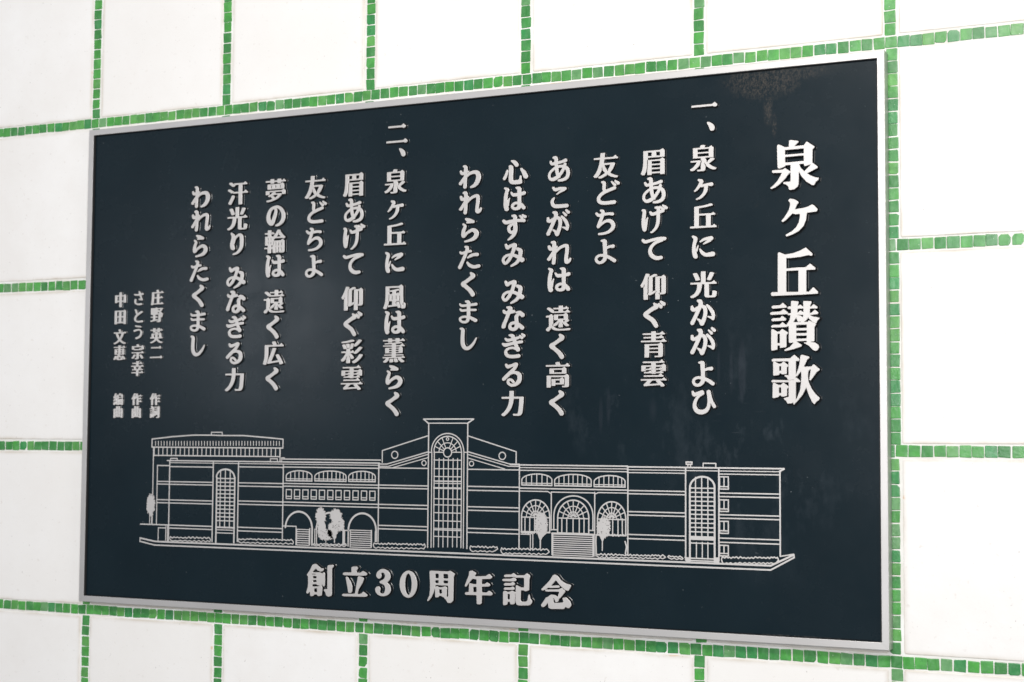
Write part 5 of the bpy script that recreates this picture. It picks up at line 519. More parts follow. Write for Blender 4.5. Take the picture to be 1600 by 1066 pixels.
# outlines measured straight on the plate, tenths of a millimetre
PLACED = {
'泉': '7356 3480 4 -6 -3 -11 -29 -28 -3 -8 -6 -228 3 -4 8 -1 6 -3 66 -58 9 -9 2 -9 -5 -9 -8 -6 -164 -72 -7 -6 0 -2 5 -6 53 -35 75 -35 62 -14 6 -4 0 -11 -5 -17 -41 -29 -34 -54 -5 -3 -6 -1 -19 3 -104 69 -82 96 -44 85 -6 5 -2 -6 -2 -39 -2 -167 -17 -49 -55 -41 -8 -3 -54 -10 -9 1 -17 5 -7 8 -12 45 -7 12 -28 27 -45 17 -6 3 -2 6 1 11 7 4 111 4 8 3 2 8 1 140 -1 8 -3 4 -9 -4 -29 -22 -56 -72 -100 -94 -79 -51 -63 -23 -6 0 -8 6 -5 8 2 6 48 33 78 79 55 92 20 40 -2 4 -9 2 -146 7 -11 7 -7 9 0 17 4 5 37 4 138 -1 8 2 37 20 6 1 9 -4 82 -58 6 -3 4 5 0 106 0 6 -4 4 -11 1 -80 -2 -5 -4 -2 -14 -4 -4 -98 -27 -11 2 -12 10 -4 25 -7 315 0 47 2 6 17 8 12 1 108 -54 64 2 4 2 2 6 6 100 7 5 20 3 119 -24 6 -1 6 -6 1 -6 -2 -6 -61 -56 -7 -11 3 -3 167 4 9 8 35 50 7 3;7299 3173 -8 1 -93 -21 -9 4 -9 8 -2 25 -5 6 -77 -1 -5 -2 -2 -5 24 -60 62 -69 5 -3 6 3 97 93 15 16;7177 3335 -4 4 -5 1 -324 -5 -4 -4 -2 -5 2 -90 6 -5 15 0 312 8 3 4 1 5;7177 3457 -3 3 -6 2 -323 -4 -6 -3 -1 -6 -1 -59 2 -14 4 -6 7 -1 321 3 5 4 2 6',
'ケ': '6859 1952 -6 6 -1 6 2 14 4 5 90 42 84 68 48 81 22 96 1 50 -3 7 -11 2 -65 -2 -51 18 -9 -4 -94 -87 -60 -44 -6 -3 -5 0 -12 4 -4 4 -3 9 3 8 59 69 60 94 5 11 24 79 1 11 -5 42 -25 27 0 11 4 6 17 14 8 3 66 -15 11 -4 51 -32 8 -9 5 -12 0 -6 -29 -34 -33 -70 -1 -6 4 -3 152 16 79 19 68 31 8 -2 34 -22 51 -59 1 -8 -11 -22 -4 -5 -7 -2 -154 -12 -6 -1 -5 -3 -17 -121 -40 -95 -15 -19 -68 -67 -9 -6 -105 -50 -94 -28',
'丘': '6593 934 -15 32 4 8 11 11 9 3 94 -1 6 2 2 6 4 656 2 14 17 10 9 1 91 -42 9 -2 136 17 130 41 91 44 5 1 6 -2 107 -102 3 -8 0 -14 -2 -5 -5 -4 -14 -3 -45 13 -146 -24 -164 -11 -83 1 -3 -4 -1 -5 0 -172 3 -4 12 -1 195 9 132 -1 9 3 65 54 5 1 9 -4 78 -68 4 -6 0 -8 -3 -11 -7 -3 -140 0 -6 -1 -3 -3 -3 -369 1 -3 6 -4 36 -1 9 1 67 66 9 4 6 -5 68 -68 3 -11 -2 -17 -6 -3 -11 -1 -297 -8 -474 -3 -17 1;7067 1354 -196 -1 -14 -1 -6 -3 -1 -10 -2 -343 2 -8 2 -3 201 -6 9 1 5 3 2 10 2 348 -1 8',
'讃': '7387 -29 -23 -6 -8 0 -37 16 -8 5 -60 64 -57 35 -31 14 -2 3 6 3 43 4 7 2 1 3 -5 9 -3 11 -4 3 -8 1 -172 -3 -4 -3 0 -2 4 -5 90 -59 2 -7 -8 -15 -8 -4 -136 -41 -130 -27 -5 0 -8 5 -7 8 4 6 96 46 59 66 5 8 -2 3 -5 1 -54 -7 -13 5 -10 8 0 268 -1 9 -3 2 -6 -1 -39 -16 -14 2 -214 -4 -25 2 -6 6 -4 11 5 8 22 14 102 -1 23 2 37 35 6 3 8 -3 54 -42 9 -1 7 8 50 70 25 88 -5 4 -40 2 -6 4 -13 15 -6 1 -276 -7 -6 3 -13 14 -2 5 1 6 17 13 9 3 154 7 8 4 40 31 9 3 8 -5 64 -52 3 -5 -6 -14 1 -3 57 5 4 7 1 67 -2 3 -5 2 -43 1 -5 6 -4 17 4 5 17 9 31 1 6 3 4 21 0 61 1 5 3 3 17 0 96 -10 8 -7 3 -9 -18 -57 1 -8 6 -1 34 19 8 2 9 -4 44 -31 3 1 2 7 -1 83 2 7 6 1 17 -1 101 -8 7 -3 5 -9 0 -11 -28 -54 0 -5 1 -4 9 -3 14 -1 8 6 28 28 9 3 58 -42 4 -5 1 -6 -3 -11 -3 -2 -8 -2 -108 1 -9 -2 -3 -7 0 -49 -3 -19 1 -6 7 -1 31 10 46 41 8 3 6 -4 44 -35 4 -5 1 -5 -5 -16 -6 -4 -123 -10 -8 -2 -2 -2 6 -6 40 -23 78 -15 42 -12 4 -4 -1 -3 -40 -36 -18 -42 -7 -5 -11 5 -52 33 -54 50 -4 6 -4 19 -3 -1 -6 -5 -31 -44 -39 -27 -5 -5 2 -3 9 -2 56 1 5 3 17 17 6 1 94 -49 19 -13 1 -5 -2 -5 -22 -33 -3 -8 -2 -233 -6 -4 -52 -8 -11 -2 -3 -3 10 -4 81 -14 50 -40 5 -8 6 -25 0 -11 -23 -35;6595 -17 -9 10 -3 11 2 329 2 11 12 5 9 -1 74 -42 14 -3 37 2 34 38 9 4 96 -59 3 -9 -3 -11 -20 -13 -4 -8 -1 -194 -2 -11 -8 -4 -86 -12 -8 4 -5 6 -1 25 -2 7 -12 2 -29 -2 -6 -3 -2 -5 0 -53 -3 -8 -9 -4 -68 -12;6692 103 37 0 6 3 2 5 1 152 -1 6 -4 3 -37 -1 -6 -3 -2 -4 -2 -152 2 -5;7020 179 4 -4 8 -2 174 1 5 6 1 44 -3 5 -5 2 -177 -1 -4 -1 -3 -6;7021 273 3 -5 11 -1 172 0 5 6 0 39 -3 5 -8 2 -174 1 -5 -3 -2 -3;7212 411 -2 3 -5 2 -180 0 -3 -3 -1 -5 0 -47 1 -3 5 -3 161 -1 19 1 5 4 1 5;7108 474 -1 4 -3 1 -42 -10 -6 1 -5 8 -15 37 -5 30 -3 4 -42 -63 -12 -14 -2 -5 5 -6 6 -2 110 -1 8 4;6589 513 5 9 15 10 8 4 123 3 8 6 23 26 6 2 63 -47 6 -9 -10 -16 -9 -5 -204 -6 -23 1 -5 6;7037 583 6 -4 55 -11 40 -29 3 1 3 5 8 35 -2 6 -6 2 -98 -1 -7 -1;7044 624 5 -2 9 2 34 29 7 4 9 -4 36 -25 9 -3 2 10 1 49 -2 9 -4 1 -90 0 -11 -2 -4 -7 -2 -55;6591 735 1 6 3 3 23 11 123 4 8 5 32 31 5 3 6 -3 51 -46 11 -10 2 -7 -5 -10 -5 -3 -234 -10 -6 1 -3 3',
'歌': '6592 -176 19 10 12 3 289 2 10 6 58 49 6 2 5 -1 72 -63 9 -8 2 -6 -4 -16 -6 -6 -45 -1 -6 -3 -1 -3 -1 -228 1 -16 3 -3 8 19 29 79 30 104 16 134 3 7 5 4 15 6 11 0 112 -35 4 -9 -2 -11 -31 -20 -6 -7 -53 -112 -2 -5 2 -5 11 -2 117 5 6 3 28 28 9 4 8 -5 83 -69 6 -7 -1 -11 -5 -9 -42 -28 -98 -130 -6 -6 -6 -1 -12 5 -3 8 29 169 -1 3 -6 2 -25 -9 -6 -6 -11 -20 -6 -21 -4 -82 13 -85 54 -118 74 -96 58 -52 1 -9 -6 -19 -3 -5 -48 -33 -22 -32 -6 -5 -7 2 -22 22 -11 14 -57 123 -40 118 -6 10 -3 -3 -7 -23 -51 -98 -81 -98 -67 -70 -3 -1 -5 0 -10 11 2 6 13 19 0 3 -2 0 -48 -23 -60 0 -8 3 -17 39 -36 28 -4 6 0 5 1 6 5 4 68 16 6 2 3 5 2 236 -1 11 -3 3 -8 1 -278 0 -10 5 -8 13 3 6 4 3 11 8 9 2 311 -11 48 6 13 7 2 5 -3 1 -48 -7 -54 3 -6 5 -14 33 -36 19 -4 6 0 11 7 5 53 -8 6 0 4 5 0 239 -3 3 -11 1 -273 1 -5 2 -3 4 -3 16;7001 -883 12 11 20 27 58 145 17 131 5 85 0 27 -5 79 -6 -5 -65 -80 -8 -3 -14 2 -3 -2 -3 -17 -13 -24 2 -3 16 13 9 0 61 -47 6 -8 -2 -9 -6 -4 -62 0 -6 -1 -3 -5 -3 -279 -1 -8 -7 -20;6606 -831 -3 6 0 11 5 201 2 22 3 6 13 5 8 0 69 -34 14 -3 37 4 31 29 6 3 6 0 80 -60 2 -8 -2 -11 -21 -18 -3 -6 -1 -107 -4 -9 -72 -14 -14 7 -6 14 -3 2 -34 -1 -8 -4 -3 -16 -6 -4 -80 -22 -8 2;6754 -652 -37 -1 -6 -5 -1 -91 0 -6 4 -3 37 2 5 4 2 91 -1 5;6621 -445 -4 6 -1 8 0 196 2 11 6 6 7 3 6 0 70 -34 12 -4 37 4 35 28 7 2 9 -4 66 -52 2 -8 -3 -11 -17 -19 -3 -6 -1 -90 -3 -9 -70 -12 -14 5 -9 12 -11 1 -20 -1 -6 -4 -2 -15 -7 -6 -74 -12 -5 1;6721 -372 31 1 6 4 2 69 -1 6 -3 3 -15 1 -17 -1 -6 -5 -1 -69 1 -6',
'3': '-1133 -4065 22 -1 23 -5 23 -7 26 -12 14 -10 20 -17 11 -14 12 -19 7 -19 3 -19 0 -27 -6 -22 -8 -17 -12 -15 -22 -22 -20 -15 -2 -6 5 -10 35 -25 20 -24 14 -31 6 -36 -1 -27 -7 -22 -13 -22 -20 -21 -22 -16 -29 -13 -31 -10 -34 -5 -37 0 -31 4 -29 8 -25 13 -25 20 -16 19 -12 23 -5 24 1 15 4 13 8 12 8 8 12 8 11 4 15 3 14 0 11 -4 9 -6 7 -7 5 -12 2 -9 0 -17 -9 -35 -1 -10 6 -14 11 -11 12 -5 14 -3 17 -1 14 3 14 6 11 8 9 10 6 12 8 30 1 41 -4 25 -9 19 -13 16 -14 10 -20 9 -37 10 -16 6 -9 8 -3 9 2 7 12 10 45 20 20 12 14 11 12 15 11 20 5 30 -2 19 -7 17 -18 16 -20 8 -20 1 -14 -3 -8 -5 -5 -6 -2 -7 8 -39 -3 -24 -5 -11 -9 -10 -12 -8 -11 -4 -9 -1 -11 2 -23 10 -17 20 -7 19 0 22 9 25 12 20 21 20 23 17 26 12 25 8',
'0': '-574 -4075 19 -1 23 -4 28 -11 25 -16 18 -17 17 -18 23 -36 19 -45 12 -52 4 -44 -1 -29 -4 -31 -9 -39 -15 -39 -24 -42 -24 -28 -17 -15 -19 -14 -28 -13 -19 -6 -23 -3 -22 1 -14 2 -17 5 -20 8 -25 16 -17 15 -18 20 -20 30 -11 22 -11 29 -9 33 -5 29 -2 29 2 41 4 29 7 30 16 42 24 42 29 34 31 23 31 15 19 5;-574 -4121 -17 -5 -12 -11 -13 -17 -12 -25 -14 -51 -7 -49 -1 -27 2 -77 9 -50 9 -31 12 -29 14 -21 15 -13 8 -4 9 -1 15 3 16 13 10 15 13 25 10 31 7 37 6 66 0 41 -5 45 -8 41 -10 33 -12 27 -14 18 -13 11 -9 4',
'立': '-2046 -4599 9 15 21 7 220 7 34 7 10 13 7 29 55 286 8 7 17 2 67 -12 26 -13 6 -11 0 -14 -25 -66 -88 -130 -27 -83 3 -7 17 -6 59 5 17 9 33 34 17 1 76 -50 5 -11 -12 -15 -26 -8 -51 -3 -439 -9 -26 4;-1953 -4245 17 -2 17 -9 53 -69 17 -28 26 -71 -3 -93 -20 -23 -18 -7 -32 5 -13 14 -14 93 -42 171 3 14;-2034 -4188 12 15 25 8 153 6 11 16 -7 57 6 29 23 8 67 9 26 -6 21 -20 -31 -45 -1 -28 12 -17 25 -3 59 4 42 31 17 3 68 -34 16 -18 -10 -15 -23 -10 -100 -6 -373 -7 -26 6',
'創': '-2272 -4029 17 -7 6 -8 -5 -15 -32 -30 -6 -22 6 -492 -8 -15 -12 -7 -51 -15 -35 11 -17 13 -21 57 -29 28 -4 14 18 11 51 0 12 15 -4 434 20 17;-2763 -4646 -16 14 -4 50 -8 17 -8 -1 -35 -33 -17 -3 -13 9 0 22 31 96 5 66 -3 131 -6 15 -17 14 -4 14 71 90 50 97 25 14 43 8 30 -11 101 -68 52 -4 5 -9 -4 -15 -18 -19 -43 -12 -76 26 -27 28 -10 3 -34 -25 -41 -47 7 -8 17 -3 147 5 27 -9 26 -17 25 28 26 0 9 -21 2 -225 -11 -15 -24 -1 -9 7 -7 32 -8 9 -18 -35 -3 -8 17 -21 5 -28 -9 -110 -6 -22 -9 -7 -60 -11 -15 7 -20 22 -35 1 -26 -6 -25 -24 -35 -8;-2688 -4496 -8 -24 1 -36 7 -14 19 -6 43 5 12 19 -4 54 -9 8 -17 2;-2548 -4440 -11 6 -52 3 -35 21 -34 0 -44 -6 -11 -11 -6 -22 10 -15 26 -3 103 7;-2630 -4357 -8 23 -26 6 -52 -6 -12 -20 6 -21 24 -7 52 5 10 5;-2634 -4262 -23 10 -60 -5 -12 -17 1 -21 20 -14 61 3 14 15;-2770 -4224 26 -8 61 0 35 5 7 8 -16 9 -96 -2 -16 -5',
'周': '419 -4090 4 -13 -19 -29 -6 -21 -5 -425 -4 -14 -21 -22 -33 -21 -48 3 -16 13 -21 34 -36 26 -10 21 -30 8 -32 20 -40 -1 -24 -23 -16 -6 -24 -4 -16 4 -7 14 -4 119 -7 35 -8 -9 -24 -77 -46 -93 -56 -63 -16 -8 -7 4 0 14 43 86 13 113 0 105 -14 210 7 28 49 6 321 -2 55 14 24 -6;7 -4323 -3 -21 8 -9 24 10 16 1 40 -17 48 0 80 21 32 -13 12 -17 -10 -28 0 -98 -7 -28 15 -9 24 6 7 12 1 21 -2 153 -8 22 -40 7 -80 -5 -112 4 -32 -3;101 -4390 -8 -7 -4 -14 4 -59 17 -9 40 4 11 19 -4 59 -16 9;11 -4225 -8 -28 8 -29 41 -5 33 9 6 35 -8 19 -24 5;285 -4276 6 35 -3 14 -8 6 -69 4 -25 -8 -6 -35 3 -14 8 -6 69 -4;186 -4102 -7 -11 -1 -28 2 -35 7 -12 32 -4 48 2 16 6 7 12 0 21 -1 35 -7 13 -24 7 -56 -1;83 -4188 7 29 -1 42 -6 14 -17 6 -49 -2 -8 -7 -3 -14 4 -64 16 -8 41 0',
'年': '951 -4631 -40 3 -13 11 -4 131 -7 19 -24 4 -189 -4 -17 5 -10 14 3 11 16 10 47 6 17 11 6 148 15 5 71 -13 39 1 20 4 11 14 0 63 -8 18 -78 8 -16 -8 -48 -52 -67 -86 -18 -6 -9 4 -1 14 7 21 73 170 6 63 8 10 16 7 40 3 70 -36 3 -14 -26 -42 0 -7 8 -5 220 15 19 7 43 29 15 4 18 -9 36 -33 1 -7 -6 -14 -25 -17 -156 -8 -15 -3 -9 -8 -2 -70 3 -13 7 -7 56 1 39 27 15 5 40 -21 16 -19 -4 -13 -20 -11 -141 -10 -8 -7 -3 -14 5 -84 15 -8 78 0 16 5 31 25 15 5 16 -5 37 -26 14 -20 -7 -14 -20 -10 -171 -5 -21 -8 -6 -14 -2 -125 -12 -14;822 -4312 -11 -18 4 -80 8 -7 16 -2 47 6 7 17 -2 76 -6 8 -15 4',
'記': '1461 -4082 14 11 23 7 108 3 30 20 16 5 30 -13 23 -18 16 -4 145 7 15 6 30 24 16 5 18 -6 35 -26 6 -14 -16 -68 -4 -177 -15 -12 -45 -14 -16 1 -38 15 -38 -2 -15 -9 -3 -165 9 -27 18 -13 69 1 30 10 24 23 11 82 10 16 8 1 7 -14 12 -56 31 -32 6 -14 -7 -27 -16 -21 -25 -16 -23 -7 -190 -12 -46 14 -19 33 -6 34 -1 144 5 27 1 96 3 7 15 5 84 -37 46 1 15 6 8 25 -1 130 -6 20 -25 6 -145 -5 -31 14 -184 -13 -22 9;1455 -4621 -9 10 -2 13 -2 199 6 21 13 10 16 2 46 -14 46 1 54 24 55 -20 11 -13 -10 -27 0 -144 -9 -27 -23 -9 -38 -4 -15 9 -16 37 -23 2 -15 -4 -8 -7 -6 -32 -9 -12 -39 -14;1546 -4409 -13 -6 -5 -14 1 -76 10 -13 23 -2 16 6 6 12 0 75 -7 15;1457 -4323 11 15 16 6 100 3 46 19 31 -12 11 -14 -3 -14 -8 -7 -31 -6 -153 -6 -16 6;1457 -4247 5 14 21 13 108 3 46 22 23 -8 20 -21 -12 -19 -30 -10 -154 -7 -16 2;1426 -4166 3 11 15 8 154 9 54 25 23 -4 33 -31 -6 -13 -11 -8 -46 -7 -193 -3 -15 3',
'念': '2220 -4594 3 20 46 57 46 69 30 7 30 25 37 21 15 3 60 -3 23 -9 22 -17 15 -1 9 13 22 61 -1 17 -15 9 -240 -10 -19 6 -5 13 5 7 258 15 60 27 15 -5 52 -33 5 -14 -5 -13 -87 -105 -31 -20 -15 -43 -15 -12 -22 -4 -13 7 -25 53 -18 12 -6 -14 8 -73 9 -7 15 -2 89 4 68 8 14 13 4 13 -15 53 11 9 52 9 22 -12 59 -53 24 -59 -7 -21 -30 -32 -15 -5 -22 1 -38 19 -29 -35 -15 -7 -239 -10 -23 3 -20 12 -11 13 -14 85 -8 -3 -13 -23 -31 -36 -23 -18 -22 -7 -16 1;2227 -4309 -3 6 6 14 86 79 74 77 60 91 28 14 23 -1 44 -21 66 -74 39 -25 60 -30 82 -18 18 -12 -7 -21 -39 -62 -16 -7 -15 2 -37 14 -98 71 -68 78 -14 10 -8 0 -15 -11 -72 -78 -7 -14 20 -4 97 11 38 -1 12 -12 -5 -15 -22 -6 -157 -9 -38 5 -67 -44 -46 -14',
}
def unpack(txt, scale):
    loops = []
    for part in txt.split(';'):
        a = np.array(part.split(), dtype=float).reshape(-1, 2)
        loops.append([tuple(p) for p in np.cumsum(a, 0) * scale])
    return loops

class Line(Relief):
    def glyph(s, c, x, y, em, h, sx=1.0):
        L = [[(x + px * em * sx, y + py * em) for px, py in q] for q in unpack(GLYPHS[c], .001)]
        s.add(L, letter_rings(h))
    def fit(s, c, bx0, bx1, by0, by1, h):
        L = unpack(GLYPHS[c], .001); A = np.array([p for q in L for p in q])
        lo, hi = A.min(0), A.max(0)
        s.add([[(bx0 + (px - lo[0]) / (hi[0] - lo[0]) * (bx1 - bx0), by0 + (py - lo[1]) / (hi[1] - lo[1]) * (by1 - by0)) for px, py in q] for q in L], letter_rings(h))
    def placed(s, c, h): s.add(unpack(PLACED[c], .1), letter_rings(h))

t = Line()
for c in '泉ケ丘讃歌': t.placed(c, 8.5)
t.build('title_line', plaque, 'column of five large title characters')

TOP, STEP, SP = 342.6, 51.9, 69.4
VERSES = [(534.0, '泉ヶ丘に 光かがよひ', '一'), (440.2, '眉あげて 仰ぐ青雲', ''), (347.0, '友どちよ', ''), (252.5, 'あこがれは 遠く高く', ''),
          (160.8, '心はずみ みなぎる力', ''), (67.4, 'われらたくまし', ''), (-95.5, '泉ヶ丘に 風は薫らく', '二'), (-190.0, '眉あげて 仰ぐ彩雲', ''),
          (-280.0, '友どちよ', ''), (-374.6, '夢の輪は 遠く広く', ''), (-467.5, '汗光り みなぎる力', ''), (-560.5, 'われらたくまし', '')]
for x, text, number in VERSES:
    t = Line()
    if number:
        t.glyph(number, x + 2, 436.0, 50.0, 6.2)
        t.fit('、', x + 7.5, x + 21.0, 390.5, 406.5, 6.2)
    y = TOP
    for c in text:
        if c == ' ': y -= SP - STEP; continue
        t.glyph(c, x, y, STEP, 6.2)
        y -= STEP
    t.build('verse_line', plaque)

CREDIT = [(-669.5, (('庄', 136.1), ('野', 99.7), ('英', 56.0), ('二', 21.4)), (('作', -76.7), ('詞', -103.3))),
          (-717.8, (('さ', 136.3), ('と', 99.1), ('う', 64.8), ('宗', 23.0), ('幸', -11.9)), (('作', -76.5), ('曲', -103.2))),
          (-766.0, (('中', 134.3), ('田', 97.9), ('文', 55.8), ('恵', 21.8)), (('編', -76.1), ('曲', -103.0)))]
for x, big, small in CREDIT:
    t = Line()
    for c, y in big: t.glyph(c, x, y, 34.5, 3.8, .97)
    t.build('credit_name', plaque)
    t = Line()
    for c, y in small: t.glyph(c, x - 1.0, y, 27.0, 3.2)
    t.build('credit_role', plaque)

t = Line()
for c in '創立30周年記念': t.placed(c, 7.5)
t.build('dedication_line', plaque, 'row of larger characters under the building')

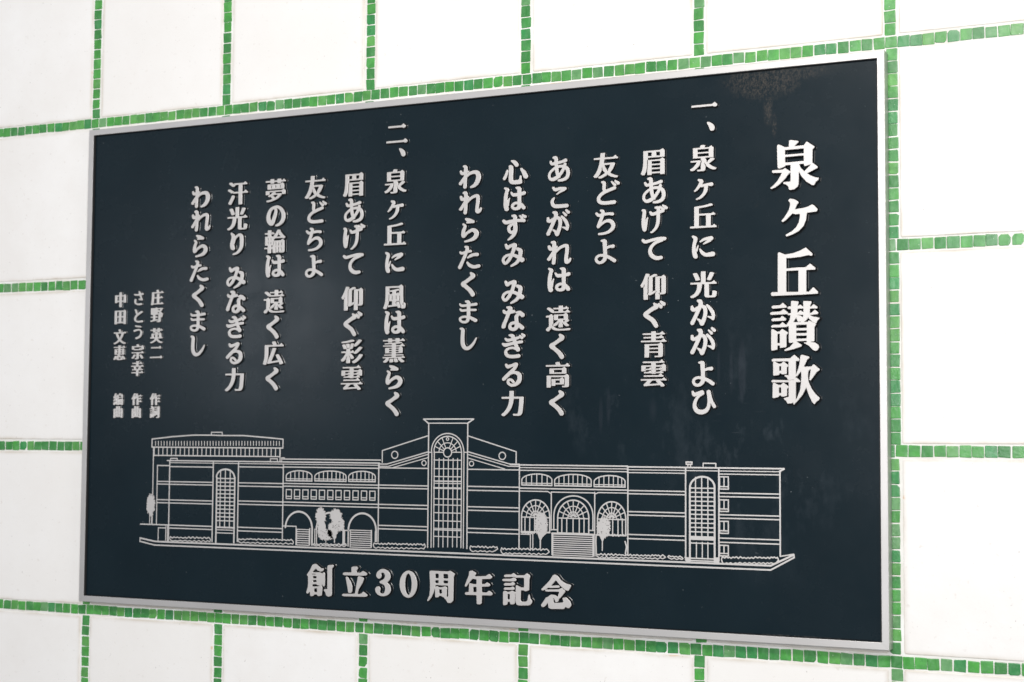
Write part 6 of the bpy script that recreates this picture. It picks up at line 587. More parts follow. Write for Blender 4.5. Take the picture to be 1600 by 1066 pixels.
# ---------------------------------------------------------------- the building, drawn in raised lines
# ('l', width, points) a line; ('o', width, [x, y, r]) a ring; ('f', points) a filled patch; ('h', points) a hole; millimetres
DRAWING = [
['outline',[['l',2.3,[[-672.7,-176.4],[-672.7,-247.5],[-672.7,-335.3]]],['l',2.3,[[-357.4,-175.4],[-357.4,-203.2]]],['l',2.3,[[-661.7,-214.6],[-661.7,-335.6]]],['l',2.3,[[-661.8,-214.1],[-630.3,-214.1]]],['l',2.8,[[-630.1,-205.3],[-630.1,-368.8]]],['l',2.8,[[-520,-205.7],[-520,-366.8]]],['l',2.8,[[-457.6,-206.5],[-457.6,-364.8]]],['l',2.3,[[-661.8,-247],[-522.1,-247]]],['l',2.3,[[-661.7,-252.5],[-522,-252.5]]],['l',2.3,[[-660.9,-284.7],[-521.3,-284.7]]],['l',2.3,[[-660.7,-290.9],[-521.2,-290.9]]],['l',2.6,[[-703,-336.3],[-521.3,-336.3]]],['l',2.3,[[-629.1,-342.5],[-521.2,-342.5]]],['l',2.3,[[-629.5,-216.1],[-521.7,-216.1]]],['l',2.3,[[-456.9,-214.6],[-349.7,-214.6]]],['l',2.3,[[-456.3,-246.7],[-350.2,-246.7]]],['l',2.3,[[-456.2,-253.3],[-350.1,-253.3]]],['l',2.3,[[-455.6,-283.2],[-349.6,-283.2]]],['l',2.3,[[-455.4,-289.8],[-349.5,-289.8]]],['l',2.3,[[-456.3,-336],[-350.4,-336]]],['l',2.3,[[-456.8,-343.2],[-350.2,-343.2]]],['l',2,[[-656.5,-369],[-656.5,-342.6],[-637.2,-342.6]]],['l',2,[[-637,-338.8],[-637,-367.8]]],['l',2,[[-632.9,-338.1],[-632.9,-368.8]]],['l',2.6,[[-636.8,-203.7],[-127.2,-203.7]]],['l',1.6,[[-628.6,-207.9],[-127.2,-207.9]]],['l',2.3,[[-353.7,-197.9],[-125,-197.9]]],['l',1.8,[[-353.6,-202.6],[-353.8,-195.4],[-346.9,-195.3],[-346.8,-198.2]]],['l',2.3,[[-350,-213.7],[-129.7,-213.7]]],['l',2.6,[[-349.3,-209.1],[-349.3,-356.6]]],['l',2.6,[[-128.8,-204.2],[-128.8,-354.5]]],['l',2.3,[[-349.4,-246.2],[-129.3,-246.2]]],['l',2.3,[[-349.3,-251.7],[-129.2,-251.7]]],['l',2.3,[[-348.8,-283.1],[-128.8,-283.1]]],['l',2.3,[[-348.7,-289.2],[-128.7,-289.2]]],['l',2.3,[[-129.3,-245.9],[-21.2,-245.9]]],['l',2.3,[[-129.2,-251.5],[-21.1,-251.5]]],['l',2.3,[[-128.8,-283],[-20.8,-283]]],['l',2.3,[[-128.7,-289.6],[-20.8,-289.6]]],['l',2.3,[[-128.3,-323.3],[-20.4,-323.3]]],['l',2.3,[[-128.2,-329.8],[-20.3,-329.8]]],['l',2.3,[[-121.2,-202.2],[-121.2,-179.4],[-21.6,-150.8]]],['l',2.3,[[65.1,-150.5],[166.4,-179.5],[166.4,-201.9]]],['l',2.3,[[-129.5,-205.4],[-110.8,-205.4],[-21.3,-181.5]]],['l',1.9,[[-129.5,-209.8],[-107.6,-209.8],[-21.3,-186.1]]],['l',1.9,[[-97.9,-212.2],[-21.2,-192.4]]],['l',2.3,[[-129.4,-212.7],[-21,-212.7]]],['l',2.3,[[65.4,-180.3],[153.7,-202.7],[173.3,-202.7]]],['l',1.9,[[65.4,-185.4],[150.7,-206.7],[173.3,-206.7]]],['l',1.9,[[66.7,-192.4],[143.3,-212]]],['l',2.3,[[65.6,-213.2],[173.9,-213.2]]],['l',2.3,[[65.9,-245.2],[173.5,-245.2]]],['l',2.3,[[66,-252.5],[173.6,-252.5]]],['l',2.3,[[66.2,-283.2],[173.8,-283.2]]],['l',2.3,[[66.3,-289.9],[173.8,-289.9]]],['l',2.3,[[66.6,-323.5],[174,-323.5]]],['l',2.3,[[66.6,-331.2],[174.1,-331.2]]],['l',2.6,[[173.3,-205.2],[173.3,-357.1]]],['l',2.6,[[389.4,-206.9],[389.4,-361.9]]],['l',2.3,[[154.7,-203.7],[172.5,-203.7]]],['l',2.6,[[172.5,-203.9],[388.7,-203.9]]],['l',1.8,[[173.2,-208.8],[388.7,-208.8]]],['l',2,[[173.2,-213.8],[388.4,-213.8]]],['l',2.6,[[173.4,-246.7],[388.5,-246.7]]],['l',2,[[173.4,-252],[231.5,-252],[238.2,-256]]],['l',2,[[238.2,-252.8],[324.8,-252.8]]],['l',2,[[324.8,-255],[331.9,-252],[388.5,-252]]],['l',2.3,[[238.4,-252.9],[238.4,-322.2]]],['l',2.3,[[324.9,-251.8],[324.9,-327.5]]],['l',2,[[177.2,-331.2],[196.4,-331.2],[196.4,-360.3]]],['l',2,[[201.4,-330.3],[201.4,-360.1]]],['l',2.8,[[387.1,-204.9],[677.8,-204.9]]],['l',2.8,[[677.8,-205.5],[670.2,-209.6]]],['l',1.8,[[387.9,-210.2],[669.4,-210.2]]],['l',2,[[387.9,-215.2],[497.3,-215.2]]],['l',2,[[561.8,-215.6],[669.4,-215.6]]],['l',2.8,[[670.4,-208.6],[670.4,-354.6]]],['l',2.8,[[498.9,-206.1],[498.9,-367.2]]],['l',2.8,[[560.3,-206.7],[560.3,-365.9]]],['l',2.3,[[388.6,-247.2],[497.3,-247.2]]],['l',2.3,[[388.6,-252.9],[497.3,-252.9]]],['l',2.3,[[388.6,-284.8],[497.3,-284.8]]],['l',2.3,[[388.6,-290.9],[497.3,-290.9]]],['l',2.3,[[388.7,-325.5],[497.2,-325.5]]],['l',2.3,[[388.7,-332.8],[497.2,-332.8]]],['l',2.3,[[561.7,-248.5],[670,-248.5]]],['l',2.3,[[561.7,-254.7],[670,-254.7]]],['l',2.3,[[561.6,-286.2],[669.8,-286.2]]],['l',2.3,[[561.6,-292.3],[669.8,-292.3]]],['l',2.3,[[561.5,-326.8],[669.6,-326.8]]],['l',2.3,[[561.5,-334],[669.6,-334]]],['l',3.4,[[-703,-365.1],[-663.6,-371.1],[653.4,-371.1],[694.1,-351.3]]],['l',3,[[-703.6,-371.9],[-665.3,-378.5],[653.3,-378.5],[694.8,-355.7]]],['l',2.6,[[-703,-365.1],[-703.6,-371.9]]],['l',2.6,[[694.1,-350.3],[694.8,-355.7]]],['l',2.2,[[671.3,-354.5],[694.1,-350.3]]]]],
['gymnasium_roof',[['l',2.6,[[-676.8,-176.5],[-676.8,-159.4],[-626.2,-154.5],[-571.2,-151],[-527.8,-150.9],[-499.1,-151.6],[-445.8,-151.6],[-393.3,-155.1],[-350.9,-158.4],[-350.9,-174.7]]],['l',2.6,[[-676.6,-176.2],[-350.8,-176.2]]],['l',2,[[-526,-150.6],[-526.1,-145],[-499.2,-145],[-499.1,-150.8]]],['l',2.4,[[-672.8,-193.3],[-357.3,-193.3]]],['l',1.75,[[-667.9,-164.2],[-667.7,-172.8]]],['l',1.75,[[-660.4,-164.1],[-660.2,-172.8]]],['l',1.75,[[-653,-164.1],[-652.8,-172.7]]],['l',1.75,[[-645.6,-164.1],[-645.4,-172.7]]],['l',1.75,[[-638.1,-164],[-637.9,-172.7]]],['l',1.75,[[-630.7,-164],[-630.5,-172.6]]],['l',1.75,[[-623.4,-164],[-623.2,-172.6]]],['l',1.75,[[-616,-163.9],[-615.8,-172.5]]],['l',1.75,[[-608.6,-163.9],[-608.4,-172.5]]],['l',1.75,[[-601.3,-163.9],[-601.1,-172.4]]],['l',1.75,[[-593.9,-163.8],[-593.7,-172.4]]],['l',1.75,[[-586.6,-163.8],[-586.4,-172.4]]],['l',1.75,[[-579.3,-163.8],[-579.1,-172.3]]],['l',1.75,[[-572,-163.7],[-571.8,-172.3]]],['l',1.75,[[-564.7,-163.7],[-564.6,-172.2]]],['l',1.75,[[-557.5,-163.7],[-557.3,-172.2]]],['l',1.75,[[-550.2,-163.6],[-550.1,-172.2]]],['l',1.75,[[-543,-163.6],[-542.8,-172.1]]],['l',1.75,[[-535.8,-163.6],[-535.6,-172.1]]],['l',1.75,[[-528.6,-163.5],[-528.4,-172]]],['l',1.75,[[-521.4,-163.5],[-521.2,-172]]],['l',1.75,[[-514.2,-163.5],[-514,-172]]],['l',1.75,[[-507,-163.4],[-506.9,-171.9]]],['l',1.75,[[-499.9,-163.4],[-499.7,-171.9]]],['l',1.75,[[-492.7,-163.4],[-492.6,-171.8]]],['l',1.75,[[-485.6,-163.3],[-485.4,-171.8]]],['l',1.75,[[-478.5,-163.3],[-478.3,-171.7]]],['l',1.75,[[-471.4,-163.3],[-471.2,-171.7]]],['l',1.75,[[-464.3,-163.2],[-464.1,-171.7]]],['l',1.75,[[-457.2,-163.2],[-457.1,-171.6]]],['l',1.75,[[-450.2,-163.2],[-450,-171.6]]],['l',1.75,[[-443.1,-163.1],[-443,-171.5]]],['l',1.75,[[-436.1,-163.1],[-435.9,-171.5]]],['l',1.75,[[-429.1,-163.1],[-428.9,-171.5]]],['l',1.75,[[-422.1,-163],[-421.9,-171.4]]],['l',1.75,[[-415.1,-163],[-414.9,-171.4]]],['l',1.75,[[-408.1,-163],[-407.9,-171.3]]],['l',1.75,[[-401.1,-162.9],[-401,-171.3]]],['l',1.75,[[-394.2,-162.9],[-394,-171.3]]],['l',1.75,[[-387.2,-162.9],[-387.1,-171.2]]],['l',1.75,[[-380.3,-162.8],[-380.2,-171.2]]],['l',1.75,[[-373.4,-162.8],[-373.2,-171.1]]],['l',1.75,[[-366.5,-162.8],[-366.3,-171.1]]],['l',1.75,[[-359.6,-162.7],[-359.4,-171.1]]],['l',1.9,[[-670.7,-178.2],[-670.7,-194.4]]],['l',1.9,[[-659.5,-178.2],[-659.5,-194.3]]],['l',1.9,[[-648.3,-178.1],[-648.3,-194.2]]],['l',1.9,[[-637.2,-178],[-637.2,-194.1]]],['l',1.9,[[-626.1,-177.9],[-626.1,-194]]],['l',1.9,[[-615,-177.9],[-615,-193.9]]],['l',1.9,[[-603.9,-177.8],[-603.9,-193.8]]],['l',1.9,[[-592.9,-177.7],[-592.9,-193.7]]],['l',1.9,[[-581.9,-177.7],[-581.9,-193.6]]],['l',1.9,[[-570.9,-177.6],[-570.9,-193.5]]],['l',1.9,[[-560,-177.5],[-560,-193.4]]],['l',1.9,[[-549.1,-177.4],[-549.1,-193.3]]],['l',1.9,[[-538.3,-177.4],[-538.3,-193.2]]],['l',1.9,[[-527.4,-177.3],[-527.4,-193.1]]],['l',1.9,[[-516.6,-177.2],[-516.6,-193.1]]],['l',1.9,[[-505.9,-177.2],[-505.9,-193]]],['l',1.9,[[-495.1,-177.1],[-495.1,-192.9]]],['l',1.9,[[-484.4,-177],[-484.4,-192.8]]],['l',1.9,[[-473.7,-177],[-473.7,-192.7]]],['l',1.9,[[-463.1,-176.9],[-463.1,-192.6]]],['l',1.9,[[-452.4,-176.8],[-452.4,-192.5]]],['l',1.9,[[-441.9,-176.8],[-441.9,-192.4]]],['l',1.9,[[-431.3,-176.7],[-431.3,-192.3]]],['l',1.9,[[-420.8,-176.6],[-420.8,-192.2]]],['l',1.9,[[-410.3,-176.6],[-410.3,-192.1]]],['l',1.9,[[-399.8,-176.5],[-399.8,-192.1]]],['l',1.9,[[-389.3,-176.4],[-389.3,-192]]],['l',1.9,[[-378.9,-176.4],[-378.9,-191.9]]],['l',1.9,[[-368.5,-176.3],[-368.5,-191.8]]],['l',1.9,[[-358.2,-176.2],[-358.2,-191.7]]],['l',2,[[-628,-203.8],[-628.1,-199],[-611.1,-199],[-611,-203.6]]],['l',2,[[-380.3,-202.8],[-380.4,-197.6],[-363.5,-197.6],[-363.4,-202.6]]]]],
['roof_vent',[['l',2.6,[[500,-199.3],[500,-195.2],[510.8,-195.2],[510.8,-199.2],[500,-199.2]]],['l',2,[[503.3,-199.8],[503.2,-204.1]]],['l',2,[[508.1,-199.7],[508.1,-204]]]]],
['roof_vent',[['l',2.2,[[531.6,-203.7],[531.6,-197.1],[554.9,-197.1],[554.9,-203.5]]]]],
['clock_tower',[['l',2.6,[[-19.4,-126.7],[-19.4,-362.2]]],['l',2.6,[[64.7,-126.7],[64.7,-361.5]]],['l',2.6,[[-30.8,-118.8],[77.1,-118.8]]],['l',3,[[-30.1,-119.2],[-20,-126.9]]],['l',3,[[76.5,-119.4],[63.7,-127]]],['l',2,[[-20.6,-126.7],[63.7,-126.7]]],['l',2.2,[[-11.9,-361.9],[-11.9,-182.8],[-12.8,-177.7],[-12.2,-173.3],[-11.1,-169],[-9.4,-164.9],[-7.1,-161.1],[-4.4,-157.6],[-1.2,-154.4],[2.4,-151.7],[6.3,-149.5],[10.5,-147.8],[14.9,-146.7],[19.4,-146.1],[23.9,-146.1],[28.4,-146.7],[32.8,-147.8],[37,-149.4],[40.9,-151.6],[44.5,-154.3],[47.7,-157.4],[50.5,-160.8],[52.7,-164.6],[54.5,-168.6],[55.7,-172.9],[56.4,-177.2],[57,-182.2],[57,-360.7]]],['l',2.2,[[-6.6,-360.9],[-6.6,-182.7],[-7.4,-177.5],[-6.8,-173.9],[-5.8,-170.3],[-4.2,-167],[-2.3,-163.8],[0,-160.9],[2.7,-158.4],[5.7,-156.2],[9,-154.3],[12.5,-153],[16.1,-152],[19.8,-151.5],[23.6,-151.5],[27.3,-152],[30.9,-152.9],[34.4,-154.3],[37.7,-156],[40.7,-158.2],[43.4,-160.7],[45.8,-163.6],[47.7,-166.7],[49.3,-170],[50.4,-173.5],[51.1,-177.1],[52.1,-182.3],[52.1,-360.3]]],['l',1.8,[[-19.1,-182],[-12.9,-181.9]]],['l',1.8,[[56.8,-181.4],[63.5,-181.4]]],['l',1.9,[[4,-193.5],[4,-360.6]]],['l',1.9,[[13.6,-193.5],[13.6,-360.3]]],['l',1.9,[[23.8,-193.4],[23.8,-359.9]]],['l',1.9,[[34,-193.3],[34,-359.6]]],['l',1.9,[[43.5,-193.2],[43.5,-359.3]]],['l',1.9,[[-7.4,-196.5],[51.4,-196.5]]],['l',1.9,[[-7.2,-212.8],[51.5,-212.8]]],['l',1.9,[[-7.1,-227.7],[51.7,-227.7]]],['l',2.6,[[-7,-236.4],[51.8,-236.4]]],['l',1.6,[[-7,-240.5],[51.8,-240.5]]],['l',3.6,[[-6.9,-249.4],[51.9,-249.4]]],['l',1.9,[[-6.7,-269.8],[52,-269.8]]],['l',1.9,[[-6.5,-281.2],[52.1,-281.2]]],['l',1.9,[[-6.4,-296],[52.3,-296]]],['l',1.9,[[-6.2,-311.2],[52.4,-311.2]]],['l',1.6,[[-6.1,-325.5],[52.5,-325.5]]],['l',2.4,[[-6.1,-328.2],[52.6,-328.2]]],['l',1.9,[[-5.9,-340.7],[52.7,-340.7]]],['o',2,[22,-182,8.7]],['l',1.7,[[3.4,-181.8],[3.6,-178.9],[4.3,-176],[5.5,-173.2],[7.2,-170.7],[9.3,-168.5],[11.7,-166.7],[14.4,-165.3],[17.3,-164.3],[20.3,-163.8],[23.4,-163.8],[26.4,-164.2],[29.3,-165.2],[32,-166.6],[34.4,-168.4],[36.5,-170.6],[38.2,-173],[39.5,-175.7],[40.2,-178.6],[40.5,-181.5]]],['l',1.7,[[31.3,-178.5],[48.6,-170.6]]],['l',1.7,[[29.3,-175.4],[42.9,-161.5]]],['l',1.7,[[25.9,-173.2],[33.3,-154.7]]],['l',1.7,[[17.9,-173.3],[10.1,-154.8]]],['l',1.7,[[14.6,-175.5],[0.6,-161.7]]],['l',1.7,[[12.6,-178.6],[-5,-170.9]]],['o',1.6,[21.7,-156.6,2.6]],['l',1.8,[[-7.5,-181.8],[12.7,-181.8]]],['l',1.8,[[31.3,-181.5],[51.3,-181.5]]]]],
['round_window',[['o',2,[-93.4,-187.5,6.9]]]],
['round_window',[['o',2,[137.7,-187.5,6.8]]]],
['round_window',[['o',1.8,[-28.9,-202.6,4.7]]]],
['round_window',[['o',1.8,[73.2,-202.6,4.6]]]],
['arched_window',[['l',3.6,[[-510.4,-368.8],[-510.4,-236.9],[-511.5,-235.7],[-511.1,-233.1],[-510.1,-230.6],[-508.5,-228.2],[-506.5,-226],[-504.1,-224.1],[-501.3,-222.6],[-498.2,-221.3],[-494.8,-220.5],[-491.4,-220],[-487.9,-220],[-484.4,-220.3],[-481,-221.1],[-477.9,-222.3],[-475,-223.8],[-472.5,-225.6],[-470.5,-227.7],[-468.8,-230],[-467.7,-232.5],[-467.2,-235.1],[-466,-236.2],[-466,-367.4]]],['l',2.2,[[-501.4,-221.3],[-501.4,-337.4]]],['l',2.2,[[-489.6,-221.1],[-489.6,-337.1]]],['l',2.2,[[-477.6,-221],[-477.6,-336.8]]],['l',2.3,[[-511.2,-238.6],[-467.4,-238.6]]],['l',2.3,[[-511,-246.4],[-467.2,-246.4]]],['l',2.3,[[-510.9,-254.1],[-467.1,-254.1]]],['l',2.3,[[-510.7,-261.9],[-466.9,-261.9]]],['l',2.3,[[-510.5,-269.7],[-466.8,-269.7]]],['l',2.3,[[-510.4,-277.4],[-466.6,-277.4]]],['l',2.3,[[-510.2,-285.2],[-466.5,-285.2]]],['l',2.3,[[-510,-293],[-466.3,-293]]],['l',2.3,[[-509.9,-300.7],[-466.2,-300.7]]],['l',2.3,[[-509.7,-308.5],[-466,-308.5]]],['l',2.3,[[-509.5,-316.2],[-465.9,-316.2]]],['l',2.3,[[-509.4,-324],[-465.7,-324]]],['l',3.4,[[-509.1,-337.5],[-465.4,-337.5]]],['l',1.8,[[-510.8,-342.5],[-468.9,-342.5]]],['l',2,[[-510.7,-348.7],[-468.7,-348.7]]]]],
['arched_window',[['l',3.6,[[506.8,-370.4],[506.8,-240.2],[507,-238.8],[507.6,-235.8],[508.7,-232.9],[510.3,-230.2],[512.4,-227.7],[515,-225.5],[517.9,-223.7],[521.1,-222.2],[524.6,-221.3],[528.2,-220.7],[531.8,-220.7],[535.3,-221.1],[538.8,-222],[542,-223.3],[544.9,-225.1],[547.4,-227.2],[549.5,-229.6],[551.1,-232.3],[552.2,-235.1],[552.7,-238.1],[552.5,-239.4],[552.5,-368.7]]],['l',2.2,[[517.4,-221.8],[517.4,-326.1]]],['l',2.2,[[528.8,-221.7],[528.8,-325.7]]],['l',2.2,[[540.2,-221.5],[540.2,-325.4]]],['l',2.3,[[507.2,-240.8],[552.5,-240.8]]],['l',2.3,[[507.2,-248.4],[552.5,-248.4]]],['l',2.3,[[507.2,-256.1],[552.4,-256.1]]],['l',2.3,[[507.2,-263.7],[552.4,-263.7]]],['l',2.3,[[507.2,-271.4],[552.4,-271.4]]],['l',2.3,[[507.2,-279],[552.4,-279]]],['l',2.3,[[507.2,-286.7],[552.4,-286.7]]],['l',2.3,[[507.2,-294.3],[552.4,-294.3]]],['l',2.3,[[507.2,-301.9],[552.4,-301.9]]],['l',2.3,[[507.2,-309.6],[552.3,-309.6]]],['l',2.3,[[507.2,-317.2],[552.3,-317.2]]],['l',3.4,[[507.1,-326.1],[552.3,-326.1]]],['l',4.2,[[507.1,-329.5],[552.3,-329.5]]],['l',2.2,[[508.5,-336.9],[551,-336.9]]],['l',2,[[518.9,-335.6],[518.9,-363.2]]],['l',2,[[529.8,-335.2],[529.8,-362.8]]],['l',2,[[540.1,-334.9],[540.1,-362.4]]],['l',2.4,[[508.4,-363.5],[550.9,-363.5]]],['l',2.4,[[508.4,-367.6],[550.9,-367.6]]],['f',[[496.4,-361.5],[505.8,-362.4],[505.8,-371.2],[500.4,-371.4]]],['f',[[553.5,-360.7],[561.4,-360.4],[560.9,-369.9],[553.5,-369.4]]]]],
['arched_window',[['l',2.3,[[-342,-240.7],[-342.1,-231.8],[-341.9,-230.3],[-340.8,-228.5],[-338.8,-226.8],[-336.1,-225.3],[-332.7,-223.9],[-328.7,-222.7],[-324.3,-221.7],[-319.4,-221.1],[-314.4,-220.7],[-309.3,-220.6],[-304.2,-220.9],[-299.4,-221.4],[-295,-222.2],[-291,-223.3],[-287.6,-224.6],[-284.8,-226.1],[-282.9,-227.8],[-281.7,-229.5],[-281.3,-231.8],[-281.3,-240.9]]],['l',2.6,[[-342,-240.5],[-281.3,-240.5]]],['l',1.7,[[-342.1,-236.7],[-281.3,-236.7]]],['l',1.8,[[-331.6,-223.5],[-331.6,-240.3]]],['l',1.8,[[-321.4,-221.3],[-321.4,-240.1]]],['l',1.8,[[-311.8,-220.6],[-311.8,-240]]],['l',1.8,[[-302,-221.1],[-302,-239.8]]],['l',1.8,[[-292.9,-222.7],[-292.9,-239.7]]]]],
['arched_window',[['l',2.3,[[-274.5,-240.3],[-274.7,-231.5],[-274.3,-230],[-273,-228.2],[-270.7,-226.5],[-267.5,-224.9],[-263.4,-223.5],[-258.7,-222.3],[-253.3,-221.4],[-247.6,-220.7],[-241.6,-220.4],[-235.5,-220.3],[-229.6,-220.5],[-223.8,-221],[-218.5,-221.8],[-213.8,-222.9],[-209.8,-224.2],[-206.6,-225.6],[-204.2,-227.3],[-202.9,-229],[-202.5,-231.3],[-202.4,-240.3]]],['l',2.6,[[-274.5,-240],[-202.4,-240]]],['l',1.7,[[-274.6,-236.2],[-202.4,-236.2]]],['l',1.8,[[-264.9,-224],[-264.9,-239.8]]],['l',1.8,[[-254.6,-221.6],[-254.6,-239.7]]],['l',1.8,[[-244.9,-220.5],[-244.9,-239.5]]],['l',1.8,[[-235.3,-220.3],[-235.3,-239.4]]],['l',1.8,[[-225.3,-220.9],[-225.3,-239.2]]],['l',1.8,[[-216.7,-222.2],[-216.7,-239.1]]],['l',1.8,[[-208.7,-224.5],[-208.7,-239]]]]],
['arched_window',[['l',2.3,[[-196.4,-239.9],[-196.6,-231.1],[-196.3,-229.6],[-195.2,-227.8],[-193.3,-226.1],[-190.6,-224.5],[-187.2,-223.1],[-183.2,-222],[-178.8,-221],[-174,-220.4],[-169,-220],[-163.9,-219.9],[-158.9,-220.2],[-154.1,-220.7],[-149.7,-221.5],[-145.7,-222.6],[-142.3,-223.9],[-139.6,-225.4],[-137.7,-227],[-136.6,-228.8],[-136.2,-231.1],[-136.2,-240.1]]],['l',2.6,[[-196.4,-239.7],[-136.1,-239.7]]],['l',1.7,[[-196.5,-236],[-136.2,-236]]],['l',1.8,[[-187,-223.1],[-187,-239.5]]],['l',1.8,[[-177.9,-220.9],[-177.9,-239.3]]],['l',1.8,[[-168.7,-220],[-168.7,-239.2]]],['l',1.8,[[-159.3,-220.1],[-159.3,-239.1]]],['l',1.8,[[-150.5,-221.3],[-150.5,-238.9]]],['l',1.8,[[-143,-223.6],[-143,-238.8]]]]],
['arched_window',[['l',2.3,[[178.4,-241],[178.4,-231.8],[178.6,-230.2],[179.8,-228.4],[181.7,-226.6],[184.5,-224.9],[187.9,-223.5],[192,-222.3],[196.5,-221.3],[201.4,-220.6],[206.5,-220.2],[211.6,-220.1],[216.7,-220.4],[221.5,-221],[226,-221.8],[230,-222.9],[233.4,-224.3],[236.2,-225.8],[238.1,-227.5],[239.3,-229.3],[239.6,-231.7],[239.6,-241]]],['l',2.6,[[178.4,-240.8],[239.6,-240.8]]],['l',1.7,[[178.4,-237.2],[239.6,-237.2]]],['l',1.8,[[187.5,-223.7],[187.5,-240.6]]],['l',1.8,[[198.4,-221],[198.4,-240.4]]],['l',1.8,[[208.9,-220.1],[208.9,-240.2]]],['l',1.8,[[219.5,-220.7],[219.5,-240.1]]],['l',1.8,[[230,-222.9],[230,-239.9]]]]],
['arched_window',[['l',2.3,[[245.1,-241.2],[245.1,-231.9],[245.4,-230.3],[246.8,-228.4],[249.2,-226.6],[252.4,-224.9],[256.6,-223.4],[261.4,-222.2],[266.8,-221.2],[272.6,-220.4],[278.6,-220],[284.7,-220],[290.8,-220.2],[296.5,-220.7],[301.9,-221.6],[306.6,-222.7],[310.7,-224.1],[313.9,-225.6],[316.2,-227.4],[317.6,-229.2],[318,-231.5],[318,-241.1]]],['l',2.6,[[245.1,-240.9],[318,-240.9]]],['l',1.7,[[245.1,-237.3],[318,-237.3]]],['l',1.8,[[253.8,-224.4],[253.8,-240.8]]],['l',1.8,[[263.9,-221.6],[263.9,-240.6]]],['l',1.8,[[273.1,-220.4],[273.1,-240.5]]],['l',1.8,[[282,-220],[282,-240.3]]],['l',1.8,[[291.2,-220.2],[291.2,-240.2]]],['l',1.8,[[300.3,-221.3],[300.3,-240]]],['l',1.8,[[309.4,-223.6],[309.4,-239.9]]]]],
['arched_window',[['l',2.3,[[323.6,-241.5],[323.6,-232.5],[323.9,-230.9],[325.1,-229.1],[327,-227.4],[329.7,-225.8],[333.1,-224.3],[337.1,-223.1],[341.6,-222.2],[346.4,-221.5],[351.4,-221.1],[356.5,-221.1],[361.5,-221.3],[366.2,-221.8],[370.7,-222.7],[374.6,-223.8],[378,-225.1],[380.7,-226.6],[382.6,-228.3],[383.7,-230],[384,-232.3],[384,-241.5]]],['l',2.6,[[323.7,-241.2],[384,-241.2]]],['l',1.7,[[323.6,-237.7],[384,-237.7]]],['l',1.8,[[333.3,-224.3],[333.3,-241.1]]],['l',1.8,[[342.8,-222],[342.8,-240.9]]],['l',1.8,[[352.4,-221.1],[352.4,-240.7]]],['l',1.8,[[361.4,-221.3],[361.4,-240.6]]],['l',1.8,[[370.3,-222.6],[370.3,-240.4]]],['l',1.8,[[377.6,-224.9],[377.6,-240.3]]]]],
['small_window',[['l',2.1,[[-341.7,-258.3],[-328.9,-258.3],[-328.9,-276.2],[-341.5,-276.2],[-341.5,-258.4]]],['l',2,[[-341.5,-271.7],[-328.8,-271.7]]]]],
['small_window',[['l',2.1,[[-322.2,-258.3],[-309.5,-258.3],[-309.5,-276.2],[-322.1,-276.2],[-322.1,-258.4]]],['l',2,[[-322,-271.6],[-309.5,-271.6]]]]],
['small_window',[['l',2.1,[[-302.6,-258.2],[-289.9,-258.2],[-289.9,-276.1],[-302.4,-276.1],[-302.4,-258.3]]],['l',2,[[-302.3,-271.5],[-289.9,-271.5]]]]],
['small_window',[['l',2.1,[[-283,-258.2],[-270.4,-258.2],[-270.4,-276],[-282.8,-276],[-282.8,-258.3]]],['l',2,[[-282.8,-271.5],[-270.4,-271.5]]]]],
['small_window',[['l',2.1,[[-263.9,-258.2],[-251.4,-258.2],[-251.4,-275.9],[-263.7,-275.9],[-263.7,-258.3]]],['l',2,[[-263.6,-271.4],[-251.3,-271.4]]]]],
['small_window',[['l',2.1,[[-244.5,-258.1],[-232.1,-258.1],[-232.1,-275.8],[-244.4,-275.8],[-244.4,-258.2]]],['l',2,[[-244.3,-271.4],[-232,-271.4]]]]],
['small_window',[['l',2.1,[[-225.6,-258.1],[-213.2,-258.1],[-213.2,-275.8],[-225.4,-275.8],[-225.4,-258.2]]],['l',2,[[-225.4,-271.3],[-213.1,-271.3]]]]],
['small_window',[['l',2.1,[[-206.1,-258.1],[-193.8,-258.1],[-193.8,-275.7],[-205.9,-275.7],[-205.9,-258.2]]],['l',2,[[-205.9,-271.2],[-193.7,-271.2]]]]],
['small_window',[['l',2.1,[[-186.7,-258],[-174.4,-258],[-174.4,-275.6],[-186.5,-275.6],[-186.5,-258.1]]],['l',2,[[-186.5,-271.1],[-174.4,-271.1]]]]],
['small_window',[['l',2.1,[[-167.4,-258],[-155.2,-258],[-155.2,-275.5],[-167.3,-275.5],[-167.3,-258.1]]],['l',2,[[-167.2,-271.1],[-155.2,-271.1]]]]],
['small_window',[['l',2.1,[[-148.5,-258],[-136.4,-258],[-136.4,-275.4],[-148.4,-275.4],[-148.4,-258.1]]],['l',2,[[-148.3,-271],[-136.4,-271]]]]],
['small_window',[['l',2.3,[[561.8,-220.3],[577.8,-220.3],[577.8,-241.6],[561.7,-241.6],[561.7,-220.5]]],['l',2.3,[[569.9,-220.3],[569.9,-237.4]]],['l',2.3,[[561.7,-237.4],[577.8,-237.4]]]]],
['small_window',[['l',2.3,[[561.7,-260.4],[577.7,-260.4],[577.7,-280.4],[561.6,-280.4],[561.6,-260.5]]],['l',2.3,[[569.8,-260.4],[569.8,-276.1]]],['l',2.3,[[561.6,-276.1],[577.7,-276.1]]]]],
['small_window',[['l',2.3,[[561.6,-297.6],[577.6,-297.6],[577.6,-318.3],[561.6,-318.3],[561.6,-297.8]]],['l',2.3,[[569.7,-297.6],[569.7,-314]]],['l',2.3,[[561.5,-314],[577.6,-314]]]]],
['small_window',[['l',2.3,[[561.5,-339.2],[577.5,-339.2],[577.5,-357.4],[561.5,-357.4],[561.5,-339.5]]],['l',2.3,[[569.6,-339.2],[569.6,-353.2]]],['l',2.3,[[561.5,-353.2],[577.5,-353.2]]]]],
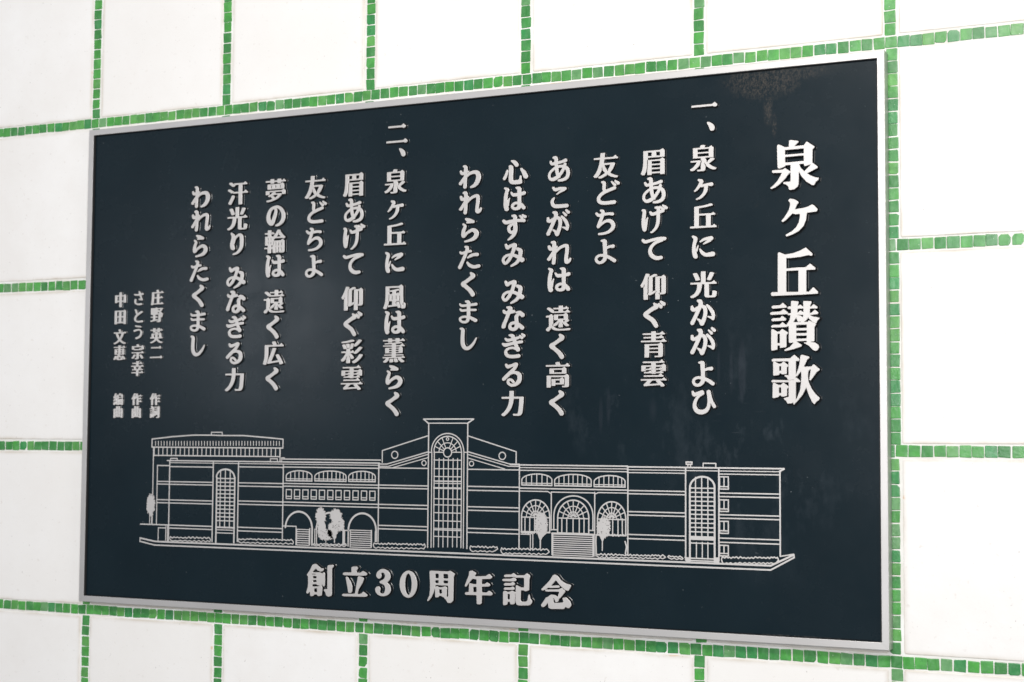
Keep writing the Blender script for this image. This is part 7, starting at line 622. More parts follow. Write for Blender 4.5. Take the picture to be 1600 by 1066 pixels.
['arch',[['l',3.9,[[-342.1,-333.1],[-341.7,-328.7],[-340.8,-324.5],[-339.3,-320.4],[-337.3,-316.6],[-334.9,-313],[-331.9,-309.9],[-328.6,-307.1],[-325,-304.9],[-321.1,-303.2],[-317.1,-302],[-312.9,-301.4],[-308.7,-301.4],[-304.5,-301.9],[-300.5,-303],[-296.6,-304.7],[-293,-306.9],[-289.8,-309.6],[-286.9,-312.7],[-284.5,-316.2],[-282.5,-320],[-281,-324],[-280.1,-328.2],[-279.3,-332.5],[-279.3,-365.7]]],['l',2.2,[[-349,-330.5],[-316.8,-330.5],[-316.8,-366.9]]],['l',2.2,[[-284.5,-333.4],[-284.5,-365.9]]]]],
['arch',[['l',3.9,[[-195.8,-333.4],[-195.4,-329.1],[-194.4,-324.7],[-193,-320.6],[-190.9,-316.7],[-188.4,-313.1],[-185.5,-309.9],[-182.2,-307.1],[-178.6,-304.9],[-174.7,-303.1],[-170.6,-301.9],[-166.4,-301.3],[-162.2,-301.3],[-158,-301.8],[-154,-303],[-150.1,-304.7],[-146.5,-306.9],[-143.3,-309.6],[-140.4,-312.8],[-137.9,-316.3],[-136,-320.1],[-134.5,-324.2],[-133.7,-328.5],[-133,-332.8],[-133,-354.1]]],['l',3,[[-195.9,-334.6],[-195.9,-364.9]]],['l',2.6,[[-143.4,-333.7],[-143.4,-365.4]]],['l',1.8,[[-135.1,-334.8],[-135.1,-354.7]]]]],
['arch',[['l',3.9,[[-269.3,-334.7],[-269,-330.2],[-268.1,-325.8],[-266.6,-321.6],[-264.6,-317.6],[-262.2,-314],[-259.3,-310.7],[-256,-307.9],[-252.4,-305.6],[-248.5,-303.8],[-244.5,-302.6],[-240.4,-301.9],[-236.2,-301.9],[-232.1,-302.5],[-228.1,-303.7],[-224.3,-305.4],[-220.7,-307.7],[-217.5,-310.4],[-214.6,-313.6],[-212.2,-317.2],[-210.3,-321.2],[-208.8,-325.3],[-207.9,-329.7],[-207.2,-334.1],[-207.2,-362]]],['l',2.2,[[-272.8,-334.5],[-272.8,-362.7]]],['l',2.2,[[-268.8,-334.4],[-268.8,-362.5]]],['l',2.4,[[-225.1,-335.2],[-193.8,-335.2]]],['l',2.4,[[-204.4,-335.4],[-204.4,-362.7]]]]],
['staircase',[['l',1.9,[[-315.5,-336.3],[-286.1,-336.3]]],['l',1.9,[[-315.4,-340.6],[-286,-340.6]]],['l',1.9,[[-315.3,-345],[-286,-345]]],['l',1.9,[[-315.3,-349.4],[-285.9,-349.4]]],['l',1.9,[[-315.2,-353.7],[-285.8,-353.7]]],['l',1.9,[[-315.1,-358.1],[-285.8,-358.1]]],['l',1.9,[[-315.1,-362.4],[-285.7,-362.4]]],['l',1.9,[[-315,-366.8],[-285.6,-366.8]]],['l',2,[[-315.2,-336.3],[-315.2,-366.8]]],['l',2,[[-285.9,-335.4],[-285.9,-365.9]]]]],
['staircase',[['l',1.9,[[-191.5,-334.2],[-144.3,-334.2]]],['l',1.9,[[-191.4,-338.3],[-144.2,-338.3]]],['l',1.9,[[-191.4,-342.4],[-144.2,-342.4]]],['l',1.9,[[-191.3,-346.5],[-144.1,-346.5]]],['l',1.9,[[-191.3,-350.6],[-144.1,-350.6]]],['l',1.9,[[-191.2,-354.7],[-144,-354.7]]],['l',1.9,[[-191.1,-358.8],[-144,-358.8]]],['l',1.9,[[-191.1,-362.8],[-143.9,-362.8]]],['l',1.9,[[-191,-366.9],[-143.9,-366.9]]],['l',2,[[-191.3,-334.5],[-191.3,-367.3]]],['l',2,[[-144.1,-333.1],[-144.1,-365.7]]]]],
['staircase',[['l',1.9,[[242.1,-329.2],[321.6,-329.2]]],['l',1.9,[[242.1,-333],[321.7,-333]]],['l',1.9,[[242.1,-336.8],[321.7,-336.8]]],['l',1.9,[[242.1,-340.5],[321.7,-340.5]]],['l',1.9,[[242.1,-344.3],[321.7,-344.3]]],['l',1.9,[[242.2,-348.1],[321.7,-348.1]]],['l',1.9,[[242.2,-351.9],[321.7,-351.9]]],['l',1.9,[[242.2,-355.7],[321.7,-355.7]]],['l',1.9,[[242.2,-359.5],[321.7,-359.5]]],['l',1.9,[[242.2,-363.3],[321.7,-363.3]]],['l',1.9,[[242.3,-367.1],[321.8,-367.1]]],['l',2,[[242.2,-329.9],[242.2,-368.1]]],['l',2,[[321.7,-327.6],[321.7,-365.3]]],['l',2.4,[[240.4,-328.7],[240.4,-366.6]]],['l',2.4,[[324,-327.5],[324,-366.3]]]]],
['fan_window',[['l',2.7,[[178.2,-327.1],[178.2,-299.6],[178.2,-298.5],[178.5,-294.3],[179.4,-290.2],[180.8,-286.3],[182.6,-282.6],[184.9,-279.2],[187.5,-276.2],[190.6,-273.5],[193.9,-271.3],[197.4,-269.6],[201.1,-268.5],[204.9,-267.8],[208.7,-267.8],[212.5,-268.2],[216.2,-269.2],[219.7,-270.8],[223,-272.8],[226,-275.3],[228.7,-278.3],[231,-281.5],[232.8,-285.1],[234.2,-288.9],[235.1,-292.9],[235.5,-297.1],[235.6,-298.1],[235.6,-325.4]]],['l',2.2,[[178.2,-299.8],[235.5,-299.8]]],['l',1.9,[[188,-299.3],[188.3,-295.5],[189.2,-291.8],[190.8,-288.4],[192.9,-285.3],[195.4,-282.7],[198.4,-280.6],[201.7,-279.2],[205.1,-278.4],[208.6,-278.4],[212,-279],[215.3,-280.3],[218.3,-282.2],[220.9,-284.7],[223,-287.7],[224.5,-291],[225.5,-294.6],[225.9,-298.4]]],['l',1.9,[[197.2,-299.1],[197.4,-297.1],[197.8,-295.2],[198.6,-293.5],[199.7,-291.9],[201,-290.5],[202.6,-289.5],[204.2,-288.7],[206,-288.3],[207.8,-288.3],[209.6,-288.6],[211.3,-289.3],[212.8,-290.3],[214.1,-291.5],[215.2,-293.1],[216,-294.8],[216.5,-296.7],[216.7,-298.6]]],['l',1.9,[[210.1,-297.3],[233.3,-286.3]]],['l',1.9,[[209.4,-296.1],[227.1,-276.4]]],['l',1.9,[[208.3,-295.4],[217.8,-269.9]]],['l',1.9,[[206.9,-295.1],[206.9,-267.7]]],['l',1.9,[[205.6,-295.4],[195.8,-270.3]]],['l',1.9,[[204.5,-296.3],[186.5,-277.3]]],['l',1.9,[[203.8,-297.5],[180.3,-287.6]]],['l',2.2,[[185.3,-299.4],[185.3,-326.9]]],['l',2.2,[[195,-299.1],[195,-326.6]]],['l',2.2,[[205,-298.9],[205,-326.3]]],['l',2.2,[[221.6,-298.5],[221.6,-325.8]]],['l',2.2,[[228.9,-298.3],[228.9,-325.6]]],['l',3,[[178.3,-326.6],[235.7,-326.6]]]]],
['fan_window',[['l',2.7,[[330.6,-328.4],[330.6,-299.4],[330.6,-298.3],[331,-294.2],[331.8,-290.2],[333.2,-286.3],[334.9,-282.7],[337.1,-279.3],[339.7,-276.3],[342.5,-273.7],[345.7,-271.6],[349.1,-269.9],[352.6,-268.7],[356.3,-268.1],[359.9,-268],[363.6,-268.5],[367.1,-269.5],[370.5,-271],[373.6,-273.1],[376.5,-275.5],[379,-278.4],[381.2,-281.6],[382.9,-285.2],[384.2,-288.9],[385.1,-292.9],[385.5,-296.9],[385.5,-298],[385.5,-326.7]]],['l',2.2,[[330.6,-299.6],[385.5,-299.6]]],['l',1.9,[[340,-299.2],[340.3,-295.4],[341.2,-291.8],[342.7,-288.4],[344.7,-285.4],[347.2,-282.8],[350,-280.8],[353.2,-279.3],[356.4,-278.6],[359.8,-278.5],[363.1,-279.1],[366.2,-280.4],[369,-282.3],[371.5,-284.7],[373.5,-287.7],[375,-291],[375.9,-294.5],[376.2,-298.2]]],['l',1.9,[[348.8,-298.9],[349,-297],[349.4,-295.1],[350.2,-293.4],[351.2,-291.8],[352.5,-290.5],[354,-289.5],[355.6,-288.7],[357.3,-288.3],[359,-288.3],[360.7,-288.6],[362.3,-289.3],[363.8,-290.2],[365,-291.5],[366.1,-293],[366.8,-294.7],[367.3,-296.6],[367.5,-298.5]]],['l',1.9,[[361.2,-297.2],[383.4,-286.4]]],['l',1.9,[[360.5,-296],[377.5,-276.6]]],['l',1.9,[[359.4,-295.3],[368.6,-270.1]]],['l',1.9,[[358.1,-295],[358.1,-268]]],['l',1.9,[[356.9,-295.3],[347.6,-270.6]]],['l',1.9,[[355.8,-296.2],[338.6,-277.4]]],['l',1.9,[[355.1,-297.4],[332.7,-287.6]]],['l',2.2,[[360.2,-298.6],[360.2,-327.5]]],['l',2.2,[[370.5,-298.4],[370.5,-327.2]]],['l',2.2,[[378.8,-298.2],[378.8,-326.9]]],['l',3,[[330.7,-327.9],[385.5,-327.9]]]]],
['fan_window',[['l',2.7,[[251.5,-327.6],[251.5,-299.6],[251.5,-298.4],[251.9,-294.2],[252.9,-290],[254.3,-285.9],[256.3,-282.1],[258.8,-278.6],[261.7,-275.4],[264.9,-272.7],[268.5,-270.4],[272.3,-268.7],[276.3,-267.5],[280.4,-266.8],[284.5,-266.7],[288.6,-267.2],[292.6,-268.3],[296.4,-269.9],[299.9,-272],[303.1,-274.5],[306,-277.5],[308.4,-280.9],[310.4,-284.6],[311.9,-288.6],[312.9,-292.7],[313.3,-296.9],[313.4,-298],[313.4,-325.8]]],['l',2.2,[[251.5,-299.7],[313.3,-299.7]]],['l',1.9,[[262.1,-299.3],[262.4,-295.4],[263.4,-291.6],[265.1,-288.1],[267.4,-284.9],[270.2,-282.2],[273.4,-280],[276.9,-278.6],[280.6,-277.8],[284.4,-277.7],[288.1,-278.3],[291.6,-279.6],[294.8,-281.6],[297.6,-284.2],[299.8,-287.2],[301.5,-290.7],[302.5,-294.4],[302.9,-298.3]]],['l',1.9,[[272,-299.1],[272.2,-297],[272.7,-295.1],[273.6,-293.3],[274.7,-291.6],[276.2,-290.2],[277.8,-289.1],[279.6,-288.4],[281.5,-288],[283.5,-287.9],[285.4,-288.2],[287.2,-288.9],[288.9,-289.9],[290.3,-291.3],[291.5,-292.8],[292.3,-294.6],[292.9,-296.5],[293.1,-298.5]]],['l',1.9,[[286,-297.2],[311,-285.9]]],['l',1.9,[[285.2,-296],[304.3,-275.6]]],['l',1.9,[[284,-295.2],[294.3,-268.9]]],['l',1.9,[[282.5,-294.9],[282.5,-266.7]]],['l',1.9,[[281.1,-295.3],[270.6,-269.4]]],['l',1.9,[[279.9,-296.1],[260.5,-276.6]]],['l',1.9,[[279.1,-297.4],[253.8,-287.2]]],['l',2.2,[[259.9,-299.4],[259.9,-327.3]]],['l',2.2,[[269.7,-299.1],[269.7,-327]]],['l',2.2,[[282.3,-298.8],[282.3,-326.7]]],['l',2.2,[[294.6,-298.5],[294.6,-326.3]]],['l',2.2,[[304,-298.3],[304,-326]]],['l',3,[[251.6,-327],[313.4,-327]]],['l',2.6,[[243.7,-320.7],[243.7,-295.8],[244,-293.3],[244.5,-288.7],[245.7,-284.1],[247.5,-279.7],[250,-275.6],[253.1,-271.8],[256.7,-268.4],[260.8,-265.4],[265.2,-262.9],[270,-261],[275,-259.7],[280.1,-259],[285.3,-258.9],[290.4,-259.4],[295.3,-260.5],[300.1,-262.3],[304.5,-264.5],[308.5,-267.3],[312.1,-270.5],[315.2,-274.2],[317.6,-278.2],[319.5,-282.4],[320.7,-286.9],[321.2,-291.4],[321.6,-293.9],[321.6,-318.5]]],['l',2.2,[[240.3,-321.2],[250.1,-321.2]]],['l',2.2,[[314.3,-320.4],[325,-320.4]]],['l',3.4,[[240.3,-328],[323.9,-328]]]]],
['tree',[['f',[[-667.7,-295.1],[-666.8,-296.5],[-667.1,-297.8],[-666.8,-299.3],[-668.5,-299.8],[-666.2,-302.8],[-665.8,-304.8],[-665.3,-307.2],[-667,-307.1],[-668.1,-307.5],[-668.6,-308.5],[-668.9,-310.1],[-670.6,-308.5],[-670.4,-311],[-671.5,-310.3],[-669.8,-318.3],[-671.4,-316],[-671.7,-319],[-672.9,-316.9],[-674,-315.3],[-674.9,-313.8],[-675.2,-319.2],[-676.1,-317.4],[-676.9,-321],[-677.7,-318.3],[-678.2,-314.5],[-679.1,-315.6],[-680.3,-318.2],[-680.4,-313.8],[-681,-313.3],[-681.6,-312.3],[-682.1,-311.2],[-683.9,-313.4],[-685.3,-313.8],[-684,-309],[-684.8,-308.3],[-686.1,-308.2],[-686.6,-306.8],[-686.9,-305.2],[-688.4,-304.5],[-686.2,-301.2],[-687.3,-300.2],[-686.9,-298.5],[-687.7,-297.1],[-685.4,-295.4],[-687.3,-294],[-687.9,-292.3],[-686.1,-291.3],[-684.7,-290.7],[-688,-287.1],[-685.2,-287.7],[-687,-284.3],[-685.3,-284.6],[-685.6,-282.4],[-686.1,-279.6],[-684.2,-280.9],[-683.4,-280.6],[-683.2,-278.9],[-682.8,-277.4],[-682.1,-276.7],[-681,-277.9],[-681.5,-272],[-679.7,-277.2],[-679.7,-272.4],[-678.9,-272],[-677.8,-275.5],[-677.1,-278.5],[-676.4,-274.5],[-675.6,-273.1],[-674.7,-271.8],[-674.5,-277.8],[-673.4,-274.9],[-673.4,-279.1],[-671.8,-275.3],[-672.5,-281.2],[-669.8,-275.5],[-669.5,-277.4],[-667.8,-276.3],[-668.7,-280.6],[-666.5,-279.1],[-670,-286.2],[-667.6,-284.9],[-666.1,-285.1],[-665.2,-286.2],[-667.5,-289.6],[-664,-289.4],[-666.3,-292],[-664.1,-293.2]]],['l',2,[[-678.7,-314.7],[-678.7,-336.1]]],['l',2,[[-674,-314.6],[-674,-336]]]]],
['tree',[['f',[[-249.5,-311.4],[-248.5,-312.5],[-248.9,-313.6],[-248.8,-314.8],[-249.4,-315.7],[-245.8,-318.7],[-250,-317.7],[-250.1,-318.7],[-251.6,-318.7],[-250.2,-321.2],[-249.7,-323.3],[-250.4,-324],[-252.2,-322.9],[-252.2,-324.4],[-251.3,-328.1],[-252.5,-327.6],[-254.4,-325],[-254.5,-326.7],[-255.7,-325],[-255.6,-328.3],[-256.1,-329.8],[-257,-328.8],[-258,-325.9],[-258.2,-331.5],[-259.1,-327.5],[-259.9,-335.1],[-260.3,-326.6],[-261.4,-331.5],[-262.1,-330.6],[-262.9,-330.1],[-264,-331.2],[-264.4,-329.6],[-264,-325.5],[-265.7,-327.9],[-264.5,-323.2],[-267,-326.5],[-266,-323.1],[-269.5,-326.9],[-268.8,-324],[-269.3,-323],[-266.9,-319],[-269.3,-320],[-268.2,-317.9],[-269.7,-317.7],[-268.6,-315.9],[-272.8,-316.4],[-268.5,-313.8],[-269.6,-313],[-271.9,-311.9],[-271.9,-310.6],[-272.1,-309.2],[-271,-308.1],[-271.5,-306.6],[-271.7,-305.1],[-270.6,-304.4],[-271.4,-302.3],[-268.8,-303],[-268.2,-302.3],[-267.1,-302.3],[-270,-297],[-268.4,-297.4],[-268.9,-294.6],[-265.7,-298.7],[-266.8,-294.2],[-265.6,-294.7],[-265.3,-292.9],[-264.3,-293.4],[-263.6,-292.6],[-262.6,-293.6],[-262.2,-290.8],[-260.9,-295.7],[-260.6,-288.7],[-259.7,-290.8],[-258.9,-294.6],[-258,-290.8],[-256.9,-288.8],[-256.7,-293.4],[-256.3,-295.6],[-254.9,-292.7],[-254.9,-295.9],[-253.3,-293.4],[-252.4,-293.9],[-254.1,-299.9],[-252.4,-298.1],[-251.5,-298.3],[-250.2,-297.9],[-250.2,-299.6],[-247.9,-298.6],[-251.2,-303.6],[-250.4,-304.1],[-247.9,-303.5],[-249.8,-306],[-247.5,-306.1],[-249,-308],[-247.4,-308.7],[-246,-309.9]]],['f',[[-246.4,-335.2],[-246.3,-336.5],[-246.4,-337.8],[-247.7,-338.7],[-247.3,-340.1],[-247.5,-341.2],[-247,-343],[-246.5,-344.8],[-248.8,-343.9],[-247.9,-346.4],[-250.7,-344],[-250.1,-346.3],[-249.9,-348.2],[-249.7,-350.2],[-250.2,-351.3],[-250.5,-352.5],[-252.6,-348.4],[-252.1,-352.4],[-252.6,-353.3],[-253,-354.4],[-254.5,-349.2],[-254.1,-357.3],[-255,-355.1],[-255.8,-352.5],[-256.4,-353.4],[-257,-354.6],[-257.6,-354.9],[-258.2,-353.8],[-258.5,-350.8],[-259.6,-354.4],[-260.4,-354.8],[-260.3,-351],[-260.2,-348.5],[-262.3,-352.9],[-262.7,-351.7],[-263.1,-350.8],[-262.6,-347.8],[-265,-350.5],[-264.3,-347.6],[-263.7,-345.1],[-265.4,-345.9],[-264.7,-343.6],[-264.2,-341.9],[-267.3,-342.9],[-265,-340.1],[-267.6,-340.1],[-264.3,-337.7],[-268.1,-337.3],[-264.5,-335.7],[-265.6,-334.6],[-265.6,-333.4],[-266.1,-332],[-265.5,-331.1],[-267.7,-328.4],[-265.7,-328.4],[-264.3,-328.3],[-264,-327.5],[-265.4,-324.4],[-263.9,-325],[-265.1,-321.5],[-263.1,-323.2],[-262.6,-322.8],[-261.7,-323],[-263.3,-317],[-261.1,-321.2],[-261.9,-316],[-261,-316.2],[-260.4,-315.8],[-259.4,-317.3],[-259,-315.2],[-258,-319.3],[-257.7,-312.7],[-256.9,-318.1],[-256.2,-312.6],[-255.8,-319.3],[-254.7,-313.3],[-254.3,-316.4],[-253.5,-315.7],[-253.5,-319.5],[-252.9,-319.7],[-251.9,-318.4],[-251.5,-319.5],[-251.1,-320.4],[-251,-322.2],[-251.5,-324.9],[-250.1,-323.7],[-248.9,-323.2],[-249.3,-325.4],[-247.8,-325],[-248.1,-326.8],[-248.2,-328.3],[-247.6,-329.1],[-247.6,-330.4],[-248.1,-331.9],[-248.1,-333],[-245,-333.6]]],['f',[[-233.5,-344.6],[-228.8,-345.2],[-232.7,-345.7],[-231,-346.4],[-234.7,-346.6],[-233.1,-347.4],[-230.1,-348.6],[-229.4,-349.6],[-231.8,-349.7],[-230.6,-350.9],[-232.2,-351.1],[-234.9,-350.7],[-235.1,-351.4],[-234.7,-352.5],[-236.5,-352.2],[-234.8,-354.7],[-237.4,-353.6],[-236.7,-355.7],[-240.9,-352.1],[-239.6,-355.3],[-241.2,-354.5],[-241.5,-356.2],[-243.2,-354.7],[-243.7,-356.9],[-245.3,-353.7],[-246,-357.4],[-247,-354.2],[-248.2,-356.2],[-249.3,-356],[-250.5,-356.4],[-250.4,-353.6],[-251.7,-354.4],[-252,-353.3],[-254.5,-355.3],[-255.6,-355],[-257.3,-355.5],[-255.3,-352.5],[-257.3,-353.1],[-258.3,-352.9],[-258.2,-351.9],[-257.8,-350.9],[-258.1,-350.4],[-257.7,-349.6],[-261.7,-350.4],[-261.2,-349.5],[-263,-349.3],[-260,-347.9],[-265.6,-348.3],[-261.9,-347],[-261.3,-346.3],[-258.9,-345.6],[-266.2,-345.2],[-264.2,-344.5],[-265.7,-343.6],[-261.7,-343.3],[-261.7,-342.6],[-258.3,-342.7],[-260.8,-341.5],[-258.4,-341.5],[-263.4,-339.2],[-260.9,-339.3],[-261.3,-338.2],[-256.3,-339.9],[-257.6,-338.4],[-255.8,-338.7],[-258.8,-335.5],[-254,-338.4],[-256.3,-335.1],[-254,-336.1],[-253.7,-335.1],[-252.8,-334.6],[-251.2,-335.6],[-250.1,-335.7],[-249.2,-335.7],[-248,-337],[-247.3,-336],[-246.4,-336.1],[-245.5,-335.6],[-244.9,-337.1],[-242.7,-332.5],[-243.1,-336.4],[-240.5,-333.2],[-240.5,-335.3],[-238.7,-334.2],[-238.9,-336],[-236,-334.2],[-236.4,-335.9],[-234.9,-335.8],[-236.1,-337.6],[-233.4,-336.8],[-234.1,-338.1],[-232.6,-338.2],[-234,-339.6],[-233.5,-340.1],[-231.3,-340],[-230.9,-340.6],[-234.8,-342.2],[-232.1,-342.2],[-229.8,-342.5],[-231.2,-343.3],[-232.3,-344]]],['l',2,[[-247,-347.8],[-247,-361.8]]],['h',[[-250.3,-356.1],[-250.6,-356.9],[-251.6,-357.2],[-252.5,-356.7],[-252.5,-355.8],[-251.7,-355.3],[-250.8,-355.3]]],['h',[[-260.2,-345.6],[-260.4,-346.3],[-261.3,-346.5],[-261.9,-346],[-261.8,-345.3],[-261.4,-344.7],[-260.7,-344.8]]],['h',[[-257.5,-337.4],[-258.3,-338.2],[-258.9,-338.3],[-259.3,-337.9],[-259.3,-337.1],[-258.9,-336.7],[-257.9,-336.6]]],['h',[[-245.2,-336.8],[-245.9,-337.6],[-246.6,-337.6],[-247.6,-337.3],[-247.6,-336.6],[-246.7,-335.9],[-245.7,-336.2]]],['h',[[-243.4,-339.8],[-243.4,-340.7],[-244.3,-340.8],[-245,-340.3],[-245.3,-339.6],[-244.4,-339.2],[-243.5,-339.4]]],['h',[[-264.8,-356.3],[-264.8,-356.8],[-265.9,-356.9],[-266.8,-356.6],[-266.3,-356],[-265.9,-355.4],[-264.8,-355.6]]],['h',[[-247.1,-341.7],[-247.2,-342.6],[-248,-342.4],[-248.9,-342.1],[-249,-341.5],[-248.1,-340.9],[-247,-341.3]]],['h',[[-253.8,-347.5],[-254.3,-348],[-255.3,-348.2],[-255.7,-347.8],[-255.8,-347.2],[-255.3,-346.7],[-254.4,-346.6]]],['h',[[-249.9,-340.7],[-249.8,-341.6],[-250.9,-341.9],[-251.3,-341.3],[-251.7,-340.4],[-250.9,-340.2],[-250.2,-340.3]]],['h',[[-246.5,-359.1],[-246.8,-359.7],[-247.7,-360.1],[-248.5,-359.4],[-248.2,-358.8],[-247.7,-358.3],[-247,-358.4]]],['h',[[-249.8,-357.5],[-250,-358.3],[-250.9,-358.3],[-251.9,-357.8],[-251.3,-357.2],[-251,-356.6],[-249.9,-356.8]]],['h',[[-244,-345],[-244,-345.6],[-244.8,-345.8],[-245.6,-345.4],[-245.6,-344.8],[-244.9,-344],[-244,-344.4]]],['h',[[-246.2,-355.4],[-246.3,-356.2],[-247.2,-356.5],[-247.9,-355.7],[-247.9,-355],[-247.2,-354.5],[-246.5,-354.8]]],['h',[[-253,-339.1],[-253.8,-339.6],[-254.4,-339.9],[-255,-339.5],[-254.9,-338.8],[-254.5,-338.3],[-253.4,-338.2]]],['h',[[-252.2,-357.3],[-252.4,-358],[-253.3,-358.4],[-253.8,-357.7],[-253.8,-356.9],[-253.3,-356.3],[-252.6,-356.6]]],['h',[[-260.6,-351.6],[-260.9,-352.4],[-261.8,-352.7],[-262.7,-352],[-262.6,-351.3],[-261.8,-350.8],[-260.9,-351]]],['h',[[-244.7,-350],[-245,-350.9],[-246,-350.8],[-246.5,-350.3],[-246.6,-349.6],[-246,-349.5],[-245.1,-349.6]]],['h',[[-268,-351.5],[-268.4,-352.3],[-269.2,-352.5],[-269.6,-352],[-270.1,-351],[-269.1,-350.9],[-268.4,-350.8]]],['h',[[-262,-356.4],[-262.2,-357.2],[-263.1,-357.3],[-263.8,-356.9],[-263.6,-356.1],[-263.1,-355.9],[-262.2,-355.8]]]]],
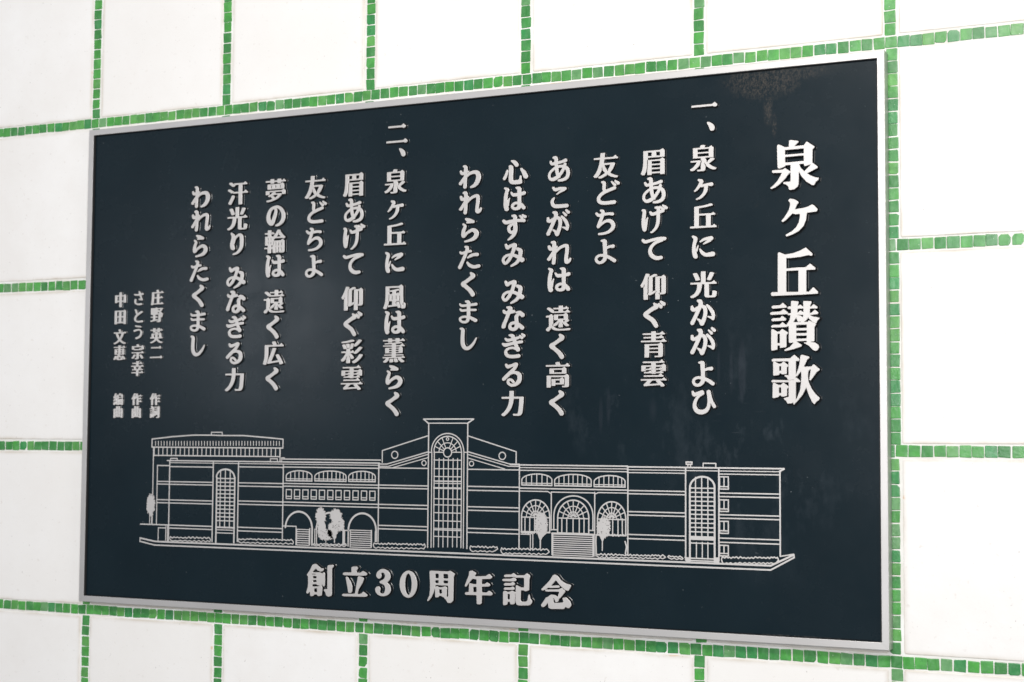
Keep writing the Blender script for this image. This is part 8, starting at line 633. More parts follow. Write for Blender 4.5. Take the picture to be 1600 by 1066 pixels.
['tree',[['f',[[-212.6,-306.3],[-211.2,-307],[-211.5,-307.8],[-212.2,-308.5],[-211.5,-309.4],[-212.9,-309.8],[-210.6,-311.4],[-213.1,-311.4],[-212.3,-312.6],[-212.3,-313.6],[-214.7,-313.1],[-214.4,-314.3],[-216,-314],[-214.1,-317],[-216.7,-315.6],[-216.4,-317.4],[-218.8,-315.4],[-217.8,-318.6],[-220.4,-315.7],[-219.9,-318.8],[-221.1,-318.3],[-221.7,-319.5],[-222.9,-318.3],[-223.6,-319.9],[-224.7,-316.7],[-225.7,-321.7],[-226.5,-318.9],[-227.7,-320.5],[-228.6,-319.8],[-229.3,-318.9],[-229.4,-316.6],[-230.8,-317.7],[-230.8,-316],[-232.3,-316.9],[-232.1,-315.2],[-233.5,-315.6],[-233.9,-314.9],[-235,-314.8],[-234.6,-313.5],[-237.7,-314.6],[-235.2,-312.2],[-239.7,-313.5],[-238.2,-311.8],[-238,-310.8],[-239.1,-310.3],[-237.7,-309.1],[-235.7,-308.1],[-242.2,-308],[-235.5,-306.8],[-237.1,-306.1],[-239.7,-305.2],[-236.9,-304.7],[-238.3,-303.7],[-239.2,-302.6],[-235.6,-302.9],[-237,-301.6],[-238.3,-300],[-236.8,-299.8],[-234.2,-300.5],[-235.9,-298.4],[-235,-297.9],[-234,-297.6],[-231.6,-299],[-234.1,-294.8],[-230.5,-298.3],[-230.5,-296.8],[-229,-298.1],[-230.6,-292.2],[-228.3,-295.8],[-228.2,-292.7],[-226.8,-294.9],[-226.2,-291.4],[-225,-295.7],[-224.1,-294.2],[-223.2,-294.3],[-222.6,-295.9],[-221.8,-295.9],[-219.9,-292.9],[-219.9,-295.5],[-218.5,-294.7],[-217.4,-294.7],[-217,-295.7],[-216.3,-296.4],[-215.6,-296.9],[-217.2,-299.5],[-214.3,-298],[-215.8,-300.1],[-214.7,-300.2],[-214.6,-301],[-213.4,-301.2],[-213.1,-301.9],[-209.8,-301.6],[-211,-302.9],[-208.5,-303.3],[-212.9,-304.9],[-209.3,-305.3]]],['f',[[-205,-321.4],[-205.8,-322.5],[-205,-323.7],[-207.4,-324.4],[-205.3,-326],[-204.2,-327.6],[-205.6,-328.3],[-205.1,-329.8],[-207.6,-329.6],[-207.7,-330.8],[-208.5,-331.5],[-207.2,-334.2],[-210.1,-332.5],[-209.5,-334.9],[-210.3,-335.5],[-211.9,-334.7],[-213.3,-333.8],[-213.9,-334.5],[-213.6,-337.6],[-214.3,-338.5],[-215.7,-337.2],[-216.6,-336.9],[-217.7,-334.8],[-218.2,-338.7],[-219.1,-339.1],[-220,-338],[-220.7,-336.3],[-221.8,-338.1],[-222.7,-338.4],[-223.1,-336],[-224.5,-337.9],[-224.3,-334.7],[-225.8,-336],[-227.6,-337.5],[-226.6,-333.8],[-229.2,-336],[-227.2,-331.8],[-228.5,-331.9],[-228.5,-330.7],[-230,-330.8],[-230.9,-330.3],[-232.1,-329.9],[-231.5,-328.3],[-234.8,-328.6],[-232.6,-326.5],[-234.5,-325.9],[-233.9,-324.5],[-235.5,-323.5],[-233,-322.2],[-232.7,-321.1],[-231.7,-320.2],[-234.5,-318.6],[-232.8,-317.8],[-234.6,-316],[-232,-315.8],[-232.8,-314.2],[-229.2,-315.3],[-231.7,-312.3],[-228.1,-314],[-230.6,-310.3],[-227.1,-312.7],[-227.2,-311.3],[-228.5,-308],[-228.4,-306],[-225.2,-309.9],[-224.8,-309.1],[-224.9,-306.3],[-224.5,-304.3],[-222.3,-309.3],[-222.6,-303.3],[-221.4,-305],[-220.5,-304.4],[-219.5,-308.1],[-218.8,-307.4],[-218.2,-309.4],[-216.9,-305.4],[-216.1,-305.9],[-214.8,-304.8],[-215.3,-309.3],[-212.7,-304.8],[-214.3,-310.9],[-211.4,-306.9],[-212.9,-311.3],[-211.8,-311],[-211.7,-312.3],[-207.8,-309.1],[-210.7,-313.5],[-209.7,-313.7],[-208.8,-314.1],[-207.5,-314.4],[-207.6,-315.6],[-205.7,-315.8],[-206.4,-317.3],[-203.6,-317.6],[-207.8,-319.7],[-204.6,-320.3]]],['f',[[-222.6,-335.9],[-220.6,-336.8],[-222.7,-337.5],[-218.3,-339.3],[-221.9,-339.3],[-219.2,-341.4],[-220.2,-342.1],[-221,-342.8],[-223.3,-342.3],[-222.2,-344.2],[-222.9,-344.6],[-222.5,-346.3],[-225,-344.5],[-222.1,-349.7],[-224.2,-348.1],[-223.3,-351.4],[-224.9,-350.3],[-225,-352],[-226.2,-351.3],[-226.5,-352.9],[-228.1,-349.9],[-227.9,-354.3],[-228.9,-353.2],[-230,-350.7],[-230.8,-349],[-231.3,-351.3],[-231.9,-350.9],[-232.9,-355.3],[-233.3,-351.2],[-234.5,-354.9],[-234.4,-349.9],[-235.8,-352.6],[-235.4,-348.7],[-237.3,-352.2],[-236.5,-348],[-237.2,-348],[-237.9,-347.7],[-239.8,-349.4],[-240.3,-348.6],[-240,-346.8],[-241.4,-347.1],[-242.7,-347],[-239.6,-343],[-243.4,-344.9],[-243.1,-343.4],[-244.8,-343.2],[-242.7,-341],[-243,-340],[-242.4,-338.8],[-244.4,-338.2],[-242.8,-337],[-242.5,-336],[-244,-334.9],[-243.9,-333.8],[-240.4,-333.7],[-242.6,-332.1],[-240.2,-332.2],[-242.8,-329.8],[-239.8,-330.7],[-242.4,-327.7],[-239.9,-328.7],[-242.6,-324.9],[-240.8,-325.5],[-239.6,-325.7],[-239.9,-323.8],[-239.6,-322.6],[-237.4,-325.1],[-239.1,-319.7],[-235.8,-325.5],[-236.7,-321.2],[-235.8,-321.6],[-235,-321.8],[-234.4,-321.6],[-234.3,-317.2],[-233,-322.1],[-232.6,-317.9],[-231.7,-322.9],[-230.9,-316.3],[-230.2,-318.5],[-229.8,-321.3],[-228.8,-320],[-228.2,-320.8],[-228.5,-324.7],[-227.1,-322.2],[-226.2,-321.7],[-225.4,-321.8],[-225.4,-323.7],[-225.1,-324.6],[-225.4,-326.5],[-223.4,-324.9],[-223.5,-326.4],[-220.9,-324.8],[-222.9,-328.1],[-221.8,-328.2],[-220.5,-328.5],[-219.8,-329.2],[-220.6,-330.8],[-218.8,-331.1],[-221.3,-333.1],[-220.7,-333.9],[-222.7,-335.1]]],['l',2.6,[[-227.1,-344.4],[-227.1,-359]]],['h',[[-216.6,-336.4],[-217,-336.9],[-217.7,-337.5],[-218.6,-336.9],[-218.7,-336.1],[-217.7,-335.4],[-217.1,-335.6]]],['h',[[-210.2,-340.5],[-210.3,-341.3],[-211.1,-341.4],[-212,-340.8],[-211.9,-340.2],[-211.2,-339.5],[-210.5,-339.9]]],['h',[[-220.8,-330],[-220.9,-330.4],[-221.9,-330.8],[-222.8,-330.5],[-222.7,-329.6],[-222,-329],[-221.1,-329.4]]],['h',[[-208.4,-319.5],[-208.8,-320],[-209.7,-320.3],[-210.3,-319.9],[-210.2,-319.2],[-209.8,-318.8],[-209.1,-318.8]]],['h',[[-224.4,-331.5],[-224.6,-332.3],[-225.3,-332.3],[-226.2,-331.9],[-226,-331.1],[-225.4,-330.5],[-224.6,-330.9]]],['h',[[-218.2,-333],[-218.4,-333.6],[-219.3,-333.9],[-220.2,-333.4],[-219.9,-332.6],[-219.3,-332],[-218.5,-332.3]]],['h',[[-229.8,-330.7],[-230.4,-331.4],[-231.2,-331.8],[-231.8,-331.1],[-232,-330.4],[-231.3,-329.7],[-230.4,-330.1]]],['h',[[-229.5,-327.6],[-229.9,-328.2],[-230.8,-328.6],[-231.6,-328.1],[-231.7,-327.3],[-230.9,-326.9],[-230.1,-326.9]]],['h',[[-229.7,-326],[-229.8,-326.5],[-230.7,-326.7],[-231.7,-326.3],[-231.4,-325.6],[-230.7,-325.2],[-230,-325.4]]],['h',[[-217.5,-327.6],[-217.9,-328.3],[-218.7,-328.5],[-219.1,-328.1],[-219.3,-327.2],[-218.7,-326.8],[-218,-326.9]]],['h',[[-229.5,-329.7],[-230.1,-330.6],[-230.9,-330.8],[-231.6,-330.2],[-231.4,-329.5],[-230.9,-328.9],[-230.2,-328.9]]],['h',[[-216.6,-325.1],[-216.6,-325.9],[-217.6,-326.2],[-218.5,-325.4],[-218.3,-324.9],[-217.6,-324.2],[-216.7,-324.6]]],['h',[[-227.2,-328.8],[-227.2,-329.6],[-228.1,-329.5],[-228.6,-329.3],[-228.6,-328.5],[-228.3,-328.2],[-227.3,-328.2]]],['h',[[-215.7,-318.4],[-216.3,-319.3],[-217,-319.6],[-217.7,-319],[-217.8,-318.2],[-216.9,-317.4],[-216.1,-317.7]]],['h',[[-216.2,-318.9],[-216.7,-319.7],[-217.5,-319.8],[-218.5,-319.4],[-218.4,-318.7],[-217.6,-318.1],[-216.7,-318.1]]],['h',[[-210.5,-322.2],[-210.9,-322.9],[-211.8,-323],[-212.3,-322.7],[-212.3,-321.8],[-211.7,-321.2],[-211,-321.6]]],['h',[[-212.4,-318.3],[-212.6,-318.9],[-213.5,-319.3],[-214.2,-318.6],[-214,-317.9],[-213.6,-317.3],[-212.9,-317.7]]],['h',[[-221.4,-324.1],[-221.6,-324.7],[-222.3,-324.8],[-223.2,-324.5],[-222.9,-323.8],[-222.3,-323.5],[-221.4,-323.5]]],['h',[[-213.2,-336.9],[-213.5,-337.3],[-214.6,-337.7],[-215.1,-337.4],[-215.2,-336.5],[-214.5,-336.1],[-213.7,-336.1]]],['h',[[-231,-319.2],[-231.5,-319.8],[-232.2,-319.9],[-232.9,-319.7],[-232.7,-318.9],[-232.2,-318.2],[-231.4,-318.4]]],['h',[[-214.9,-328.1],[-215.3,-328.6],[-215.9,-328.9],[-216.6,-328.5],[-216.5,-327.7],[-215.9,-327.2],[-215,-327.5]]],['h',[[-224.1,-326.5],[-224.5,-327],[-225.5,-327.2],[-226,-326.9],[-226.4,-326.3],[-225.6,-325.6],[-224.5,-325.8]]],['h',[[-242.2,-317.3],[-242.7,-318.2],[-243.5,-318],[-244.4,-317.7],[-244.6,-317.1],[-243.7,-316.4],[-242.7,-316.5]]],['h',[[-238.6,-310.5],[-239,-311.2],[-239.8,-311.4],[-240.6,-310.9],[-240.6,-310.3],[-239.9,-309.7],[-239,-310]]],['h',[[-236.2,-311.3],[-236.6,-312],[-237.4,-312],[-237.9,-311.7],[-238.3,-311.1],[-237.4,-310.7],[-236.6,-310.5]]],['h',[[-235.8,-319.6],[-236.1,-320.1],[-236.7,-320.6],[-237.2,-320.1],[-237.3,-319.3],[-236.7,-318.6],[-236,-318.8]]],['h',[[-240.4,-308.4],[-240.9,-309.1],[-241.7,-309.5],[-242.2,-308.8],[-242.7,-308.1],[-241.8,-307.7],[-241.1,-307.9]]],['h',[[-235.8,-308.6],[-236.3,-309.3],[-237.2,-309.3],[-237.6,-309.1],[-237.7,-308.3],[-237.2,-307.7],[-236.5,-308]]],['h',[[-243.1,-319.7],[-243.7,-320.5],[-244.6,-320.8],[-245.2,-320.1],[-245,-319.4],[-244.6,-319],[-243.6,-319.2]]],['h',[[-242.3,-310.4],[-242.5,-311.2],[-243.4,-311],[-244,-310.9],[-244.4,-310.2],[-243.4,-309.6],[-242.4,-309.7]]],['h',[[-240.5,-317.3],[-240.7,-318.2],[-241.7,-318.5],[-242.4,-317.8],[-242.3,-317],[-241.7,-316.3],[-240.6,-316.6]]],['h',[[-242.6,-311.2],[-243.1,-312.1],[-243.9,-312.2],[-244.6,-311.5],[-244.5,-310.9],[-243.9,-310.3],[-243.1,-310.6]]],['h',[[-243.8,-310.4],[-244.3,-311],[-245.2,-311.4],[-245.7,-310.8],[-246.1,-309.9],[-245.3,-309.5],[-244.2,-309.6]]]]],
['tree',[['f',[[232.4,-312.4],[232.5,-313.8],[229.1,-314.6],[233.5,-317],[228.7,-316.7],[232.6,-319.7],[229.1,-319.2],[232.2,-322.8],[229.7,-322.4],[230.2,-324.4],[228.3,-323.9],[228.4,-325.7],[228.9,-328.2],[228,-328.9],[227.4,-330],[225.5,-328.3],[223.8,-326.2],[224.3,-329.9],[223.1,-329],[223.9,-336],[221.5,-328.5],[221.5,-333.8],[220.6,-333.8],[219.7,-332.8],[218.8,-330.3],[218,-332.2],[217.5,-328.6],[216.1,-334.4],[215.6,-331.5],[214.8,-331.4],[214.1,-330.8],[212.8,-332.2],[212.4,-330.5],[211.8,-329.4],[212.2,-326.5],[208.7,-331.1],[209.7,-327.3],[207.7,-328.4],[209.7,-323.9],[207.1,-325.3],[208.8,-322.1],[205.8,-323.1],[205.8,-321.5],[205.8,-320],[207.3,-317.9],[204.5,-317.6],[206.8,-315.5],[205.6,-314.5],[208.7,-313],[203.7,-311.6],[206.7,-310.6],[203.8,-308.5],[207.7,-308.4],[204.1,-305.4],[206.3,-305],[207.4,-304.3],[207.2,-302.6],[208.9,-302.8],[208.6,-300.9],[207.4,-297.6],[209.4,-298.5],[210.2,-297.9],[211.7,-298.7],[211.8,-296.9],[211.7,-294.2],[212.4,-293.1],[213.5,-293.6],[214.2,-292.6],[215.6,-295],[215.6,-288.9],[216.8,-291.1],[217.7,-289.7],[218.6,-292.8],[219.6,-288.7],[220.1,-295.1],[221.1,-292.8],[222.1,-292.5],[223.3,-291.2],[223.7,-293.5],[225.1,-292.1],[224.5,-296.8],[225.3,-296.9],[226.7,-296.1],[228.7,-294.5],[227.3,-299],[228.4,-299.2],[229.4,-299.5],[228.9,-301.7],[228,-304.1],[231.2,-302.7],[229.8,-305.3],[232.7,-304.9],[228.4,-308.4],[233.9,-307.6],[229.7,-310.2],[232.3,-311]]],['f',[[210.6,-328.2],[230.5,-327.7],[221.8,-334.5],[218.3,-341.1],[218.1,-356.9],[215.8,-357],[215.7,-341.2],[213,-334.7]]],['h',[[208.4,-308.4],[208.3,-308.9],[207.5,-309.2],[206.9,-308.8],[207.1,-308.1],[207.6,-307.8],[208.4,-307.6]]],['h',[[220.1,-327],[219.6,-327.8],[218.7,-327.9],[218.1,-327.3],[218.3,-326.7],[218.7,-326.2],[219.6,-326.5]]],['h',[[212.7,-300],[212.2,-300.6],[211.3,-300.9],[211,-300.4],[210.7,-299.8],[211.4,-299.3],[212,-299.6]]],['h',[[228,-325.9],[227.8,-326.5],[227.1,-326.6],[226.4,-326.3],[226.6,-325.5],[227,-325.3],[227.9,-325.3]]],['h',[[219.3,-312.8],[219.1,-313.5],[218.4,-313.3],[218.1,-313.2],[217.9,-312.5],[218.5,-312.2],[219.2,-312.1]]],['h',[[228.6,-310.7],[228.1,-311.1],[227.3,-311.5],[226.6,-311],[226.5,-310.3],[227.3,-309.7],[228.2,-310.2]]],['h',[[218.7,-310],[218.2,-310.4],[217.4,-311],[216.9,-310.5],[216.5,-309.7],[217.4,-309.2],[218.1,-309.3]]],['h',[[213.9,-304.9],[213.3,-305.5],[212.6,-305.5],[212.1,-305.3],[212.1,-304.6],[212.5,-304.2],[213.5,-304.4]]],['h',[[216.4,-297.9],[216,-298.5],[215.3,-298.8],[214.9,-298.2],[215,-297.6],[215.4,-297.4],[216,-297.2]]],['h',[[218.7,-321.5],[218.6,-321.9],[217.7,-322.1],[217,-321.9],[217.2,-321.3],[217.7,-320.8],[218.5,-321]]],['h',[[227.9,-299.6],[227.7,-300.3],[227,-300.5],[226.6,-299.9],[226.2,-299.3],[227,-299.1],[227.9,-299]]],['h',[[216.4,-324.5],[216.1,-325.1],[215.5,-325.3],[215,-324.9],[214.7,-324.2],[215.5,-323.7],[216.1,-324]]],['h',[[230,-305.8],[229.9,-306.4],[229,-306.7],[228.3,-306.2],[228.3,-305.6],[229.1,-305.3],[229.6,-305.3]]],['h',[[212.1,-323.7],[212,-324.3],[211.1,-324.4],[210.7,-324.1],[210.5,-323.4],[211.2,-322.7],[211.7,-322.9]]],['h',[[214.7,-317.5],[214.6,-318],[213.9,-318.3],[213.2,-318],[213.1,-317.3],[213.8,-316.7],[214.5,-316.8]]],['h',[[229.2,-303.7],[229,-304.4],[228.3,-304.3],[227.8,-304.2],[227.6,-303.3],[228.3,-303.1],[229.1,-303]]],['h',[[214.9,-314.6],[214.5,-315.4],[213.8,-315.2],[213.3,-315.1],[213.1,-314.3],[213.9,-313.9],[214.5,-314]]]]],
['tree',[['f',[[355.4,-313.7],[355.3,-314.8],[356.7,-316.1],[356.6,-317.3],[353.8,-317.6],[356.8,-320],[353.8,-319.7],[354.2,-321.1],[354.2,-322.3],[353.1,-322.7],[354.4,-325.4],[353.9,-326.5],[351.2,-324.7],[353.7,-329.9],[351,-327.5],[349.8,-327.2],[349.9,-329.5],[348.6,-328.5],[347.6,-328.1],[347.9,-332.2],[346.7,-331],[346.4,-335.2],[345.1,-332.4],[344.2,-331],[343.4,-331.1],[342.6,-330.6],[341.7,-331.9],[340.7,-332.3],[340.1,-331.2],[339.5,-329.7],[338.7,-329.6],[337.4,-330.9],[338.3,-326.3],[335.3,-330.8],[334.7,-329.8],[333.6,-329.7],[333.3,-328.1],[334.3,-325.2],[333.2,-325],[331.6,-325.2],[333,-322.6],[329.8,-323.6],[332.5,-320.6],[332,-319.7],[331,-318.9],[328.3,-318.6],[331.8,-316.5],[329,-315.7],[332.7,-314.3],[327.5,-313.1],[329.2,-311.9],[331.8,-311.2],[331,-309.8],[328.5,-307.5],[332,-307.9],[332.6,-307.1],[331.9,-305.3],[331.8,-303.8],[334.2,-304.7],[334.4,-303.5],[335.5,-303.6],[333.3,-298.6],[336,-301.1],[335.5,-298.3],[336.9,-299],[337.4,-297.8],[338.2,-297.3],[338.5,-294.9],[340.7,-300.7],[340.5,-294.7],[342,-300.3],[342.4,-295.1],[343.3,-294.8],[344.3,-293.2],[344.8,-298.6],[346.3,-292.8],[346.1,-299.7],[348,-294.8],[348.4,-297],[348.5,-299.4],[348.8,-300.7],[351,-297.9],[352,-298.2],[351.4,-301.1],[351.8,-302.2],[354.9,-299.7],[351.8,-304.8],[355.9,-302.1],[354.7,-304.7],[356.8,-304.5],[353.9,-307.7],[356.7,-307.4],[353.6,-310],[355.9,-310.3],[356.7,-311.3],[355.4,-312.6]]],['f',[[333.5,-327.2],[351.8,-326.7],[344.8,-332.6],[341.4,-338.6],[340.9,-356.7],[339.2,-356.7],[339.4,-338.7],[336.3,-332.8]]],['h',[[349.1,-302.3],[348.9,-302.9],[348.3,-303],[347.8,-302.7],[347.6,-302],[348.3,-301.5],[348.9,-301.6]]],['h',[[354.9,-317.7],[354.9,-318.1],[354.2,-318.5],[353.6,-318.1],[353.4,-317.4],[354.1,-316.8],[355,-317.1]]],['h',[[339.7,-324.8],[339.6,-325.2],[338.9,-325.7],[338.3,-325.1],[338.3,-324.6],[339,-324],[339.6,-324.3]]],['h',[[351.9,-317.8],[351.6,-318.3],[350.7,-318.4],[350.2,-318.2],[350,-317.5],[350.7,-317.1],[351.5,-317.3]]],['h',[[338.9,-323.3],[338.5,-323.9],[337.9,-323.8],[337.5,-323.8],[337.2,-323.1],[337.9,-322.3],[338.7,-322.8]]],['h',[[352.8,-310.6],[352.5,-311],[351.8,-311.2],[351.1,-310.9],[351,-310.2],[351.8,-309.7],[352.6,-310.1]]],['h',[[339.2,-321.8],[338.6,-322.5],[337.9,-322.8],[337.3,-322.2],[337.1,-321.4],[338,-321.1],[338.7,-321.2]]],['h',[[341.9,-322.1],[341.8,-322.6],[341.2,-322.7],[340.4,-322.4],[340.8,-321.7],[341.2,-321.3],[341.8,-321.6]]],['h',[[350.5,-310.3],[349.9,-311],[349.2,-311.2],[348.7,-310.6],[348.4,-310],[349.2,-309.5],[350,-309.7]]],['h',[[347,-307.9],[346.8,-308.5],[346.2,-308.4],[345.8,-308.2],[345.9,-307.7],[346.2,-307.2],[346.8,-307.3]]],['h',[[348.4,-324.6],[348.4,-325.4],[347.5,-325.4],[347.1,-325],[347.1,-324.2],[347.6,-323.8],[348.3,-324.2]]],['h',[[349.9,-310.7],[349.5,-311.4],[348.7,-311.3],[348.3,-311.2],[348.4,-310.5],[348.7,-310.2],[349.4,-310.1]]],['h',[[352.5,-327],[352.4,-327.7],[351.6,-327.9],[351.1,-327.3],[350.9,-326.7],[351.7,-326.2],[352.3,-326.6]]],['h',[[341.2,-315.8],[341,-316.3],[340.3,-316.3],[339.9,-316.1],[339.8,-315.5],[340.3,-315.2],[341,-315]]],['h',[[357.2,-315.1],[356.7,-315.7],[355.9,-315.7],[355.4,-315.5],[355.4,-314.8],[356,-314.6],[356.6,-314.5]]],['h',[[342.2,-305.3],[342.3,-305.9],[341.4,-306.1],[341,-305.6],[340.9,-305],[341.4,-304.6],[342.3,-304.7]]],['h',[[352.9,-315.8],[352.7,-316.3],[351.9,-316.7],[351.3,-316.1],[351.3,-315.6],[351.9,-314.8],[352.8,-315.2]]]]],
['hedge',[['l',2.2,[[-624.7,-359.8],[-619.7,-362.8],[-615.5,-360.1],[-611,-362],[-607.1,-360.2],[-602.6,-362.2],[-597.8,-360.3],[-592.6,-362.4],[-587.1,-360.1],[-582.9,-362.4],[-577.6,-358.8],[-573.2,-362.1],[-567.8,-358.5],[-562.5,-362.1],[-558,-358.6],[-553.7,-360.9],[-548.4,-359.4],[-544.1,-361.7],[-538.9,-358.4],[-533.4,-361.3],[-529.6,-358.5],[-525.2,-360.4]]],['l',1.9,[[-624.5,-366.7],[-617.5,-369],[-611.5,-367.1],[-606.8,-368.7],[-600,-366.6],[-593.3,-368.2],[-586.9,-366],[-581.4,-368.3],[-575.6,-366.5],[-569.3,-368.6],[-564.2,-366.1],[-558.7,-368.6],[-552.7,-365.4],[-547.1,-368.2],[-541.1,-365.2],[-535.9,-368.1],[-531.2,-365.4],[-524.7,-367.3]]],['l',2.2,[[-624.7,-359.8],[-626.5,-363.25],[-624.5,-366.7]]],['l',2.2,[[-525.2,-360.4],[-523.4000000000001,-363.85],[-524.7,-367.3]]]]],
['hedge',[['l',2.2,[[-453.7,-359.2],[-448.5,-361],[-443.5,-358.8],[-439,-361.2],[-433.6,-358.4],[-428.7,-359.6],[-424.7,-358.1],[-419.7,-359.4],[-414.4,-358.6],[-410.7,-360.5],[-405.9,-357.4],[-401.2,-359.4],[-396.8,-358.3],[-392.4,-359.9],[-388.3,-357.8],[-383.8,-359.6],[-379.3,-357.6],[-374,-359.3],[-370.1,-356.9],[-366,-359.6],[-362.3,-356.7],[-357.9,-358.6],[-353.6,-357.8],[-349.6,-359.5],[-344.8,-357.3],[-339.5,-359.2],[-335.7,-357.3],[-331.9,-359],[-328.3,-356.3],[-324.2,-359.2]]],['l',1.9,[[-453.6,-365.1],[-446.9,-367.6],[-441.8,-364.9],[-436.6,-367.1],[-431.3,-365.5],[-425.6,-367.2],[-419.1,-365.5],[-413.2,-367],[-407.9,-364.4],[-401.8,-367.3],[-395.9,-365],[-390.3,-367],[-385.2,-364.4],[-380.5,-367],[-374.9,-365],[-369.5,-367.3],[-365,-364.3],[-359.5,-366.7],[-353.2,-364.3],[-347.3,-366.8],[-340.9,-363.6],[-334.7,-366.1],[-328.8,-364.2],[-324.2,-365.6]]],['l',2.2,[[-453.7,-359.2],[-455.5,-362.15],[-453.6,-365.1]]],['l',2.2,[[-324.2,-359.2],[-322.4,-362.4],[-324.2,-365.6]]]]],
['hedge',[['l',2.2,[[-137.2,-357.6],[-132.4,-359],[-128.2,-357.5],[-124.7,-359.8],[-120.9,-357.5],[-117.3,-359.7],[-113,-357.5],[-108.6,-359.7],[-105.3,-356.3],[-101.3,-359],[-97.2,-357],[-93.3,-358.6],[-89.5,-356.5],[-85.3,-359.5],[-81.7,-357.1],[-77.3,-358.6],[-73,-356.7],[-68.3,-357.9],[-64.1,-356.2],[-60.3,-359.1],[-56.6,-356.5],[-52.1,-358.9],[-48.6,-356.2],[-44.9,-358.7],[-41.7,-355.8],[-37,-357.3],[-33.3,-356.1],[-29.6,-358.7],[-25.9,-355.7]]],['l',1.9,[[-137.1,-365.6],[-132.7,-367.7],[-127.5,-364.9],[-122.9,-367],[-117.8,-364.9],[-112.6,-367.4],[-107.4,-364.7],[-102.1,-367.3],[-96.9,-364.3],[-92.8,-366.7],[-87.5,-364.4],[-81.9,-367.2],[-76.4,-364],[-71.1,-366.9],[-65.2,-363.8],[-60,-366.1],[-54.9,-364],[-49.1,-365.7],[-44.7,-364.1],[-39.1,-365.8],[-33.1,-363.9],[-27.6,-365.3]]],['l',2.2,[[-137.2,-357.6],[-139,-361.6],[-137.1,-365.6]]],['l',2.2,[[-25.9,-355.7],[-24.099999999999998,-360.5],[-27.6,-365.3]]]]],
['hedge',[['l',2.2,[[-274.3,-363.1],[-270.6,-364.6],[-266.7,-363.7],[-262.7,-365.1],[-258.8,-362.5],[-254.5,-364],[-250.9,-362.5],[-247.2,-364.5],[-243.7,-362.3],[-239.8,-364.7],[-235,-362.8],[-230.1,-364.4],[-225.5,-362.7],[-221.2,-364],[-217.2,-361.4],[-213.6,-364.2],[-209.2,-362.3],[-205.4,-363.2],[-201.5,-361]]],['l',1.9,[[-274.2,-366.3],[-269.1,-367.7],[-264.1,-365.9],[-259.7,-368.1],[-253.5,-365.7],[-247.7,-367.2],[-243.3,-365.6],[-237.4,-367.1],[-232.7,-364.8],[-227,-366.9],[-220.9,-365.1],[-216,-367],[-210.1,-364.3],[-205.4,-366.8]]],['l',2.2,[[-274.3,-363.1],[-276.1,-364.70000000000005],[-274.2,-366.3]]],['l',2.2,[[-201.5,-361],[-199.7,-363.9],[-205.4,-366.8]]]]],
['hedge',[['l',2.2,[[72.9,-356.2],[76.9,-358],[80.3,-357.1],[85,-358.3],[88.5,-355.9],[92.7,-358.4],[97.1,-356.1],[101,-358.9],[104.2,-355.9],[108.7,-359],[113.3,-356.7],[116.7,-357.8],[120.3,-355.4],[124.3,-357.9],[127.6,-356.3]]],['l',1.9,[[73,-364.4],[77.8,-366.8],[83.3,-364.8],[88,-366.8],[93.3,-364.3],[98,-365.7],[102.6,-364.5],[107,-366.6],[112.5,-364.2],[118.1,-365.9],[123.6,-363.8]]],['l',2.2,[[72.9,-356.2],[71.10000000000001,-360.29999999999995],[73,-364.4]]],['l',2.2,[[127.6,-356.3],[129.4,-360.05],[123.6,-363.8]]]]],
['hedge',[['l',2.2,[[137.6,-357.6],[140.8,-360.7],[144.1,-358],[147.3,-360.9],[151.6,-358.8],[156.2,-360.1],[159.8,-357.6],[163.7,-359.7],[167.8,-357.4],[172.3,-359.9],[175.6,-357.4],[178.9,-359.9],[183.1,-357.3],[187.4,-359],[191.3,-356.7],[194.9,-359.7],[198.9,-357.3],[203.2,-359.2],[207.1,-356.6],[211.2,-359],[215.1,-357.1],[218.5,-359.6],[222.4,-356.9],[225.5,-358.3],[229.7,-356.8],[233.1,-359.4]]],['l',1.9,[[137.6,-366.4],[141.9,-369],[146.4,-366.6],[150.4,-368.4],[154.3,-366.3],[159.7,-368.4],[164.4,-366.3],[169.3,-367.6],[174.4,-366.2],[179.3,-368],[184.9,-365.5],[190.2,-367.8],[194.8,-365.4],[198.8,-367.8],[203.5,-365.7],[209.1,-367.9],[213.6,-365],[217.5,-367.5],[222.4,-365.4],[227.9,-366.8],[231.9,-364.5]]],['l',2.2,[[137.6,-357.6],[135.79999999999998,-362],[137.6,-366.4]]],['l',2.2,[[233.1,-359.4],[234.9,-361.95],[231.9,-364.5]]]]],
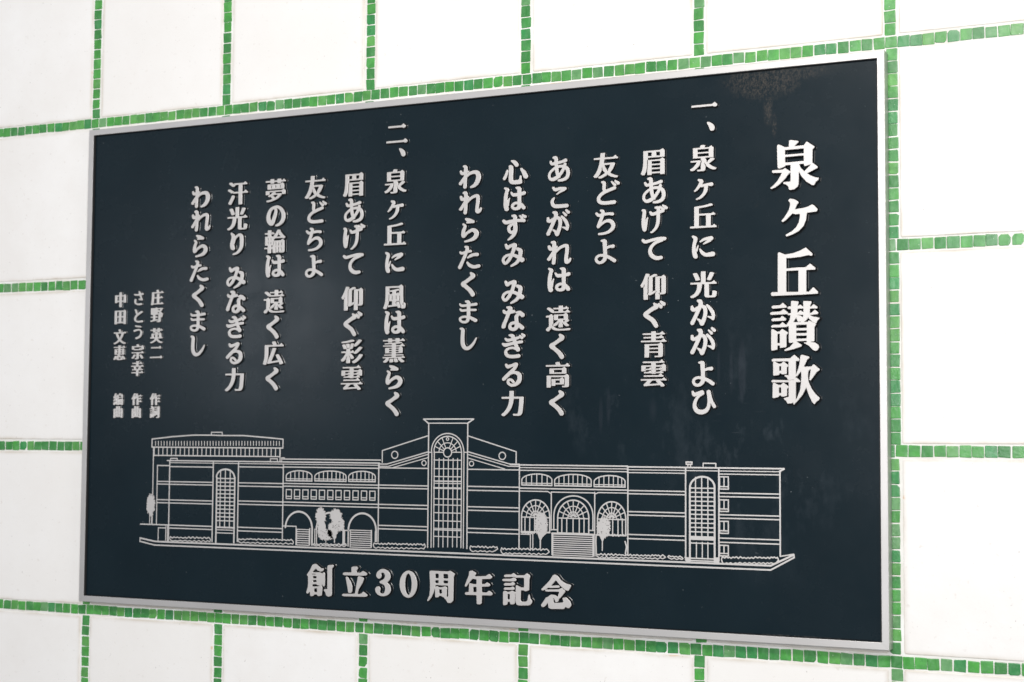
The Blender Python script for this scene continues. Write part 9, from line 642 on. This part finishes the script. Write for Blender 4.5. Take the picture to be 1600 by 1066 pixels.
['hedge',[['l',2.2,[[330.8,-362.8],[334,-363.9],[337.7,-361.3],[341.6,-364.3],[344.5,-361.4],[348.2,-364.6],[351.8,-361.3],[354.9,-363.3],[358.1,-361],[362,-364.1],[365.8,-361],[369.6,-363.4],[373,-361.7],[376.5,-362.8],[379.5,-362.1],[383.7,-363.7],[387.8,-361.5],[391.1,-363.3],[394.6,-360.6],[397.7,-363.7],[401.3,-361.3],[404.5,-362.6],[407.5,-360.9],[411.7,-363.5],[415.4,-361.3],[418.9,-363.1],[422.6,-360.7],[425.7,-362.7],[429,-361.1],[433,-362.9],[436.4,-360],[439.2,-361.9],[442.4,-360.2],[445.2,-361.7],[448.1,-360.2],[451.9,-362.6],[455.9,-359.4],[459.4,-362.1]]],['l',1.9,[[330.8,-366.7],[334.7,-369.4],[339.4,-366.7],[343.9,-369.3],[348.4,-366.5],[352.7,-369.2],[357.8,-366.7],[362.4,-368.2],[367.4,-366.2],[372.3,-368.4],[377.3,-366.2],[381.6,-368],[386.3,-366.2],[390.7,-367.8],[395.9,-365.7],[400,-367.5],[404.4,-365.4],[409.3,-367.4],[414.4,-365.8],[418.7,-368],[423.7,-365.2],[428,-367.1],[431.6,-365.8],[436.5,-367.1],[441.6,-365.3],[446.2,-367.5],[451.2,-364.5],[455.9,-366.5],[459.9,-364.5]]],['l',2.2,[[330.8,-362.8],[329,-364.75],[330.8,-366.7]]],['l',2.2,[[459.4,-362.1],[461.2,-363.3],[459.9,-364.5]]]]],
['hedge',[['l',2.2,[[467.6,-360.4],[471.7,-362.3],[474.6,-361.3],[478,-362.7],[481.4,-361.3],[484.7,-363.2],[488.4,-360.6],[492.3,-363.1]]],['l',1.9,[[467.6,-364.4],[472.6,-366.4],[477.7,-364.7],[482.7,-366.7],[487.4,-364.7],[491.7,-366.3]]],['l',2.2,[[467.6,-360.4],[465.8,-362.4],[467.6,-364.4]]],['l',2.2,[[492.3,-363.1],[494.1,-364.70000000000005],[491.7,-366.3]]]]],
['hedge',[['l',2.2,[[566.7,-358.8],[570.8,-361.1],[574.3,-358.5],[577,-360.6],[579.8,-359.2],[582.5,-361.2],[586,-358.8],[588.9,-360],[592.3,-357.9],[595.6,-360.9],[599.3,-357.7],[603.2,-360.1],[606.1,-358.8],[609.9,-360.4],[613.1,-358.4],[615.9,-360.1],[619.2,-358.1],[622.7,-359.9],[626.2,-356.9],[630.2,-358.7],[634,-357],[637.9,-358.9],[641.3,-357.3],[645,-359.1],[648.3,-356.9],[651.6,-359.1],[654.6,-356.3],[657.4,-357.7],[660.1,-356],[662.9,-358],[665.6,-356.5]]],['l',1.9,[[566.7,-368.9],[570.1,-371.2],[574.2,-369.2],[577.7,-370.6],[581.8,-368.6],[585.8,-370.9],[590.5,-368.6],[593.9,-369.8],[598.4,-367.6],[602.9,-369.6],[607.5,-367.5],[611.6,-369.5],[614.9,-367.3],[619.4,-368.8],[624.3,-366.7],[628.7,-369],[632.7,-366.6],[636.2,-368.3],[640.5,-366.4],[644.2,-368.5],[647.5,-366.1],[650.8,-367.7],[654.2,-366],[658.5,-367.6],[662.9,-366]]],['l',2.2,[[566.7,-358.8],[564.9000000000001,-363.85],[566.7,-368.9]]],['l',2.2,[[665.6,-356.5],[667.4,-361.25],[662.9,-366]]]]],
['hedge',[['l',2.4,[[177.1,-327.1],[180.4,-328.8],[183.9,-327.8],[187,-329.1],[189.4,-327.9],[192.5,-329.6],[195.4,-327.7],[198.4,-329.6],[201.4,-327.7],[204.2,-328.7]]]]],
['hedge',[['l',2.4,[[347,-326.2],[349.6,-329.5],[352.8,-326.6],[355.6,-328.3],[357.9,-327.2],[361,-329.3],[364.1,-326.3],[366.5,-328.6],[369.6,-326.5],[372,-329.3],[375.2,-326.7],[378.3,-328.1],[380.8,-326.4],[383.8,-328.1],[386.6,-326.5]]],['l',2.8,[[327.9,-327.9],[327.3,-340.3],[327.9,-353.3],[327.9,-365.6]]],['l',2.8,[[384.4,-338.6],[387.2,-347.4],[385,-360.3]]]]],
]
CELLMM = 0.4
def field(prims):
    pts = []
    for p in prims:
        if p[0] == 'o': pts += [(p[2][0] - p[2][2] - 3, p[2][1] - p[2][2] - 3), (p[2][0] + p[2][2] + 3, p[2][1] + p[2][2] + 3)]
        else: pts += p[-1]
    A = np.array(pts, float); lo = A.min(0) - 5; hi = A.max(0) + 5
    nx, ny = (np.ceil((hi - lo) / CELLMM)).astype(int) + 1
    F = np.full((ny, nx), -9.0)
    gx = lo[0] + np.arange(nx) * CELLMM; gy = lo[1] + np.arange(ny) * CELLMM
    def win(x0, x1, y0, y1):
        i0, i1 = max(0, int((x0 - lo[0]) / CELLMM) - 1), min(nx, int((x1 - lo[0]) / CELLMM) + 2)
        j0, j1 = max(0, int((y0 - lo[1]) / CELLMM) - 1), min(ny, int((y1 - lo[1]) / CELLMM) + 2)
        return slice(j0, j1), slice(i0, i1)
    def poly(P):
        P = np.array(P, float); m = 1.5
        js, is_ = win(P[:, 0].min() - m, P[:, 0].max() + m, P[:, 1].min() - m, P[:, 1].max() + m)
        X, Y = np.meshgrid(gx[is_], gy[js]); ins = np.zeros(X.shape, bool); D = np.full(X.shape, 9.0)
        for a, b in zip(P, np.roll(P, -1, 0)):
            if a[1] != b[1]:
                ins ^= ((a[1] > Y) != (b[1] > Y)) & (X < (b[0] - a[0]) * (Y - a[1]) / (b[1] - a[1]) + a[0])
            d = b - a; L = d @ d or 1
            t = np.clip(((X - a[0]) * d[0] + (Y - a[1]) * d[1]) / L, 0, 1)
            D = np.minimum(D, np.hypot(X - a[0] - t * d[0], Y - a[1] - t * d[1]))
        return js, is_, np.where(ins, D, -D)
    for p in prims:
        if p[0] == 'l':
            w = p[1] * 0.46
            for a, b in zip(p[2][:-1], p[2][1:]):
                a, b = np.array(a, float), np.array(b, float); m = w + 1.5
                js, is_ = win(min(a[0], b[0]) - m, max(a[0], b[0]) + m, min(a[1], b[1]) - m, max(a[1], b[1]) + m)
                X, Y = np.meshgrid(gx[is_], gy[js]); d = b - a; L = d @ d or 1
                t = np.clip(((X - a[0]) * d[0] + (Y - a[1]) * d[1]) / L, 0, 1)
                F[js, is_] = np.maximum(F[js, is_], w - np.hypot(X - a[0] - t * d[0], Y - a[1] - t * d[1]))
        elif p[0] == 'o':
            cx, cy, r = p[2]; m = p[1] + 1.5
            js, is_ = win(cx - r - m, cx + r + m, cy - r - m, cy + r + m)
            X, Y = np.meshgrid(gx[is_], gy[js])
            F[js, is_] = np.maximum(F[js, is_], p[1] / 2 - abs(np.hypot(X - cx, Y - cy) - r))
        elif p[0] == 'f':
            js, is_, S = poly(p[1]); F[js, is_] = np.maximum(F[js, is_], S)
    for p in prims:
        if p[0] == 'h':
            js, is_, S = poly(p[1]); F[js, is_] = np.minimum(F[js, is_], -S)
    return F, lo

def outlines(F, lo):
    """closed outlines of F > 0 by marching squares, thinned"""
    b = F > 0
    idx = b[:-1, :-1] * 1 + b[:-1, 1:] * 2 + b[1:, 1:] * 4 + b[1:, :-1] * 8
    T = {1: ((3, 0),), 2: ((0, 1),), 3: ((3, 1),), 4: ((1, 2),), 5: ((3, 2), (1, 0)), 6: ((0, 2),), 7: ((3, 2),), 8: ((2, 3),), 9: ((2, 0),),
         10: ((0, 3), (2, 1)), 11: ((2, 1),), 12: ((1, 3),), 13: ((1, 0),), 14: ((0, 3),)}
    nxt = {}
    for i, j in zip(*np.where((idx > 0) & (idx < 15))):
        i, j = int(i), int(j)
        key = ((0, i, j), (1, i, j + 1), (0, i + 1, j), (1, i, j))
        for a, c in T[int(idx[i, j])]: nxt[key[a]] = key[c]
    def pos(k):
        t, i, j = k; i2, j2 = (i, j + 1) if t == 0 else (i + 1, j)
        a, c = F[i, j], F[i2, j2]; u = a / (a - c)
        return (lo[0] + (j + (j2 - j) * u) * CELLMM, lo[1] + (i + (i2 - i) * u) * CELLMM)
    def thin(Q, eps):
        keep = [False] * len(Q); keep[0] = keep[-1] = True; stack = [(0, len(Q) - 1)]
        while stack:
            a, c = stack.pop()
            if c - a < 2: continue
            d = Q[c] - Q[a]; L = np.hypot(*d); S = Q[a + 1:c] - Q[a]
            dist = abs(S[:, 0] * d[1] - S[:, 1] * d[0]) / L if L > 1e-9 else np.hypot(S[:, 0], S[:, 1])
            k = int(dist.argmax())
            if dist[k] > eps: keep[a + 1 + k] = True; stack += [(a, a + 1 + k), (a + 1 + k, c)]
        return Q[np.array(keep)]
    res = []
    while nxt:
        k0 = next(iter(nxt)); k = k0; L = []
        while k in nxt: L.append(pos(k)); k = nxt.pop(k)
        if len(L) < 8: continue
        Q = np.array(L); s = int(((Q - Q.mean(0)) ** 2).sum(1).argmax()); Q = np.roll(Q, -s, 0)
        Q = thin(np.vstack([Q, Q[:1]]), 0.07)[:-1]
        if len(Q) > 2: res.append([tuple(q) for q in Q])
    return res

HEIGHTS = {'outline': 1.2, 'gymnasium_roof': 1.3, 'clock_tower': 1.3, 'tree': 1.75, 'hedge': 1.55, 'staircase': 1.45, 'arch': 1.4}
building = None
for name, prims in DRAWING:
    F, lo = field(prims)
    r = Relief()
    r.add(outlines(F, lo), line_rings(HEIGHTS.get(name, 1.35)))
    if name == 'outline':
        building = r.build('building_drawing', plaque, 'line drawing of a long arched building with a central tower')
    else:
        r.build(name, building)
